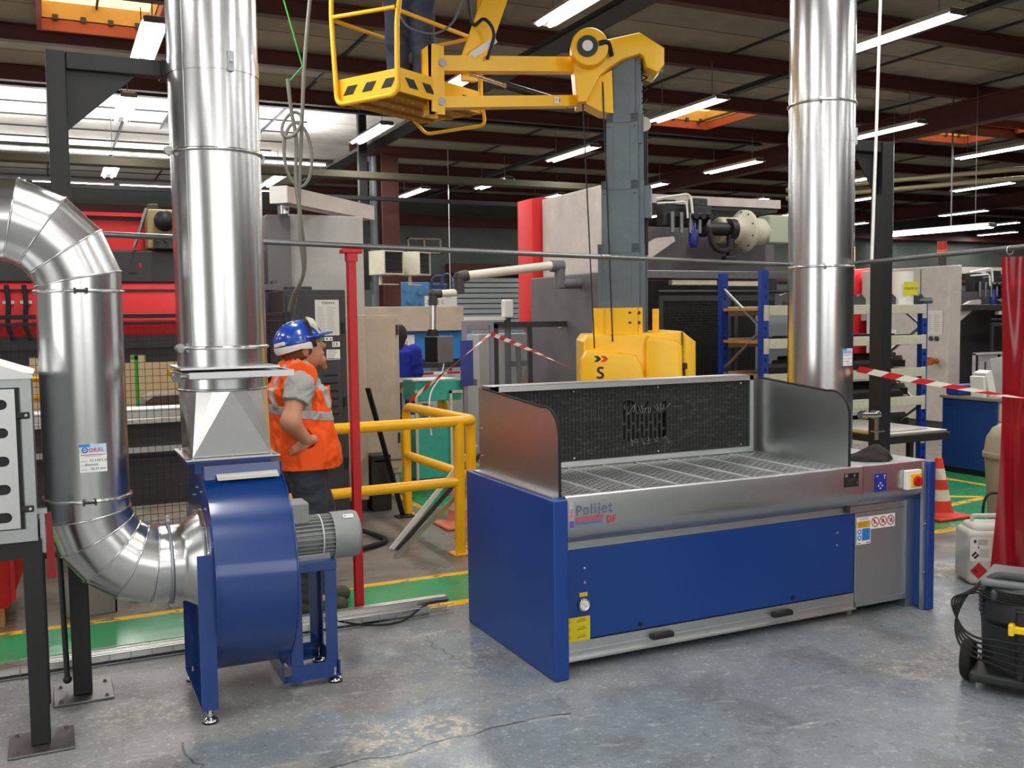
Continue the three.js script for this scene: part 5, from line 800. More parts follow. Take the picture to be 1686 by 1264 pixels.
// ---------- mast lift with basket ----------
{
  const t = thing('mast_lift', 'yellow vertical mast lift with jib and grey telescopic mast', 'lift');
  const F = new THREE.Matrix4().makeTranslation(4.36, 0, -6.93).multiply(new THREE.Matrix4().makeRotationY(-0.4421));
  const inF = (g) => { for (const k of Array.isArray(g) ? g : [g]) k.applyMatrix4(F); return g; };
  const P = (n, g, m, par = t) => part(n, inF(g), m, par);
  const mast = (g) => { for (const k of Array.isArray(g) ? g : [g]) k.rotateY(-0.22); return g; };
  const sec = [[-0.105, 0.075, 3.2, 3.8, 0.1], [-0.15, 0.095, 2.7, 3.34, 0.13], [-0.19, 0.1, 2.2, 2.8, 0.155], [-0.22, 0.105, 0.4, 2.29, 0.175]];
  sec.forEach(([a, b, y0, y1, d], i) => {
    const s = P('mast_section', mast([rbox(a, b, y0, y1, -d, d, 0.008, 2), box(b, b + 0.045, y0, y1, -d, -d + 0.06), box(b, b + 0.045, y0, y1, d - 0.09, d - 0.03)]), M.mastGrey);
    if (i) { const c = P('mast_collar', mast([box(a - 0.006, b + 0.006, y1 - 0.07, y1, d, d + 0.006), box(a - 0.006, a + 0.05, y0, y1, d, d + 0.006), box(b - 0.055, b + 0.006, y0, y1, d, d + 0.006)]), M.mastGrey, s); for (const x of [a + 0.02, b - 0.02]) for (const y of [y1 - 0.03, y1 - 0.1]) { const p = V(x, y, d + 0.008).applyAxisAngle(YUP, -0.22).applyMatrix4(F); bolt(s, p.x, p.y, p.z, 0.014, 'z', M.mastGrey); } }
  });
  P('lift_chain', mast([rod(V(0.15, 2.2, 0.02), V(0.15, 3.3, 0.02), 0.008, 6), rod(V(0.165, 2.2, 0.02), V(0.165, 3.3, 0.02), 0.008, 6)]), M.darkSteel);
  P('pulley', mast([at(new THREE.CylinderGeometry(0.06, 0.06, 0.03, 24), 0.14, 3.26, 0.05, PI / 2)]), M.cream); P('pulley_bracket', mast([box(0.09, 0.13, 3.1, 3.36, 0.02, 0.12)]), M.mastGrey);
  P('cable_guide', mast([box(0.14, 0.2, 2.5, 2.76, -0.04, 0.1)]), M.mastGrey);
  P('mast_bracket', mast([rbox(-0.27, 0.1, 1.4, 1.77, 0.14, 0.22, 0.008, 1), rbox(0.1, 0.135, 1.4, 1.77, -0.05, 0.2, 0.006, 1)]), M.liftYellow); P('mast_bracket', mast([rbox(0.2, 0.25, 1.4, 1.76, -0.1, 0.0, 0.006, 1)]), M.liftYellow);
  for (const [x, y] of [[0.04, 1.73], [0.04, 1.65], [0.115, 1.73], [0.115, 1.65]]) { const p = V(x, y, 0.222).applyAxisAngle(YUP, -0.22).applyMatrix4(F); bolt(t, p.x, p.y, p.z, 0.016, 'z', M.charcoal); }
  // hood
  const bodyS = [[-0.4, 0.32], [-0.4, 1.5], [-0.36, 1.555], [0.0, 1.56], [0.36, 1.58], [0.41, 1.575], [0.5, 1.5], [0.505, 0.32]];
  P('hood', slab(bodyS, 'z', -0.55, 0.27, 0.03), M.hoodYellow);
  P('hood', slab([[-0.425, 0.32], [-0.42, 1.36], [-0.38, 1.435], [-0.05, 1.405], [0.02, 1.39], [0.07, 1.3], [0.12, 1.0], [0.14, 0.32]], 'z', 0.2, 0.38, 0.03), M.hoodYellow);
  P('hood', slab([[0.1, 0.32], [0.1, 1.5], [0.12, 1.545], [0.36, 1.5], [0.4, 1.46], [0.42, 0.32]], 'z', 0.2, 0.33, 0.035), M.hoodYellow);
  P('rear_cover', slab([[0.405, 0.32], [0.415, 1.555], [0.44, 1.545], [0.512, 1.49], [0.515, 0.32]], 'z', -0.5, 0.28, 0.01), M.liftYellow);
  P('cover_seam', [box(0.4, 0.406, 0.35, 1.57, -0.4, 0.2905)], M.black);
  P('latch', [rbox(0.37, 0.44, 1.27, 1.32, 0.27, 0.31, 0.01, 1), rod(V(0.4, 1.3, 0.3), V(0.42, 1.22, 0.295), 0.008, 6)], M.black);
  P('chassis', [rbox(-0.45, 0.52, 0.1, 0.34, -1.3, 0.5, 0.02, 2)], M.charcoal); for (const x of [-0.45, 0.45]) for (const z of [-1.1, 0.35]) P('wheel', [at(new THREE.CylinderGeometry(0.16, 0.16, 0.12, 26), x, 0.16, z, 0, 0, PI / 2)], M.rubber);
  const decal = (n, w, h, d, x, y, z, px = 128) => { const p = V(x, y, z).applyMatrix4(F); return plate(n, t, w, h, d, p.x, p.y, p.z, -0.4421, 0, px, -0.4); };
  decal('maker_mark', 0.13, 0.06, (c, w, h) => { const ch = (x, col) => { c.fillStyle = col; c.beginPath(); c.moveTo(x, 6); c.lineTo(x + 34, 6); c.lineTo(x + 60, h / 2); c.lineTo(x + 34, h - 6); c.lineTo(x, h - 6); c.lineTo(x + 26, h / 2); c.fill(); }; ch(4, '#1c1814'); ch(58, '#e03418'); }, -0.26, 1.365, 0.381);
  decal('name_letter', 0.1, 0.1, (c, w, h) => { c.fillStyle = '#171310'; c.font = 'bold 170px sans-serif'; c.fillText('S', 8, 126, 112); }, -0.26, 1.255, 0.381);
  decal('fire_label', 0.045, 0.04, (c, w, h) => { c.fillStyle = '#c8202a'; c.fillRect(0, 0, w, h); c.fillStyle = '#eee'; c.beginPath(); c.moveTo(64, 30); c.lineTo(90, 90); c.lineTo(38, 90); c.fill(); }, 0.37, 1.15, 0.332);
  // jib head
  const K = (u, v) => [(u - 1034) / 197.5, 1.7 + (521 - v) / 196];
  P('jib_head', slab([K(990, 88), K(1051, 76), K(1090, 100), K(1090, 126), K(1079, 138), K(1062, 130), K(1057, 113), K(1051, 109), K(1023, 117), K(1005, 128), K(988, 141), K(977, 161), K(966, 182), K(952, 183), K(948, 150), K(945, 110), K(965, 90)], 'z', -0.2, 0.17, 0.012), M.liftYellow);
  P('cover_plate', slab([K(966, 182), K(977, 161), K(988, 141), K(1008, 130), K(1010, 198), K(990, 195)], 'z', -0.16, 0.1), M.liftYellow);
  { const [px, py] = K(966, 103); const h = P('pivot_housing', [at(lathe([[0, -0.06], [0.15, -0.06], [0.15, 0.08], [0.14, 0.095], [0, 0.1]], 36), px + 0.02, py, 0.19, PI / 2)], M.liftYellow); P('hub_disc', [at(new THREE.CylinderGeometry(0.083, 0.083, 0.02, 32), px, py, 0.295, PI / 2)], M.charcoal, h); P('hub_cap', [at(new THREE.CylinderGeometry(0.042, 0.042, 0.01, 24), px, py, 0.31, PI / 2)], M.white, h); P('hose_stub', [tube([V(px + 0.09, py + 0.02, 0.29), V(px + 0.16, py + 0.03, 0.28), V(px + 0.2, py - 0.05, 0.2)], 0.02, 8, 16)], M.black, h); }
  { const [a, b] = K(1085, 95); P('cable_coil', [at(torus(0.1, 0.012, 28, 6), a + 0.01, b - 0.06, -0.05, 0, PI / 2 - 0.3), at(torus(0.1, 0.012, 28, 6), a + 0.025, b - 0.06, -0.05, 0, PI / 2 - 0.3)], M.steel); }
  P('coiled_cable', [tube(Array.from({ length: 40 }, (_, i) => V(0.14 + Math.cos(i * 0.9) * 0.03, 3.75 - i * 0.013, -0.02 + Math.sin(i * 0.9) * 0.03)), 0.006, 6, 160)], M.black);
  // jib arms and ram (world coordinates)
  const A0 = V(2.735, 3.635, -7.08), A1 = V(4.03, 3.765, -7.13), B0 = V(2.725, 3.345, -7.08), B1 = V(3.98, 3.47, -7.13);
  part('jib_arm', [bar(A0, A1, 0.13, 0.115)], M.liftYellow, t); part('jib_arm', [bar(B0, B1, 0.12, 0.085)], M.liftYellow, t);
  part('ram_rod', rod(V(3.03, 3.6, -7.1), V(3.38, 3.54, -7.13), 0.018, 12), M.chrome, t); part('ram_barrel', rod(V(3.36, 3.545, -7.13), V(3.93, 3.45, -7.15), 0.032, 14), M.black, t);
  for (const [p, q] of [[A0, 1], [B0, 1]]) part('pivot_pin', rod(p.clone().add(V(0.03, 0, 0.09)), p.clone().add(V(0.03, 0, -0.09)), 0.03, 14), M.steel, t);
  plate('arm_label', t, 0.06, 0.05, (c, w, h) => { c.fillStyle = '#f0ece2'; c.fillRect(0, 0, w, h); c.fillStyle = '#c33'; c.fillRect(96, 8, 24, 80); c.strokeStyle = '#333'; c.lineWidth = 8; c.beginPath(); c.moveTo(16, 60); c.lineTo(40, 40); c.lineTo(66, 66); c.moveTo(50, 20); c.lineTo(70, 40); c.stroke(); }, 3.78, 3.45, -7.055, 0.04, 0, 128);
  part('floodlight_bracket', [bar(V(3.0, 3.72, -7.05), V(3.2, 3.86, -7.05), 0.05, 0.02), bar(V(3.02, 3.72, -7.02), V(3.22, 3.86, -7.02), 0.02, 0.05)], M.white, t);
  // basket
  const e1 = V(0.866, 0, -0.5), e2 = V(-0.5, 0, -0.866), C = V(2.62, 3.35, -7.3), a = 0.49, b = 0.31;
  const Q = (u, y, v) => C.clone().addScaledVector(e1, u).addScaledVector(e2, v).add(V(0, y, 0));
  const BM = new THREE.Matrix4().makeBasis(e1, YUP.clone(), e2.clone().negate()).setPosition(C);
  const B = (n, g, m) => { for (const k of Array.isArray(g) ? g : [g]) k.applyMatrix4(BM); return part(n, g, m, t); };      // local: x along e1, z = -e2
  B('basket_floor', [box(-a, a, 0, 0.012, -b, b), ...[-0.2, 0, 0.2].map((z) => box(-a, a, -0.02, 0, z - 0.02, z + 0.02))], std('#c58a2c', 0.6, 0, { map: rep(grime, 3) }));
  for (let i = 0; i < 7; i++) for (let j = 0; j < 3; j++) { const p = Q(-0.38 + i * 0.12, -0.003, -0.2 + j * 0.2 + 0.07); bolt(t, p.x, p.y, p.z, 0.014, 'y', M.liftYellow, 'rivet'); }
  const toe = (g) => B('toe_board', g, M.liftYellow); toe(box(-a - 0.004, -a, -0.01, 0.16, -b, b)); toe(box(a, a + 0.004, -0.01, 0.16, -b, b)); toe(box(-a, a, -0.01, 0.16, b, b + 0.004)); toe(box(-a, a, -0.01, 0.16, -b - 0.004, -b));
  const chev = (x0, z0, dx, dz, n) => { for (let i = 0; i < n; i++) { const s = i * 0.19, g = new THREE.BufferGeometry(), q = (k, y) => [x0 + dx * k, y, z0 + dz * k]; const p = [q(s, 0.1), q(s + 0.1, 0.1), q(s + 0.15, 0.035), q(s, 0.1), q(s + 0.15, 0.035), q(s + 0.05, 0.035)]; g.setAttribute('position', new THREE.Float32BufferAttribute(p.flat(), 3)); g.computeVertexNormals(); B('hazard_mark', g, M.black); } };
  chev(-a - 0.006, b - 0.03, 0, -1, 3); chev(-a + 0.05, b + 0.006, 1, 0, 2); chev(a - 0.25, b + 0.006, 1, 0, 1);
  const tb = (n, pts, bend, r = 0.019) => part(n, bent(pts, r, bend, 10), M.liftYellow, t);
  tb('hoop', [Q(-a - 0.02, 1.1, b + 0.01), Q(-a - 0.03, 0.62, b + 0.02), Q(-a - 0.03, -0.03, b - 0.02), Q(-a - 0.03, -0.03, -b), Q(-a - 0.03, 0.5, -b - 0.01), Q(-a + 0.1, 1.1, -b - 0.02)], 0.07);
  tb('mid_rail', [Q(-a - 0.03, 0.62, b), Q(-a - 0.03, 0.58, -b)], 0.02, 0.016); tb('mid_rail', [Q(-a, 0.6, b + 0.01), Q(a, 0.6, b + 0.01), Q(a, 0.6, -b)], 0.05, 0.016); tb('mid_rail', [Q(-a, 0.56, -b - 0.01), Q(a, 0.56, -b - 0.01)], 0.02, 0.016); tb('top_rail', [Q(-a - 0.02, 1.1, b), Q(a, 1.1, b), Q(a, 1.1, -b), Q(-a + 0.1, 1.1, -b)], 0.06);
  for (const z of [-b, b]) tb('corner_post', [Q(a, 0, z), Q(a, 1.1, z)], 0.02);
  tb('step_loop', [Q(a - 0.1, 0.0, b), Q(a + 0.06, -0.09, b), Q(a + 0.06, -0.09, -b), Q(a + 0.02, 0.1, -b)], 0.06, 0.014);
  part('mounting_plate', [bar(V(2.69, 3.26, -6.98), V(2.7, 3.76, -6.98), 0.05, 0.02), box(2.66, 2.78, 3.25, 3.76, -7.17, -7.15), box(2.66, 2.78, 3.25, 3.76, -7.02, -7.0), box(2.66, 2.7, 3.25, 3.76, -7.16, -7.0)], M.liftYellow, t);
  part('gate_panel', [bar(V(3.06, 3.68, -7.12), V(3.3, 4.28, -7.14), 0.03, 0.2), box(2.98, 3.1, 3.55, 3.75, -7.16, -7.1)], M.liftYellow, t);
  part('lanyard_hose', tube([V(2.42, 3.98, -7.0), V(2.5, 3.86, -6.98), V(2.7, 3.84, -6.98), V(2.86, 3.95, -7.0), V(2.95, 4.15, -7.02), V(2.97, 4.25, -7.02)], 0.009, 6, 40), M.mastGrey, t); part('power_cable', tube([V(3.14, 3.7, -7.0), V(3.2, 3.9, -7.0), V(3.12, 4.0, -7.0), V(3.02, 3.95, -7.0), V(2.98, 4.2, -7.0)], 0.014, 7, 40), M.black, t);
  // loose drop cables
  part('drop_cable', rod(V(3.99, 3.55, -7.02), V(3.93, 1.45, -6.75), 0.006, 6), M.black, t); part('drop_cable', rod(V(4.13, 3.6, -6.93), V(4.1, 1.5, -6.75), 0.006, 6), M.black, t);
}
// ---------- press brakes seen from the rear ----------
function rearPress(x0, x1, zr, top, red, label, o = {}) {      // left side at x0, rear face at zr, red front panel at the far end
  const t = thing('press_brake', label, 'press'), zf = zr - o.depth, k = top / 3.05, yb = o.band ?? 2.17 * k;
  part('side_panel', rbox(x0, x0 + 0.08, yb, top, zf, zr, 0.012, 2), M.beige, t);
  part('front_cover', [slab([[x0 - 0.1, red], [x0 - 0.1, top + 0.02], [x0 + 0.35, top + 0.06], [x0 + 0.35, red - 0.1], [x0 + 0.02, red - 0.15]], 'z', zf - 0.45, zf - 0.06, 0.01)], M.machineRed, t);
  part('inner_plate', box(x0 + 0.05, x0 + 0.1, yb - 0.2, top - 0.1, zf - 0.1, zf + 0.05), M.beige, t); part('red_disc', at(new THREE.CylinderGeometry(0.12 * k, 0.12 * k, 0.02, 24), x0 + 0.04, top - 0.25, zf - 0.03, 0, 0, PI / 2), M.machineRed, t);
  part('frame', [rbox(x0 + 0.08, x1, yb, top - 0.35, zf, zr - 0.55, 0.01, 1), box(x0 + 0.1, x1, top - 0.14, top - 0.02, zf + 0.1, zr - 0.5)], M.greyDark, t);
  part('top_plate', [box(x0 + 0.08, x1, top - 0.1, top, zr - 0.5, zr - 0.44)], M.beige, t);
  part('lower_beam', [rbox(x0 + 0.08, x1, yb - 0.06, yb + 0.03, zr - 0.3, zr, 0.01, 1)], M.steel, t);
  part('light_tray', [rbox(x0 + 0.9, x0 + 1.5, yb - 0.13, yb - 0.07, zr - 0.1, zr - 0.02, 0.01, 1), rbox(x0 + 1.55, x0 + 2.1, yb - 0.14, yb - 0.08, zr - 0.1, zr - 0.02, 0.01, 1)], M.cream, t);
  part('rear_wall', box(x0 + 0.1, x1, 0.02, yb - 0.06, zf + 0.1, zr - 0.5), M.charcoal, t);
  part('top_rail', [rod(V(x0 + 0.7, yb - 0.2, zr), V(x1, yb - 0.2, zr), 0.02, 8)], M.darkSteel, t);
  // mesh guard doors
  for (let i = 0; i < 2; i++) { const a = x0 + 0.72 + i * 1.0, b = a + 0.95; const d = part('guard_door', [box(a, b, yb - 0.3, yb - 0.24, zr - 0.03, zr), box(a, b, 0.1, 0.16, zr - 0.03, zr), box(a, a + 0.05, 0.16, yb - 0.3, zr - 0.03, zr), box(b - 0.05, b, 0.16, yb - 0.3, zr - 0.03, zr), box(a + 0.05, b - 0.05, 0.16, 0.85, zr - 0.02, zr - 0.015)], M.charcoal, t); const w = []; for (let x = a + 0.06; x < b - 0.05; x += 0.03) w.push(box(x - 0.004, x + 0.004, 0.85, yb - 0.3, zr - 0.018, zr - 0.014)); for (let y = 0.87; y < yb - 0.3; y += 0.03) w.push(box(a + 0.05, b - 0.05, y - 0.004, y + 0.004, zr - 0.014, zr - 0.01)); part('mesh', w, M.black, d).userData.kind = 'stuff'; }
  // hydraulic cylinder with flange, motor, valves
  const cx = o.cyl ?? x0 + 2.05, cy = top - 0.4;
  const cyl = lathe([[0, 0], [0.13, 0], [0.15, 0.05], [0.15, 0.3], [0.19, 0.31], [0.19, 0.36], [0.24, 0.37], [0.24, 0.42], [0.16, 0.43], [0.15, 0.7], [0, 0.7]], 32); cyl.rotateZ(-PI / 2); part('cylinder', at(cyl, cx - 0.35, cy, zr - 0.25), M.cream, t);
  for (let i = 0; i < 10; i++) { const a = i / 10 * 2 * PI; bolt(t, cx + 0.015, cy + Math.cos(a) * 0.215, zr - 0.25 + Math.sin(a) * 0.215, 0.022, 'x', M.charcoal); }
  part('drive_motor', [rod(V(cx - 0.62, cy + 0.0, zr - 0.12), V(cx - 0.2, cy, zr - 0.12), 0.075, 18), rod(V(cx - 0.64, cy, zr - 0.12), V(cx - 0.6, cy, zr - 0.12), 0.095, 18), rod(V(cx - 0.28, cy, zr - 0.12), V(cx - 0.2, cy, zr - 0.12), 0.12, 20), rod(V(cx - 0.25, cy - 0.05, zr - 0.1), V(cx - 0.27, cy - 0.32, zr - 0.1), 0.045, 12), rbox(cx - 0.36, cx - 0.2, cy - 0.4, cy - 0.3, zr - 0.15, zr - 0.05, 0.02, 1)], M.black, t);
  part('junction_box', rbox(cx + 0.3, cx + 0.62, cy - 0.14, cy + 0.18, zr - 0.32, zr - 0.1, 0.02, 2), std('#a3ac96', 0.5), t);
  part('valve_block', rbox(cx - 1.15, cx - 0.99, cy + 0.02, cy + 0.3, zr - 0.25, zr - 0.1, 0.01, 1), M.darkSteel, t); const vx = cx - 1.15, vm = part('valve_block', [rbox(vx + 0.35, vx + 0.62, cy + 0.05, cy + 0.24, zr - 0.25, zr - 0.08, 0.01, 1), rbox(vx + 0.4, vx + 0.58, cy + 0.24, cy + 0.33, zr - 0.22, zr - 0.1, 0.01, 1)], M.darkSteel, t);
  part('valve_stem', [0, 1, 2, 3, 4].map((i) => rod(V(vx + 0.08 + i * 0.12, cy - 0.06, zr - 0.06), V(vx + 0.08 + i * 0.12, cy + 0.16, zr - 0.06), 0.025, 10)), M.steel, vm); part('valve_stem', [0, 1, 2].map((i) => rod(V(vx + 0.34 + i * 0.1, cy + 0.12, zr - 0.1), V(vx + 0.34 + i * 0.1, cy + 0.12, zr + 0.02), 0.032, 10)), M.black, vm);
  part('filter_bowl', at(lathe([[0, 0], [0.03, 0], [0.055, 0.06], [0.055, 0.18], [0.03, 0.2], [0.03, 0.27], [0, 0.27]], 16), vx + 0.36, cy - 0.22, zr - 0.06), std('#1c2f80', 0.25), t);
  part('white_pipe', [tube([V(vx - 0.1, cy + 0.3, zr - 0.1), V(vx + 0.15, cy + 0.34, zr - 0.06), V(vx + 0.3, cy + 0.34, zr - 0.05), V(vx + 0.34, cy + 0.15, zr - 0.05)], 0.014, 7, 30), tube([V(vx - 0.1, cy + 0.25, zr - 0.08), V(vx + 0.1, cy + 0.26, zr - 0.04), V(vx + 0.24, cy + 0.26, zr - 0.04), V(vx + 0.27, cy + 0.1, zr - 0.04)], 0.012, 7, 30)], M.white, t);
  part('black_hose', tube([V(vx + 0.55, cy, zr - 0.05), V(vx + 0.6, cy - 0.2, zr - 0.02), V(vx + 0.75, cy - 0.25, zr - 0.04), V(vx + 0.9, cy - 0.2, zr - 0.1)], 0.03, 8, 30), M.rubber, t);
  part('bracket_arm', [slab([[vx - 0.5, cy - 0.3], [vx - 0.1, cy - 0.12], [vx + 0.1, cy - 0.1], [vx + 0.12, cy - 0.15], [vx - 0.3, cy - 0.4], [vx - 0.5, cy - 0.42]], 'z', zr - 0.12, zr - 0.06)], M.beige, t);
  return t;
}
rearPress(5.2, 7.95, -8.78, 3.06, 1.62, 'large beige and red press brake behind the lift mast', { depth: 1.33, cyl: 7.2, band: 2.16 });
{
  const t = thing('machine_cabinet', 'dark grey machine cabinet with small yellow warning triangle', 'cabinet');
  part('carcass', rbox(4.96, 5.19, 0.1, 2.145, -9.95, -8.55, 0.012, 2), M.greyDark, t); part('plinth', box(4.98, 5.18, 0.002, 0.1, -9.9, -8.6), M.black, t); part('door_edge', box(5.17, 5.19, 0.15, 2.1, -8.56, -8.545), M.charcoal, t);
  plate('warning_triangle', t, 0.1, 0.1, (c, w, h) => { c.fillStyle = '#6c686d'; c.fillRect(0, 0, w, h); c.fillStyle = '#e8c418'; c.beginPath(); c.moveTo(w / 2, 10); c.lineTo(w - 8, h - 14); c.lineTo(8, h - 14); c.fill(); c.fillStyle = '#222'; c.beginPath(); c.moveTo(w / 2 + 8, 40); c.lineTo(w / 2 - 16, 66); c.lineTo(w / 2, 66); c.lineTo(w / 2 - 6, 98); c.lineTo(w / 2 + 18, 62); c.lineTo(w / 2 + 2, 62); c.fill(); }, 4.957, 1.63, -9.25, -PI / 2, 0, 128);
}
rearPress(11.9, 16, -10.0, 2.38, 1.1, 'smaller beige and red press brake at far right', { depth: 1.85, cyl: 13.5, band: 1.78 });
{
  const t = thing('machine_cabinet', 'tall pale beige cabinet with orange key lock at right', 'cabinet');
  part('carcass', rbox(11.55, 11.79, 0.12, 2.36, -11.4, -9.85, 0.012, 2), M.beige, t); part('plinth', box(11.58, 11.78, 0.002, 0.12, -11.35, -9.9), M.charcoal, t); part('door_seam', box(11.545, 11.552, 0.15, 2.33, -10.36, -10.35), M.charcoal, t);
  part('lock', [rod(V(11.55, 1.0, -10.05), V(11.42, 1.0, -10.05), 0.04, 14), rod(V(11.44, 1.0, -10.05), V(11.38, 1.0, -10.05), 0.06, 14)], std('#b8662c', 0.35, 0.5), t); part('keyhole', [rod(V(11.55, 1.32, -10.05), V(11.53, 1.32, -10.05), 0.035, 12), rod(V(11.55, 1.32, -10.15), V(11.53, 1.32, -10.15), 0.035, 12)], M.charcoal, t);
  plate('notice', t, 0.3, 0.36, (c, w, h) => { c.fillStyle = '#d8cfc4'; c.fillRect(0, 0, w, h); paperLines(c, w, h, 8); }, 11.543, 1.55, -10.1, -PI / 2, 0, 128);
  plate('notice', t, 0.42, 0.3, (c, w, h) => { c.fillStyle = '#e4dfd6'; c.fillRect(0, 0, w, h); paperLines(c, w, h, 6); }, 11.543, 1.3, -11.0, -PI / 2, 0, 128);
  part('stack_lamp', [rod(V(11.68, 2.36, -10.1), V(11.68, 2.5, -10.1), 0.06, 14)], M.charcoal, t); part('lamp_lens', rod(V(11.68, 2.5, -10.1), V(11.68, 2.6, -10.1), 0.065, 16), std('#e8702a', 0.4), t); part('lamp_lens', rod(V(11.68, 2.6, -10.1), V(11.68, 2.72, -10.1), 0.065, 16), std('#c02a20', 0.4), t);
}
single('orange_carton', 'pale yellow wooden crate standing on far press', 'crate', rbox(11.7, 12.1, 2.42, 2.8, -12.5, -12.2, 0.01, 1), std('#d8b868', 0.6));
single('dark_cover', 'dark grey cover panel below the far red press end', 'panel', rbox(11.5, 11.75, 0.002, 1.75, -12.5, -12.0, 0.01, 1), M.charcoal);
{ // open white radiator-like carrier
  const t = thing('white_rack_frame', 'open pale metal frame standing against far press', 'frame'); part('frame', [box(11.0, 11.03, 0.3, 1.15, -9.0, -8.97), box(11.55, 11.6, 0.3, 1.15, -9.0, -8.97), box(11.0, 11.6, 1.13, 1.16, -9.0, -8.97)], M.grey, t); part('panel', box(11.15, 11.5, 0.3, 1.12, -9.03, -9.01), M.grey, t); for (const x of [11.26, 11.37]) for (const y of [0.55, 0.9]) part('slot', box(x - 0.012, x + 0.012, y - 0.13, y + 0.13, -9.01, -9.005), M.black, t); part('leg', [box(11.0, 11.03, 0.002, 0.3, -9.0, -8.97), box(11.57, 11.6, 0.002, 0.3, -9.0, -8.97)], M.grey, t);
}
// ---------- tool rack ----------
{
  const t = thing('tool_rack', 'blue pallet rack with cream beams holding press tools', 'rack'), x0 = 6.2, x1 = 8.32, zf = -7.4, zb = -8.08, lv = [1.74, 1.42, 1.08, 0.78, 0.42];
  const up = (x, z) => { const h = []; for (let y = 0.15; y < 2.05; y += 0.1) h.push([[-0.012, y], [0.012, y], [0.008, y + 0.035], [-0.008, y + 0.035]]); const g = [slab([[-0.04, 0.005], [0.04, 0.005], [0.04, x < 7 ? 2.12 : 1.8], [-0.04, x < 7 ? 2.12 : 1.8]], 'z', -0.002, 0.002, 0, x < 7 ? h : h.slice(0, 16)), box(-0.04, -0.036, 0.005, x < 7 ? 2.12 : 1.8, -0.06, 0), box(0.036, 0.04, 0.005, x < 7 ? 2.12 : 1.8, -0.06, 0)]; for (const q of g) q.translate(x, 0, z); return g; };
  for (const [x, z] of [[x0, zf], [x0, zb + 0.06], [x1, zf], [x1, zb + 0.06]]) part('upright', up(x, z), M.rackBlue, t);
  for (const x of [x0, x1]) for (let i = 0; i < 4; i++) { const y = 0.3 + i * 0.42; part('diagonal_brace', bar(V(x, y, i % 2 ? zf - 0.04 : zb + 0.02), V(x, y + 0.42, i % 2 ? zb + 0.02 : zf - 0.04), 0.025, 0.02), M.zincDull, t); }
  for (const y of lv) { part('beam', [rbox(x0 + 0.04, x1 - 0.02, y - 0.05, y + 0.045, zf - 0.02, zf + 0.02, 0.006, 1), box(x1 - 0.04, x1 + 0.02, y - 0.1, y + 0.05, zf, zf + 0.006), box(x0 - 0.02, x0 + 0.04, y - 0.1, y + 0.05, zf, zf + 0.006)], M.cream, t); part('beam', box(x0 + 0.04, x1 - 0.02, y - 0.05, y + 0.045, zb, zb + 0.04), M.cream, t); part('shelf_board', box(x0 - 0.02, x1, y + 0.0, y + 0.03, zb + 0.04, zf - 0.02), M.wood, t); }
  const die = (n, x, y, z, L, w, h, lab, m, nt = 5) => { const sh = [[0, 0], [w, 0], [w, h * 0.6], [w * 0.7, h * 0.6], [w * 0.5, h], [w * 0.3, h * 0.6], [0, h * 0.6]]; single('press_tool', lab, 'tool', slab(sh.map(([a, b]) => [z + a, y + b]), 'x', x, x + L), m, 'press tools on the rack'); };
  const steelD = std('#3a3834', 0.45, 0.6, { map: rep(grime, 3) });
  const rows = ['top', 'second', 'third', 'fourth', 'lowest'];
  lv.forEach((y, i) => { const n = [0, 0, 3, 3, 3][i]; for (let k = 0; k < n; k++) die('tool', 6.3 + k * 0.14 + rr(0, 0.1), y + 0.046 + 0.0, zf - 0.16 - k * 0.13, 1.6 + rr(0, 0.25), 0.1, 0.09 + 0.03 * k, 'long dark press tool bar on the ' + rows[i] + ' rack shelf, ' + ['front', 'middle', 'rear'][k] + ' one', steelD); });
  for (let k = 0; k < 5; k++) { const x = 6.4 + k * 0.42; single('tool_holder', ['first', 'second', 'third', 'fourth', 'fifth'][k] + ' notched grey tool holder from left on top rack shelf', 'tool', slab([[x, 1.786], [x + 0.05, 1.786], [x + 0.06, 1.83], [x + 0.14, 1.83], [x + 0.15, 1.786], [x + 0.3, 1.786], [x + 0.31, 1.84 + 0.02 * (k % 2)], [x + 0.25, 1.9], [x + 0.2, 1.87], [x + 0.12, 1.91], [x + 0.03, 1.88], [x, 1.9]], 'z', zf - 0.1, zf - 0.06), M.steel, 'tool holders on top shelf'); }
  single('flat_bar', 'flat black steel bars lying on second rack shelf', 'bar', [box(6.35, 8.15, 1.466, 1.476, zf - 0.3, zf - 0.05), box(6.5, 8.0, 1.476, 1.486, zf - 0.25, zf - 0.1)], steelD);
  single('angle_offcut', 'pale angle offcut leaning on the third rack shelf', 'offcut', [bar(V(7.75, 1.15, zf - 0.1), V(8.05, 1.22, zf - 0.2), 0.06, 0.02)], M.steel);
  single('grey_board', 'pale blue-grey board standing behind the rack shelves', 'board', rbox(6.9, 7.5, 0.002, 1.72, -8.4, -8.36, 0.006, 1), std('#9aa4ac', 0.6));
  const s = thing('document_tube', 'white document holder with yellow shelf label on rack', 'holder'); part('holder', rod(V(8.1, 1.786, zf - 0.1), V(8.1, 2.13, zf - 0.1), 0.11, 24), M.white, s); plate('shelf_label', s, 0.2, 0.14, (c, w, h) => { c.fillStyle = '#e2d838'; c.fillRect(0, 0, w, h); c.fillStyle = '#444'; c.font = 'bold 44px sans-serif'; c.fillText('ETAGERE 24', 12, 105, 232); }, 8.1, 1.95, zf + 0.012);
  single('steel_pin', 'round steel bar end resting on rack corner', 'bar', rod(V(8.24, 1.825, zf - 0.12), V(8.46, 1.825, zf - 0.04), 0.033, 12), M.steel);
  single('rack_pole', 'thin grey pole standing at rear of the rack', 'pole', rod(V(8.0, 0.002, -8.2), V(8.0, 2.4, -8.2), 0.03, 10), M.steel);
}
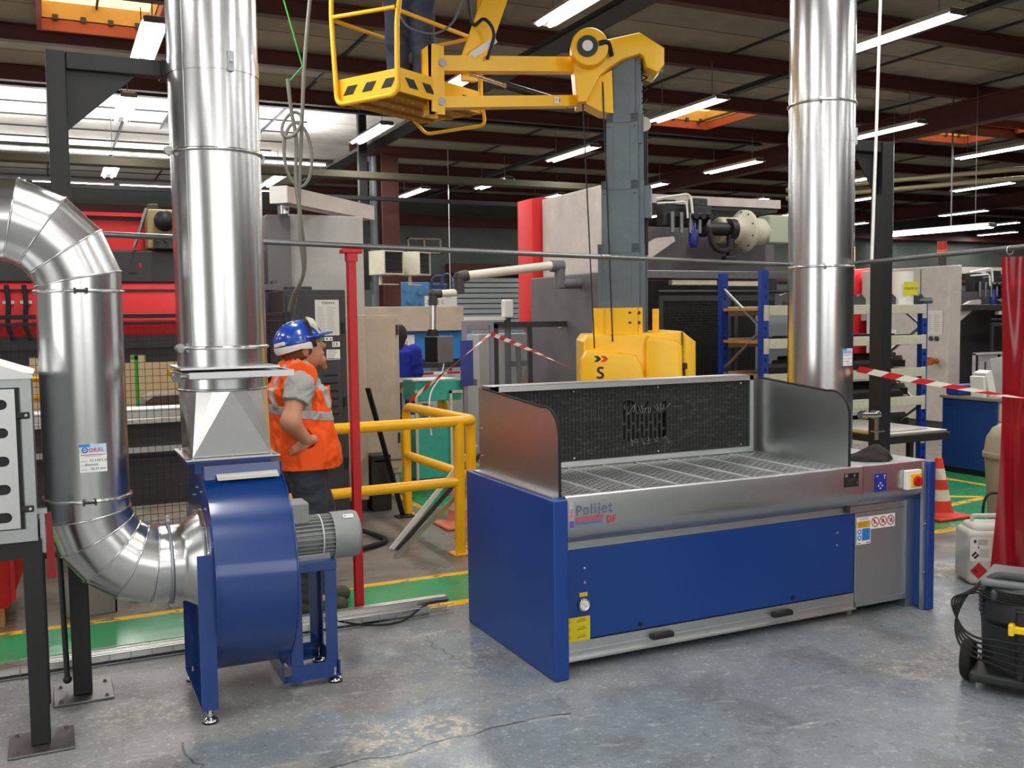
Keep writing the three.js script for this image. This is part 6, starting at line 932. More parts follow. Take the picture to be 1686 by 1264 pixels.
// ---------- right foreground ----------
{
  const t = thing('plate_trolley', 'low dark trolley carrying silver aluminium plates by black post', 'trolley');
  part('top_frame', [box(5.72, 6.4, 0.7, 0.755, -6.4, -5.42)], M.black, t); for (const x of [5.75, 6.0]) for (const z of [-5.46, -6.35]) part('leg', box(x, x + 0.04, 0.004, 0.7, z - 0.04, z), M.black, t); part('shelf', box(5.75, 6.04, 0.35, 0.38, -6.36, -5.45), M.charcoal, t);
  single('aluminium_sheet', 'shiny aluminium sheet lying on dark trolley, lower one', 'sheet', rbox(5.74, 6.38, 0.756, 0.775, -6.35, -5.44, 0.002, 1), M.alu, 'aluminium sheets on the trolley'); single('aluminium_sheet', 'shiny aluminium sheet lying on dark trolley, upper one', 'sheet', at(rbox(-0.26, 0.26, 0, 0.008, -0.4, 0.4, 0.002, 1), 6.0, 0.776, -5.93, 0, 0.06), M.alu, 'aluminium sheets on the trolley');
  const f = thing('air_fitting', 'chrome pipe fitting and valve fixed beside black post', 'fitting'); part('valve', [rod(V(5.12, 0.985, -5.1), V(5.4, 0.965, -5.2), 0.022, 12), rod(V(5.16, 0.98, -5.13), V(5.2, 0.98, -5.14), 0.034, 12), rod(V(5.34, 0.97, -5.19), V(5.38, 0.97, -5.21), 0.034, 12)], M.chrome, f); part('bracket', [box(5.38, 5.41, 0.78, 0.99, -5.22, -5.21), box(5.35, 5.44, 0.84, 0.85, -5.23, -5.18)], M.chrome, f);
}
{ // blue drawer workbench
  const t = thing('drawer_bench', 'blue sided drawer workbench against the far right machine', 'workbench'), x0 = 8.6, x1 = 9.6, z0 = -7.4, z1 = -6.75;
  part('side_panel', rbox(x0, x0 + 0.04, 0.06, 0.79, z0, z1, 0.006, 1), std('#10397a', 0.45), t); part('carcass', box(x0 + 0.04, x1, 0.06, 0.79, z0, z1 - 0.02), M.beigeWarm, t); part('worktop', rbox(x0 - 0.02, x1 + 0.02, 0.79, 0.82, z0 - 0.02, z1 + 0.02, 0.004, 1), std('#8f8676', 0.6, 0, { map: rep(grime, 2) }), t); part('plinth', box(x0 + 0.03, x1, 0.002, 0.06, z0, z1 - 0.04), M.black, t);
  for (let i = 0; i < 3; i++) { const d = part('drawer', rbox(x0 + 0.06, x1 - 0.03, 0.58 - i * 0.22, 0.77 - i * 0.22, z1 - 0.02, z1, 0.006, 1), M.beigeWarm, t); part('drawer_pull', slab([[z1, 0.72 - i * 0.22], [z1 + 0.03, 0.715 - i * 0.22], [z1 + 0.025, 0.68 - i * 0.22], [z1, 0.69 - i * 0.22]], 'x', x0 + 0.14, x1 - 0.3), M.rackBlue, d); }
  single('blue_bin', 'blue plastic bin lying on drawer workbench rear corner', 'bin', rbox(8.62, 8.95, 0.82, 0.93, -7.38, -7.2, 0.02, 2), M.rackBlue);
  single('curved_sheet', 'curved grey sheet metal part leaning on drawer workbench', 'sheet', [slab([[8.93, 0.83], [9.3, 0.82], [9.22, 1.22], [9.14, 1.235], [8.86, 1.2]], 'z', -7.05, -7.03, 0.004)], M.grey);
  single('white_block', 'white boxed part leaning left of the curved sheet', 'part', [at(rbox(-0.05, 0.05, 0, 0.27, -0.08, 0.08, 0.01, 1), 8.85, 0.822, -7.05, 0, 0, 0.3)], M.white, 'white parts on workbench'); single('white_block', 'thin white part leaning behind the white boxed part', 'part', [at(rbox(-0.02, 0.02, 0, 0.22, -0.08, 0.08, 0.006, 1), 8.6, 0.822, -6.95, 0, 0, 0.1)], M.white, 'white parts on workbench');
  single('pale_board', 'pale board standing on floor before drawer workbench', 'board', [at(rbox(-0.16, 0.16, 0, 0.5, -0.012, 0.012, 0.004, 1), 8.68, 0.004, -6.42, -0.06)], std('#bdbbab', 0.6)); 
  single('rag_scrap', 'white paper scrap lying on the workbench edge', 'paper', rbox(8.75, 8.95, 0.821, 0.826, -6.9, -6.85, 0.001, 1), M.white);
}
{ // swing-top bin
  const t = thing('swing_bin', 'beige plastic bin with domed top behind jerrycan', 'bin'), x = 6.5, z = -4.95, plastic = std('#a2957c', 0.5);
  part('body', at(lathe([[0, 0], [0.15, 0], [0.19, 0.6], [0.2, 0.62], [0.0, 0.62]], 30), x, 0.004, z), plastic, t); part('rim', at(lathe([[0.19, 0.6], [0.205, 0.6], [0.205, 0.64], [0.195, 0.645]], 30), x, 0.004, z), plastic, t); part('dome', at(lathe([[0.195, 0.64], [0.18, 0.75], [0.14, 0.82], [0.08, 0.855], [0, 0.865]], 30), x, 0.004, z), plastic, t);
}
{ // jerrycan
  const t = thing('jerrycan', 'white plastic jerrycan with hazard labels and red diamond', 'jerrycan'), can = phys({ color: '#dcdad2', roughness: 0.45, transmission: 0.25, thickness: 0 });
  t.position.set(5.3, 0.003, -4.2); t.rotation.y = -0.5; t.userData.fixed = true;
  part('body', [rbox(-0.16, 0.16, 0, 0.34, -0.12, 0.12, 0.035, 4), rbox(-0.13, 0.13, 0.3, 0.375, -0.1, 0.1, 0.035, 3)], can, t); part('handle', bent([V(-0.09, 0.365, -0.02), V(-0.09, 0.41, -0.02), V(0.08, 0.41, -0.02), V(0.08, 0.365, -0.02)], 0.013, 0.02, 8), can, t); part('cap', at(new THREE.CylinderGeometry(0.028, 0.028, 0.03, 18), 0.11, 0.385, 0.05), can, t);
  plate('hazard_sheet', t, 0.13, 0.15, (c, w, h) => { c.fillStyle = '#dedbd2'; c.fillRect(0, 0, w, h); c.save(); c.translate(64, 220); c.rotate(PI / 4); c.fillStyle = '#222'; c.fillRect(-34, -34, 68, 68); c.fillStyle = '#ddd'; c.fillRect(-8, -26, 14, 52); c.restore(); c.fillStyle = '#333'; c.fillRect(44, 30, 30, 40); for (let i = 0; i < 4; i++) c.fillRect(90, 30 + i * 18, 120, 7); c.fillStyle = '#c4c0b4'; c.fillRect(110, 140, 120, 110); c.fillStyle = '#333'; c.fillRect(92, 110, 14, 30); }, -0.09, 0.225, 0.1215); 
  const d = plate('red_diamond', t, 0.075, 0.075, (c, w, h) => { c.fillStyle = '#b81a24'; c.fillRect(0, 0, w, h); c.fillStyle = '#5c1015'; c.fillRect(24, 20, 30, 40); }, -0.1, 0.09, 0.1215, 0, 0, 128, 0.5, PI / 4);
  single('black_tube', 'thin black tube curving over the jerrycan', 'tube', tube([V(5.5, 0.36, -4.4), V(5.52, 0.46, -4.4), V(5.58, 0.5, -4.4), V(5.7, 0.49, -4.38)], 0.009, 7, 24), M.rubber);
}
{ // red welding curtain
  const N = 90, Hn = 26, pos = [], idx = [], nor = []; const y1 = 2.02, y0 = 0.12;
  for (let j = 0; j <= Hn; j++) for (let i = 0; i <= N; i++) { const u = i / N, v = j / Hn, y = y0 + (y1 - y0) * v; const s = u * 22; const amp = 0.035 + 0.02 * (1 - v); const x = 5.1 + amp * Math.sin(s + 0.6 * Math.sin(v * 4 + u * 3)) + 0.012 * Math.sin(s * 2.3 + v * 3); const z = -3.99 - 0.03 * (1 - v) + u * 1.5 + 0.02 * Math.sin(s * 1.5 + v * 2); pos.push(x, y, z); }
  for (let j = 0; j < Hn; j++) for (let i = 0; i < N; i++) { const a = j * (N + 1) + i, b = a + 1, c = a + N + 1, d = c + 1; idx.push(a, b, d, a, d, c); }
  const g = new THREE.BufferGeometry(); g.setAttribute('position', new THREE.Float32BufferAttribute(pos, 3)); g.setIndex(idx); g.computeVertexNormals();
  const t = thing('welding_curtain', 'translucent dark red plastic welding curtain at right edge', 'curtain'); part('sheet', g, phys({ color: '#a51020', transmission: 0.35, roughness: 0.22, thickness: 0, side: THREE.DoubleSide }), t);
  for (let i = 0; i < 6; i++) part('ring', at(torus(0.026, 0.004, 18, 6), 5.1, 2.056 + i * 0.0046, -3.93 + i * 0.26), M.chrome, t);
}
{ // wet and dry vacuum
  const t = thing('vacuum_cleaner', 'black and yellow wheeled vacuum cleaner at lower right corner', 'vacuum cleaner'); t.position.set(3.97, 0, -2.9); t.rotation.y = -1.05; t.scale.set(0.95, 0.93, 0.95); t.userData.fixed = true;
  const bk = std('#232425', 0.5, 0, { bumpMap: rep(bumpT, 5), bumpScale: 0.0003 }), dg = std('#3a3d40', 0.5), yl = std('#f0c812', 0.4);
  part('tank', at(lathe([[0, 0.06], [0.2, 0.06], [0.215, 0.1], [0.225, 0.32], [0.22, 0.33], [0, 0.33]], 36), 0, 0, 0), bk, t);
  part('head', [at(lathe([[0, 0.33], [0.228, 0.33], [0.232, 0.36], [0.225, 0.43], [0.2, 0.49], [0.15, 0.52], [0, 0.53]], 36), 0, 0, 0)], bk, t);
  for (let i = 0; i < 5; i++) part('vent_slat', at(new THREE.TorusGeometry(0.23, 0.006, 6, 24, 1.2), 0, 0.355 + i * 0.022, 0, PI / 2, 0, 0).rotateY(-2.6), dg, t);
  part('carry_handle', [bent([V(-0.2, 0.47, 0.1), V(-0.17, 0.55, 0.1), V(0.17, 0.55, 0.1), V(0.2, 0.47, 0.1)], 0.022, 0.06, 10), rbox(-0.16, 0.2, 0.44, 0.5, 0.02, 0.2, 0.02, 2)], dg, t);
  part('rear_grip', [rbox(-0.21, 0.2, 0.5, 0.535, -0.2, 0.16, 0.016, 2)], std('#6a6e72', 0.5), t);
  part('chassis', [rbox(-0.24, 0.26, 0.045, 0.1, -0.2, 0.24, 0.02, 2)], bk, t);
  for (const s of [-1, 1]) part('wheel', [at(lathe([[0, -0.028], [0.085, -0.028], [0.098, -0.018], [0.098, 0.018], [0.085, 0.028], [0, 0.028]], 30), s * 0.27, 0.099, 0.06, 0, 0, PI / 2)], M.rubber, t);
  part('wand_tube', [rod(V(-0.02, 0.1, 0.22), V(-0.02, 0.43, 0.24), 0.026, 14), at(torus(0.027, 0.006, 18, 6), -0.02, 0.43, 0.24, PI / 2)], bk, t);
  part('hose_clip', [rbox(-0.07, 0.2, 0.325, 0.36, 0.235, 0.275, 0.008, 2), rbox(-0.07, -0.045, 0.315, 0.37, 0.24, 0.285, 0.006, 1)], yl, t); part('foot_latch', [rbox(0.0, 0.16, 0.07, 0.14, 0.235, 0.262, 0.015, 2)], yl, t); part('plug', [rbox(0.03, 0.07, 0.195, 0.22, 0.245, 0.27, 0.008, 1)], yl, t);
  const co = []; for (let k = 0; k < 5; k++) { const o = k * 0.012; co.push(tube([V(-0.22 - o * 0.3, 0.5 - o, 0.05 + o), V(-0.28 - o, 0.42, 0.12 + o), V(-0.31 + o * 0.5, 0.3, 0.18), V(-0.26 + o, 0.2 + o * 1.5, 0.24), V(-0.12, 0.16 + o * 2.5, 0.27), V(0.05, 0.14 + o * 3, 0.275), V(0.22, 0.17 + o * 3, 0.24), V(0.28, 0.3, 0.15), V(0.25, 0.46 - o, 0.08), V(0.1, 0.5 - o * 0.8, 0.21), V(-0.1, 0.5 - o, 0.215), V(-0.22 - o * 0.3, 0.5 - o, 0.05 + o)], 0.0055, 6, 90)); } 
  for (const g of co) part('power_cord', g, M.rubber, t);
}
// ---------- overhead cables, hoses, tape ----------
{
  const t = thing('cable_drop', 'grey cable bundle hanging down and tied in a loop', 'cable'), z = -7.05;
  const c = std('#7f7c74', 0.6);
  part('cable', tube([V(1.86, 4.9, z), V(1.8, 4.2, z), V(1.73, 3.6, z), V(1.70, 3.2, z), V(1.68, 2.9, z), V(1.66, 2.6, z), V(1.66, 2.3, z), V(1.70, 2.05, z - 0.1), V(1.66, 1.88, z - 0.3), V(1.66, 1.7, z - 0.5)], 0.014, 8, 90), c, t); part('cable', tube([V(1.60, 3.42, z), V(1.62, 3.2, z), V(1.65, 3.0, z), V(1.64, 2.7, z), V(1.67, 2.4, z), V(1.71, 2.1, z - 0.1), V(1.69, 1.9, z - 0.3), V(1.69, 1.7, z - 0.5)], 0.014, 8, 90), c, t);
  const loop = (cx, cy, rx, ry, tilt) => tube(Array.from({ length: 17 }, (_, i) => { const a = i / 16 * 2 * PI, x = Math.cos(a) * rx, y = Math.sin(a) * ry; return V(cx + x * Math.cos(tilt) - y * Math.sin(tilt), cy + x * Math.sin(tilt) + y * Math.cos(tilt), z + 0.02 * Math.cos(a)); }), 0.012, 8, 70);
  part('loop', loop(1.66, 2.89, 0.095, 0.225, 0.05), c, t); part('loop', loop(1.62, 3.1, 0.055, 0.1, -0.5), c, t);
  single('green_rope', 'thin green rope running up to the roof', 'rope', [rod(V(1.42, 4.6, z), V(1.71, 3.52, z), 0.006, 6), rod(V(1.71, 3.52, z), V(1.61, 3.4, z), 0.005, 6)], std('#3fae3c', 0.5));
}
single('roof_conduit', 'slim white conduit rising beside the right silver duct', 'conduit', sweep([V(5.13, 2.06, -5.02), V(5.19, 3.0, -5.05), V(5.3, 5.24, -5.1)], 0.011, 10), M.white);
[[13.5, 3.0, -11.5, 'first thin rod hanging from roof right of the black post'], [15.2, 2.9, -11.2, 'second thin rod hanging from roof right of the black post'], [13.9, 0.3, -9.1, 'long vertical grey conduit hanging near the right edge'], [16.5, 2.8, -11.2, 'thin rod hanging from roof at the right edge']].forEach(([x, y, z, l], i) => single('hanging_rod', l, 'rod', rod(V(x, y, z), V(x, 5.24, z), i === 2 ? 0.03 : 0.014, 8), M.steel));
single('roof_pipe', 'upper of two pipes crossing under the right rooflight', 'pipe', sweep([V(12.2, 3.95, -14), V(14.5, 4.0, -10.5), V(17, 4.05, -7)], 0.04, 8), std('#8a8262', 0.5, 0.3)); single('roof_pipe', 'lower of two pipes crossing under the right rooflight', 'pipe', sweep([V(12.2, 3.8, -14), V(14.5, 3.85, -10.5), V(17, 3.9, -7)], 0.04, 8), std('#8a8262', 0.5, 0.3));
single('cable_tray', 'olive cable tray crossing below the white ceiling bay', 'cable tray', [box(-4, 9, 3.95, 3.955, -15.35, -15.1), box(-4, 9, 3.95, 4.05, -15.1, -15.09)], std('#4c4938', 0.6, 0.3));
single('busbar', 'black busbar rail under the white ceiling bay', 'rail', [box(-4, 9, 3.62, 3.68, -15.3, -15.2)], M.black);
function tape(pts, label) {            // red and white barrier tape: alternating slanted pieces
  const t = thing('barrier_tape', label, 'tape', 'red and white barrier tapes'), c = new THREE.CatmullRomCurve3(pts), L = c.getLength(), n = Math.max(4, Math.round(L / 0.13)), w = 0.022;
  const P = (s) => c.getPointAt(clamp(s)), tw = (s) => { const a = s * 5; return V(0, Math.cos(a * 0.4) * w, Math.sin(a * 0.4) * w); };
  for (let i = 0; i < n; i++) { const s0 = i / n, s1 = (i + 1) / n, sk = 0.25 / n, pos = [], K = 3; for (let k = 0; k < K; k++) { const a = s0 + (s1 - s0) * k / K, b = s0 + (s1 - s0) * (k + 1) / K; const q = (s, e) => { const sh = clamp(s + e * sk), p = P(sh).add(tw(sh).multiplyScalar(e)); return [p.x, p.y, p.z]; }; pos.push(...q(a, -1), ...q(b, -1), ...q(b, 1), ...q(a, -1), ...q(b, 1), ...q(a, 1)); } const g = new THREE.BufferGeometry(); g.setAttribute('position', new THREE.Float32BufferAttribute(pos, 3)); g.computeVertexNormals(); part(i % 2 ? 'white_stripe' : 'red_stripe', g, i % 2 ? tapeW : tapeR, t); }
}
const tapeR = std('#d8201e', 0.45, 0, { side: THREE.DoubleSide }), tapeW = std('#f4eee0', 0.45, 0, { side: THREE.DoubleSide });
tape([V(2.76, 1.0, -7.9), V(3.35, 1.25, -8.4), V(4.05, 1.545, -9.05)], 'barrier tape from yellow rail up to clear screen');
tape([V(4.05, 1.545, -9.05), V(4.0, 1.43, -8.2), V(3.93, 1.31, -7.35), V(3.9, 1.28, -7.1)], 'barrier tape from clear screen down to the lift');
tape([V(5.075, 1.315, -5.1), V(5.08, 1.275, -4.75), V(5.06, 1.23, -4.2), V(5.05, 1.2, -3.8), V(5.04, 1.19, -3.3)], 'barrier tape from right duct to the red curtain');
// ---------- people ----------
function mesher(f, lo, hi, h) {           // surface nets of a distance field
  const nx = Math.ceil((hi[0] - lo[0]) / h) + 1, ny = Math.ceil((hi[1] - lo[1]) / h) + 1, nz = Math.ceil((hi[2] - lo[2]) / h) + 1, F = new Float32Array(nx * ny * nz), id = (i, j, k) => (k * ny + j) * nx + i;
  const Bk = 5, far = Bk * h * 0.87 * 1.6 + 0.02;          // skip blocks that lie well off the surface
  for (let K = 0; K < nz; K += Bk) for (let J = 0; J < ny; J += Bk) for (let I = 0; I < nx; I += Bk) {
    const c = f(lo[0] + (I + 2) * h, lo[1] + (J + 2) * h, lo[2] + (K + 2) * h), skip = Math.abs(c) > far;
    for (let k = K; k < Math.min(K + Bk, nz); k++) for (let j = J; j < Math.min(J + Bk, ny); j++) for (let i = I; i < Math.min(I + Bk, nx); i++) F[id(i, j, k)] = skip ? c : f(lo[0] + i * h, lo[1] + j * h, lo[2] + k * h);
  }
  const vi = new Int32Array(nx * ny * nz).fill(-1), P = [], idx = [];
  const E = []; for (let a = 0; a < 8; a++) for (const b of [1, 2, 4]) if (!(a & b)) E.push([a, a | b]);
  for (let k = 0; k < nz - 1; k++) for (let j = 0; j < ny - 1; j++) for (let i = 0; i < nx - 1; i++) {
    const v = []; let m = 0; for (let c = 0; c < 8; c++) { const q = F[id(i + (c & 1), j + ((c >> 1) & 1), k + (c >> 2))]; v.push(q); if (q < 0) m |= 1 << c; }
    if (m === 0 || m === 255) continue;
    let x = 0, y = 0, z = 0, n = 0; for (const [a, b] of E) { if ((v[a] < 0) === (v[b] < 0)) continue; const t = v[a] / (v[a] - v[b]); x += (a & 1) + t * ((b & 1) - (a & 1)); y += ((a >> 1) & 1) + t * (((b >> 1) & 1) - ((a >> 1) & 1)); z += (a >> 2) + t * ((b >> 2) - (a >> 2)); n++; }
    vi[id(i, j, k)] = P.length / 3; P.push(lo[0] + (i + x / n) * h, lo[1] + (j + y / n) * h, lo[2] + (k + z / n) * h);
  }
  const quad = (a, b, c, d, flip) => { if (a < 0 || b < 0 || c < 0 || d < 0) return; if (flip) idx.push(a, c, b, a, d, c); else idx.push(a, b, c, a, c, d); };
  for (let k = 1; k < nz - 1; k++) for (let j = 1; j < ny - 1; j++) for (let i = 1; i < nx - 1; i++) {
    const s = F[id(i, j, k)] < 0;
    if (s !== F[id(i + 1, j, k)] < 0) quad(vi[id(i, j - 1, k - 1)], vi[id(i, j, k - 1)], vi[id(i, j, k)], vi[id(i, j - 1, k)], !s);
    if (s !== F[id(i, j + 1, k)] < 0) quad(vi[id(i - 1, j, k - 1)], vi[id(i - 1, j, k)], vi[id(i, j, k)], vi[id(i, j, k - 1)], !s);
    if (s !== F[id(i, j, k + 1)] < 0) quad(vi[id(i - 1, j - 1, k)], vi[id(i, j - 1, k)], vi[id(i, j, k)], vi[id(i - 1, j, k)], !s);
  }
  const N = new Float32Array(P.length), e = h * 0.6; for (let i = 0; i < P.length; i += 3) { const x = P[i], y = P[i + 1], z = P[i + 2], gx = f(x + e, y, z) - f(x - e, y, z), gy = f(x, y + e, z) - f(x, y - e, z), gz = f(x, y, z + e) - f(x, y, z - e), l = Math.hypot(gx, gy, gz) || 1; N[i] = gx / l; N[i + 1] = gy / l; N[i + 2] = gz / l; }
  const g = new THREE.BufferGeometry(); g.setAttribute('position', new THREE.Float32BufferAttribute(P, 3)); g.setAttribute('normal', new THREE.BufferAttribute(N, 3)); g.setIndex(idx); return g;
}
const smin = (a, b, k) => { const h = Math.max(k - Math.abs(a - b), 0) / k; return Math.min(a, b) - h * h * k * 0.25; };
function cap(x, y, z, a, b, ra, rb) { const dx = b[0] - a[0], dy = b[1] - a[1], dz = b[2] - a[2], px = x - a[0], py = y - a[1], pz = z - a[2], t = clamp((px * dx + py * dy + pz * dz) / (dx * dx + dy * dy + dz * dz + 1e-9)); return Math.hypot(px - dx * t, py - dy * t, pz - dz * t) - (ra + (rb - ra) * t); }
const ell = (x, y, z, c, r) => { const a = (x - c[0]) / r[0], b = (y - c[1]) / r[1], d = (z - c[2]) / r[2], k = Math.hypot(a, b, d); return (k - 1) * Math.min(...r); };
const n3 = (x, y, z, s) => fbm(x * s + z * s * 0.7 + 31, y * s + z * s * 0.5 + 17, 3) - 0.5;
function person(o) {
  // local frame: x = to the person's front, y = up, z = to the person's right side (towards the viewpoint when seen from the right)
  const t = thing('person', o.label, 'person'); t.position.set(...o.at); t.rotation.y = o.turn; t.userData.fixed = true;
  const J = o.joints, limbs = [];
  const L = (a, b, ra, rb) => limbs.push([J[a], J[b], ra, rb]);
  L('pelvis', 'chest', 0.105, 0.125); L('chest', 'neck', 0.1, 0.058); L('neck', 'head', 0.056, 0.06); for (const s of ['R', 'L']) { limbs.push([J.chest, J['sh' + s], 0.09, 0.06]); L('sh' + s, 'el' + s, 0.06, 0.049); L('el' + s, 'wr' + s, 0.05, 0.033); limbs.push([J.pelvis, J['hip' + s], 0.1, 0.095]); L('hip' + s, 'kn' + s, 0.09, 0.062); L('kn' + s, 'an' + s, 0.058, 0.042); limbs.push([J['an' + s], J['to' + s], 0.045, 0.035]); }
  const bodyF = (x, y, z) => { let d = 9; for (const l of limbs) d = smin(d, cap(x, y, z, ...l), 0.04); return d; };
  const lo = [-0.45, 0, -0.5], hi = [0.45, o.tall, 0.5];
  // head
  const H = J.head, ht = o.headTilt ?? 0, ch = Math.cos(ht), sh = Math.sin(ht), hd = (x, y, z) => { const dx = x - H[0], dy = y - H[1]; return [dx * ch + dy * sh, -dx * sh + dy * ch, z - H[2]]; };
  const headF = (x, y, z) => { const [a, b, c] = hd(x, y, z); let d = ell(a, b, c, [-0.008, 0.035, 0], [0.098, 0.112, 0.078]); d = smin(d, ell(a, b, c, [0.022, -0.045, 0], [0.068, 0.07, 0.058]), 0.04); d = smin(d, cap(a, b, c, [0.085, 0.02, 0], [0.112, -0.012, 0], 0.011, 0.014), 0.018); d = smin(d, cap(a, b, c, [0.092, 0.032, -0.03], [0.092, 0.032, 0.03], 0.012, 0.012), 0.02); d = smin(d, ell(a, b, c, [0.086, -0.05, 0], [0.014, 0.009, 0.025]), 0.012); d = smin(d, ell(a, b, c, [0.078, -0.088, 0], [0.022, 0.02, 0.024]), 0.02); for (const s of [-1, 1]) { d = smin(d, ell(a, b, c, [-0.008, 0.0, s * 0.08], [0.02, 0.034, 0.011]), 0.008); d = Math.max(d, -ell(a, b, c, [0.098, 0.012, s * 0.031], [0.016, 0.01, 0.014])); } return smin(d, cap(x, y, z, J.neck, [H[0] - 0.02, H[1] - 0.04, H[2]], 0.06, 0.057), 0.03); };
  const geos = [clean(mesher(bodyF, lo, [hi[0], J.neck[1] + 0.05, hi[2]], 0.016)), clean(mesher(headF, [H[0] - 0.16, J.neck[1] - 0.05, H[2] - 0.14], [H[0] + 0.17, H[1] + 0.2, H[2] + 0.14], o.fine ? 0.005 : 0.012))];
  // hands: palm, four fingers, thumb
  for (const s of ['R', 'L']) {
    const W = V(...J['wr' + s]), f = V(...(o['hand' + s] ?? [0, -1, 0])).normalize(), side = V(...(o['palm' + s] ?? [1, 0, 0])).normalize(), up = f.clone().cross(side).normalize(); const q = (a, b, c) => { const p = W.clone().addScaledVector(f, a).addScaledVector(side, b).addScaledVector(up, c); return [p.x, p.y, p.z]; };
    const segs = [[q(-0.03, 0, 0), q(0.03, 0, 0), 0.029, 0.03]]; for (let k = 0; k < 4; k++) { segs.push([q(0.02, (k - 1.5) * 0.016, 0), q(0.085, (k - 1.5) * 0.021, 0.004), 0.016, 0.0125]); const Lk = [0.07, 0.08, 0.076, 0.06][k]; segs.push([q(0.085, (k - 1.5) * 0.021, 0.004), q(0.085 + Lk * 0.45, (k - 1.5) * 0.022, -0.01), 0.0098, 0.009]); segs.push([q(0.085 + Lk * 0.45, (k - 1.5) * 0.022, -0.01), q(0.085 + Lk * 0.75, (k - 1.5) * 0.022, -0.038), 0.009, 0.0075]); } segs.push([q(0.02, -0.03, 0), q(0.055, -0.058, -0.008), 0.016, 0.012], [q(0.055, -0.058, -0.008), q(0.09, -0.066, -0.02), 0.0115, 0.0085]);
    const hf = (x, y, z) => { let d = 9; segs.forEach((l, i) => { const c = cap(x, y, z, ...l); d = smin(d, c, i && i % 3 !== 1 ? 0.004 : 0.014); }); return d; }; geos.push(clean(mesher(hf, [W.x - 0.2, W.y - 0.2, W.z - 0.2], [W.x + 0.2, W.y + 0.2, W.z + 0.2], o.fine ? 0.0052 : 0.01)));
  }
  const body = part('body', geos, o.skin, t);
  // trousers
  const legs = [[J.pelvis, [J.pelvis[0], J.pelvis[1] + 0.12, J.pelvis[2]], 0.13, 0.13]]; for (const s of ['R', 'L']) legs.push([J.pelvis, J['hip' + s], 0.12, 0.11], [J['hip' + s], J['kn' + s], 0.113, 0.09], [J['kn' + s], J['an' + s], 0.09, 0.08]);
  const trF = (x, y, z) => { let d = 9; for (const l of legs) d = smin(d, cap(x, y, z, ...l), 0.035); return Math.max(Math.abs(d) > 0.05 ? d : d - 0.02 * n3(x, y, z, 9) - 0.016 * n3(x, y * 2.5, z, 14), 0.075 - y, y - J.pelvis[1] - 0.12); };
  part('trousers', mesher(trF, lo, [hi[0], J.pelvis[1] + 0.14, hi[2]], 0.012), o.trousers, t);
  if (o.fine) { part('knee_patch', mesher((x, y, z) => Math.max(trF(x, y, z) - 0.006, Math.abs(y - J.knR[1] - 0.06 - 0.12 * (x - J.knR[0])) - 0.014, -z + 0.02), lo, [hi[0], 0.8, hi[2]], 0.01), std('#5b5f69', 0.85), t); }
  for (const s of ['R', 'L']) { const A = J['an' + s], T = J['to' + s]; part('boot', mesher((x, y, z) => Math.max(smin(cap(x, y, z, [A[0] - 0.03, 0.05, A[2]], [T[0] + 0.02, 0.04, T[2]], 0.055, 0.048), cap(x, y, z, [A[0], 0.06, A[2]], [A[0], 0.17, A[2]], 0.058, 0.056), 0.03), 0.002 - y, y - 0.17), [A[0] - 0.2, -0.02, A[2] - 0.2], [T[0] + 0.2, 0.2, A[2] + 0.2], 0.012), o.boots, t); }
  // shirt: torso and sleeves
  const C = J.chest, P = J.pelvis, prof = (y) => { const u = clamp((y - P[1]) / (C[1] - P[1])); return [P[0] + (C[0] - P[0]) * u, 0.125 + 0.012 * u, 0.165 + 0.03 * u]; };
  const torso = (x, y, z, g) => { const [cx, a, b] = prof(y), k = Math.hypot((x - cx) / (a + g), z / (b + g)); let d = (k - 1) * (a + g); return d; };
  const shF = (x, y, z) => { let d = Math.max(torso(x, y, z, -0.005), y - C[1] - 0.05, P[1] - 0.02 - y); for (const s of ['R', 'L']) { d = smin(d, cap(x, y, z, C, J['sh' + s], 0.1, 0.078), 0.05); const S = J['sh' + s], E = J['el' + s], M_ = [0, 1, 2].map((k) => S[k] + (E[k] - S[k]) * (o.sleeve ?? 0.62)); let q = cap(x, y, z, S, M_, 0.08, 0.074); const dx = [E[0] - S[0], E[1] - S[1], E[2] - S[2]], l = Math.hypot(...dx); q = Math.max(q, ((x - M_[0]) * dx[0] + (y - M_[1]) * dx[1] + (z - M_[2]) * dx[2]) / l); d = smin(d, q, 0.03); if (o.longSleeve) { d = smin(d, cap(x, y, z, S, E, 0.075, 0.06), 0.03); d = smin(d, cap(x, y, z, E, J['wr' + s], 0.06, 0.05), 0.03); } } d = smin(d, Math.max(cap(x, y, z, C, J.neck, 0.11, 0.07), y - J.neck[1] - 0.005), 0.05); return Math.abs(d) > 0.05 ? d : d - (o.fine ? 0.024 : 0.008) * n3(x, y * 1.3, z, 16) - (o.fine ? 0.012 : 0) * n3(x, y, z, 34); };
  part('shirt', mesher(shF, [lo[0], P[1] - 0.06, lo[2]], [hi[0], J.neck[1] + 0.04, hi[2]], 0.011), o.shirt, t);
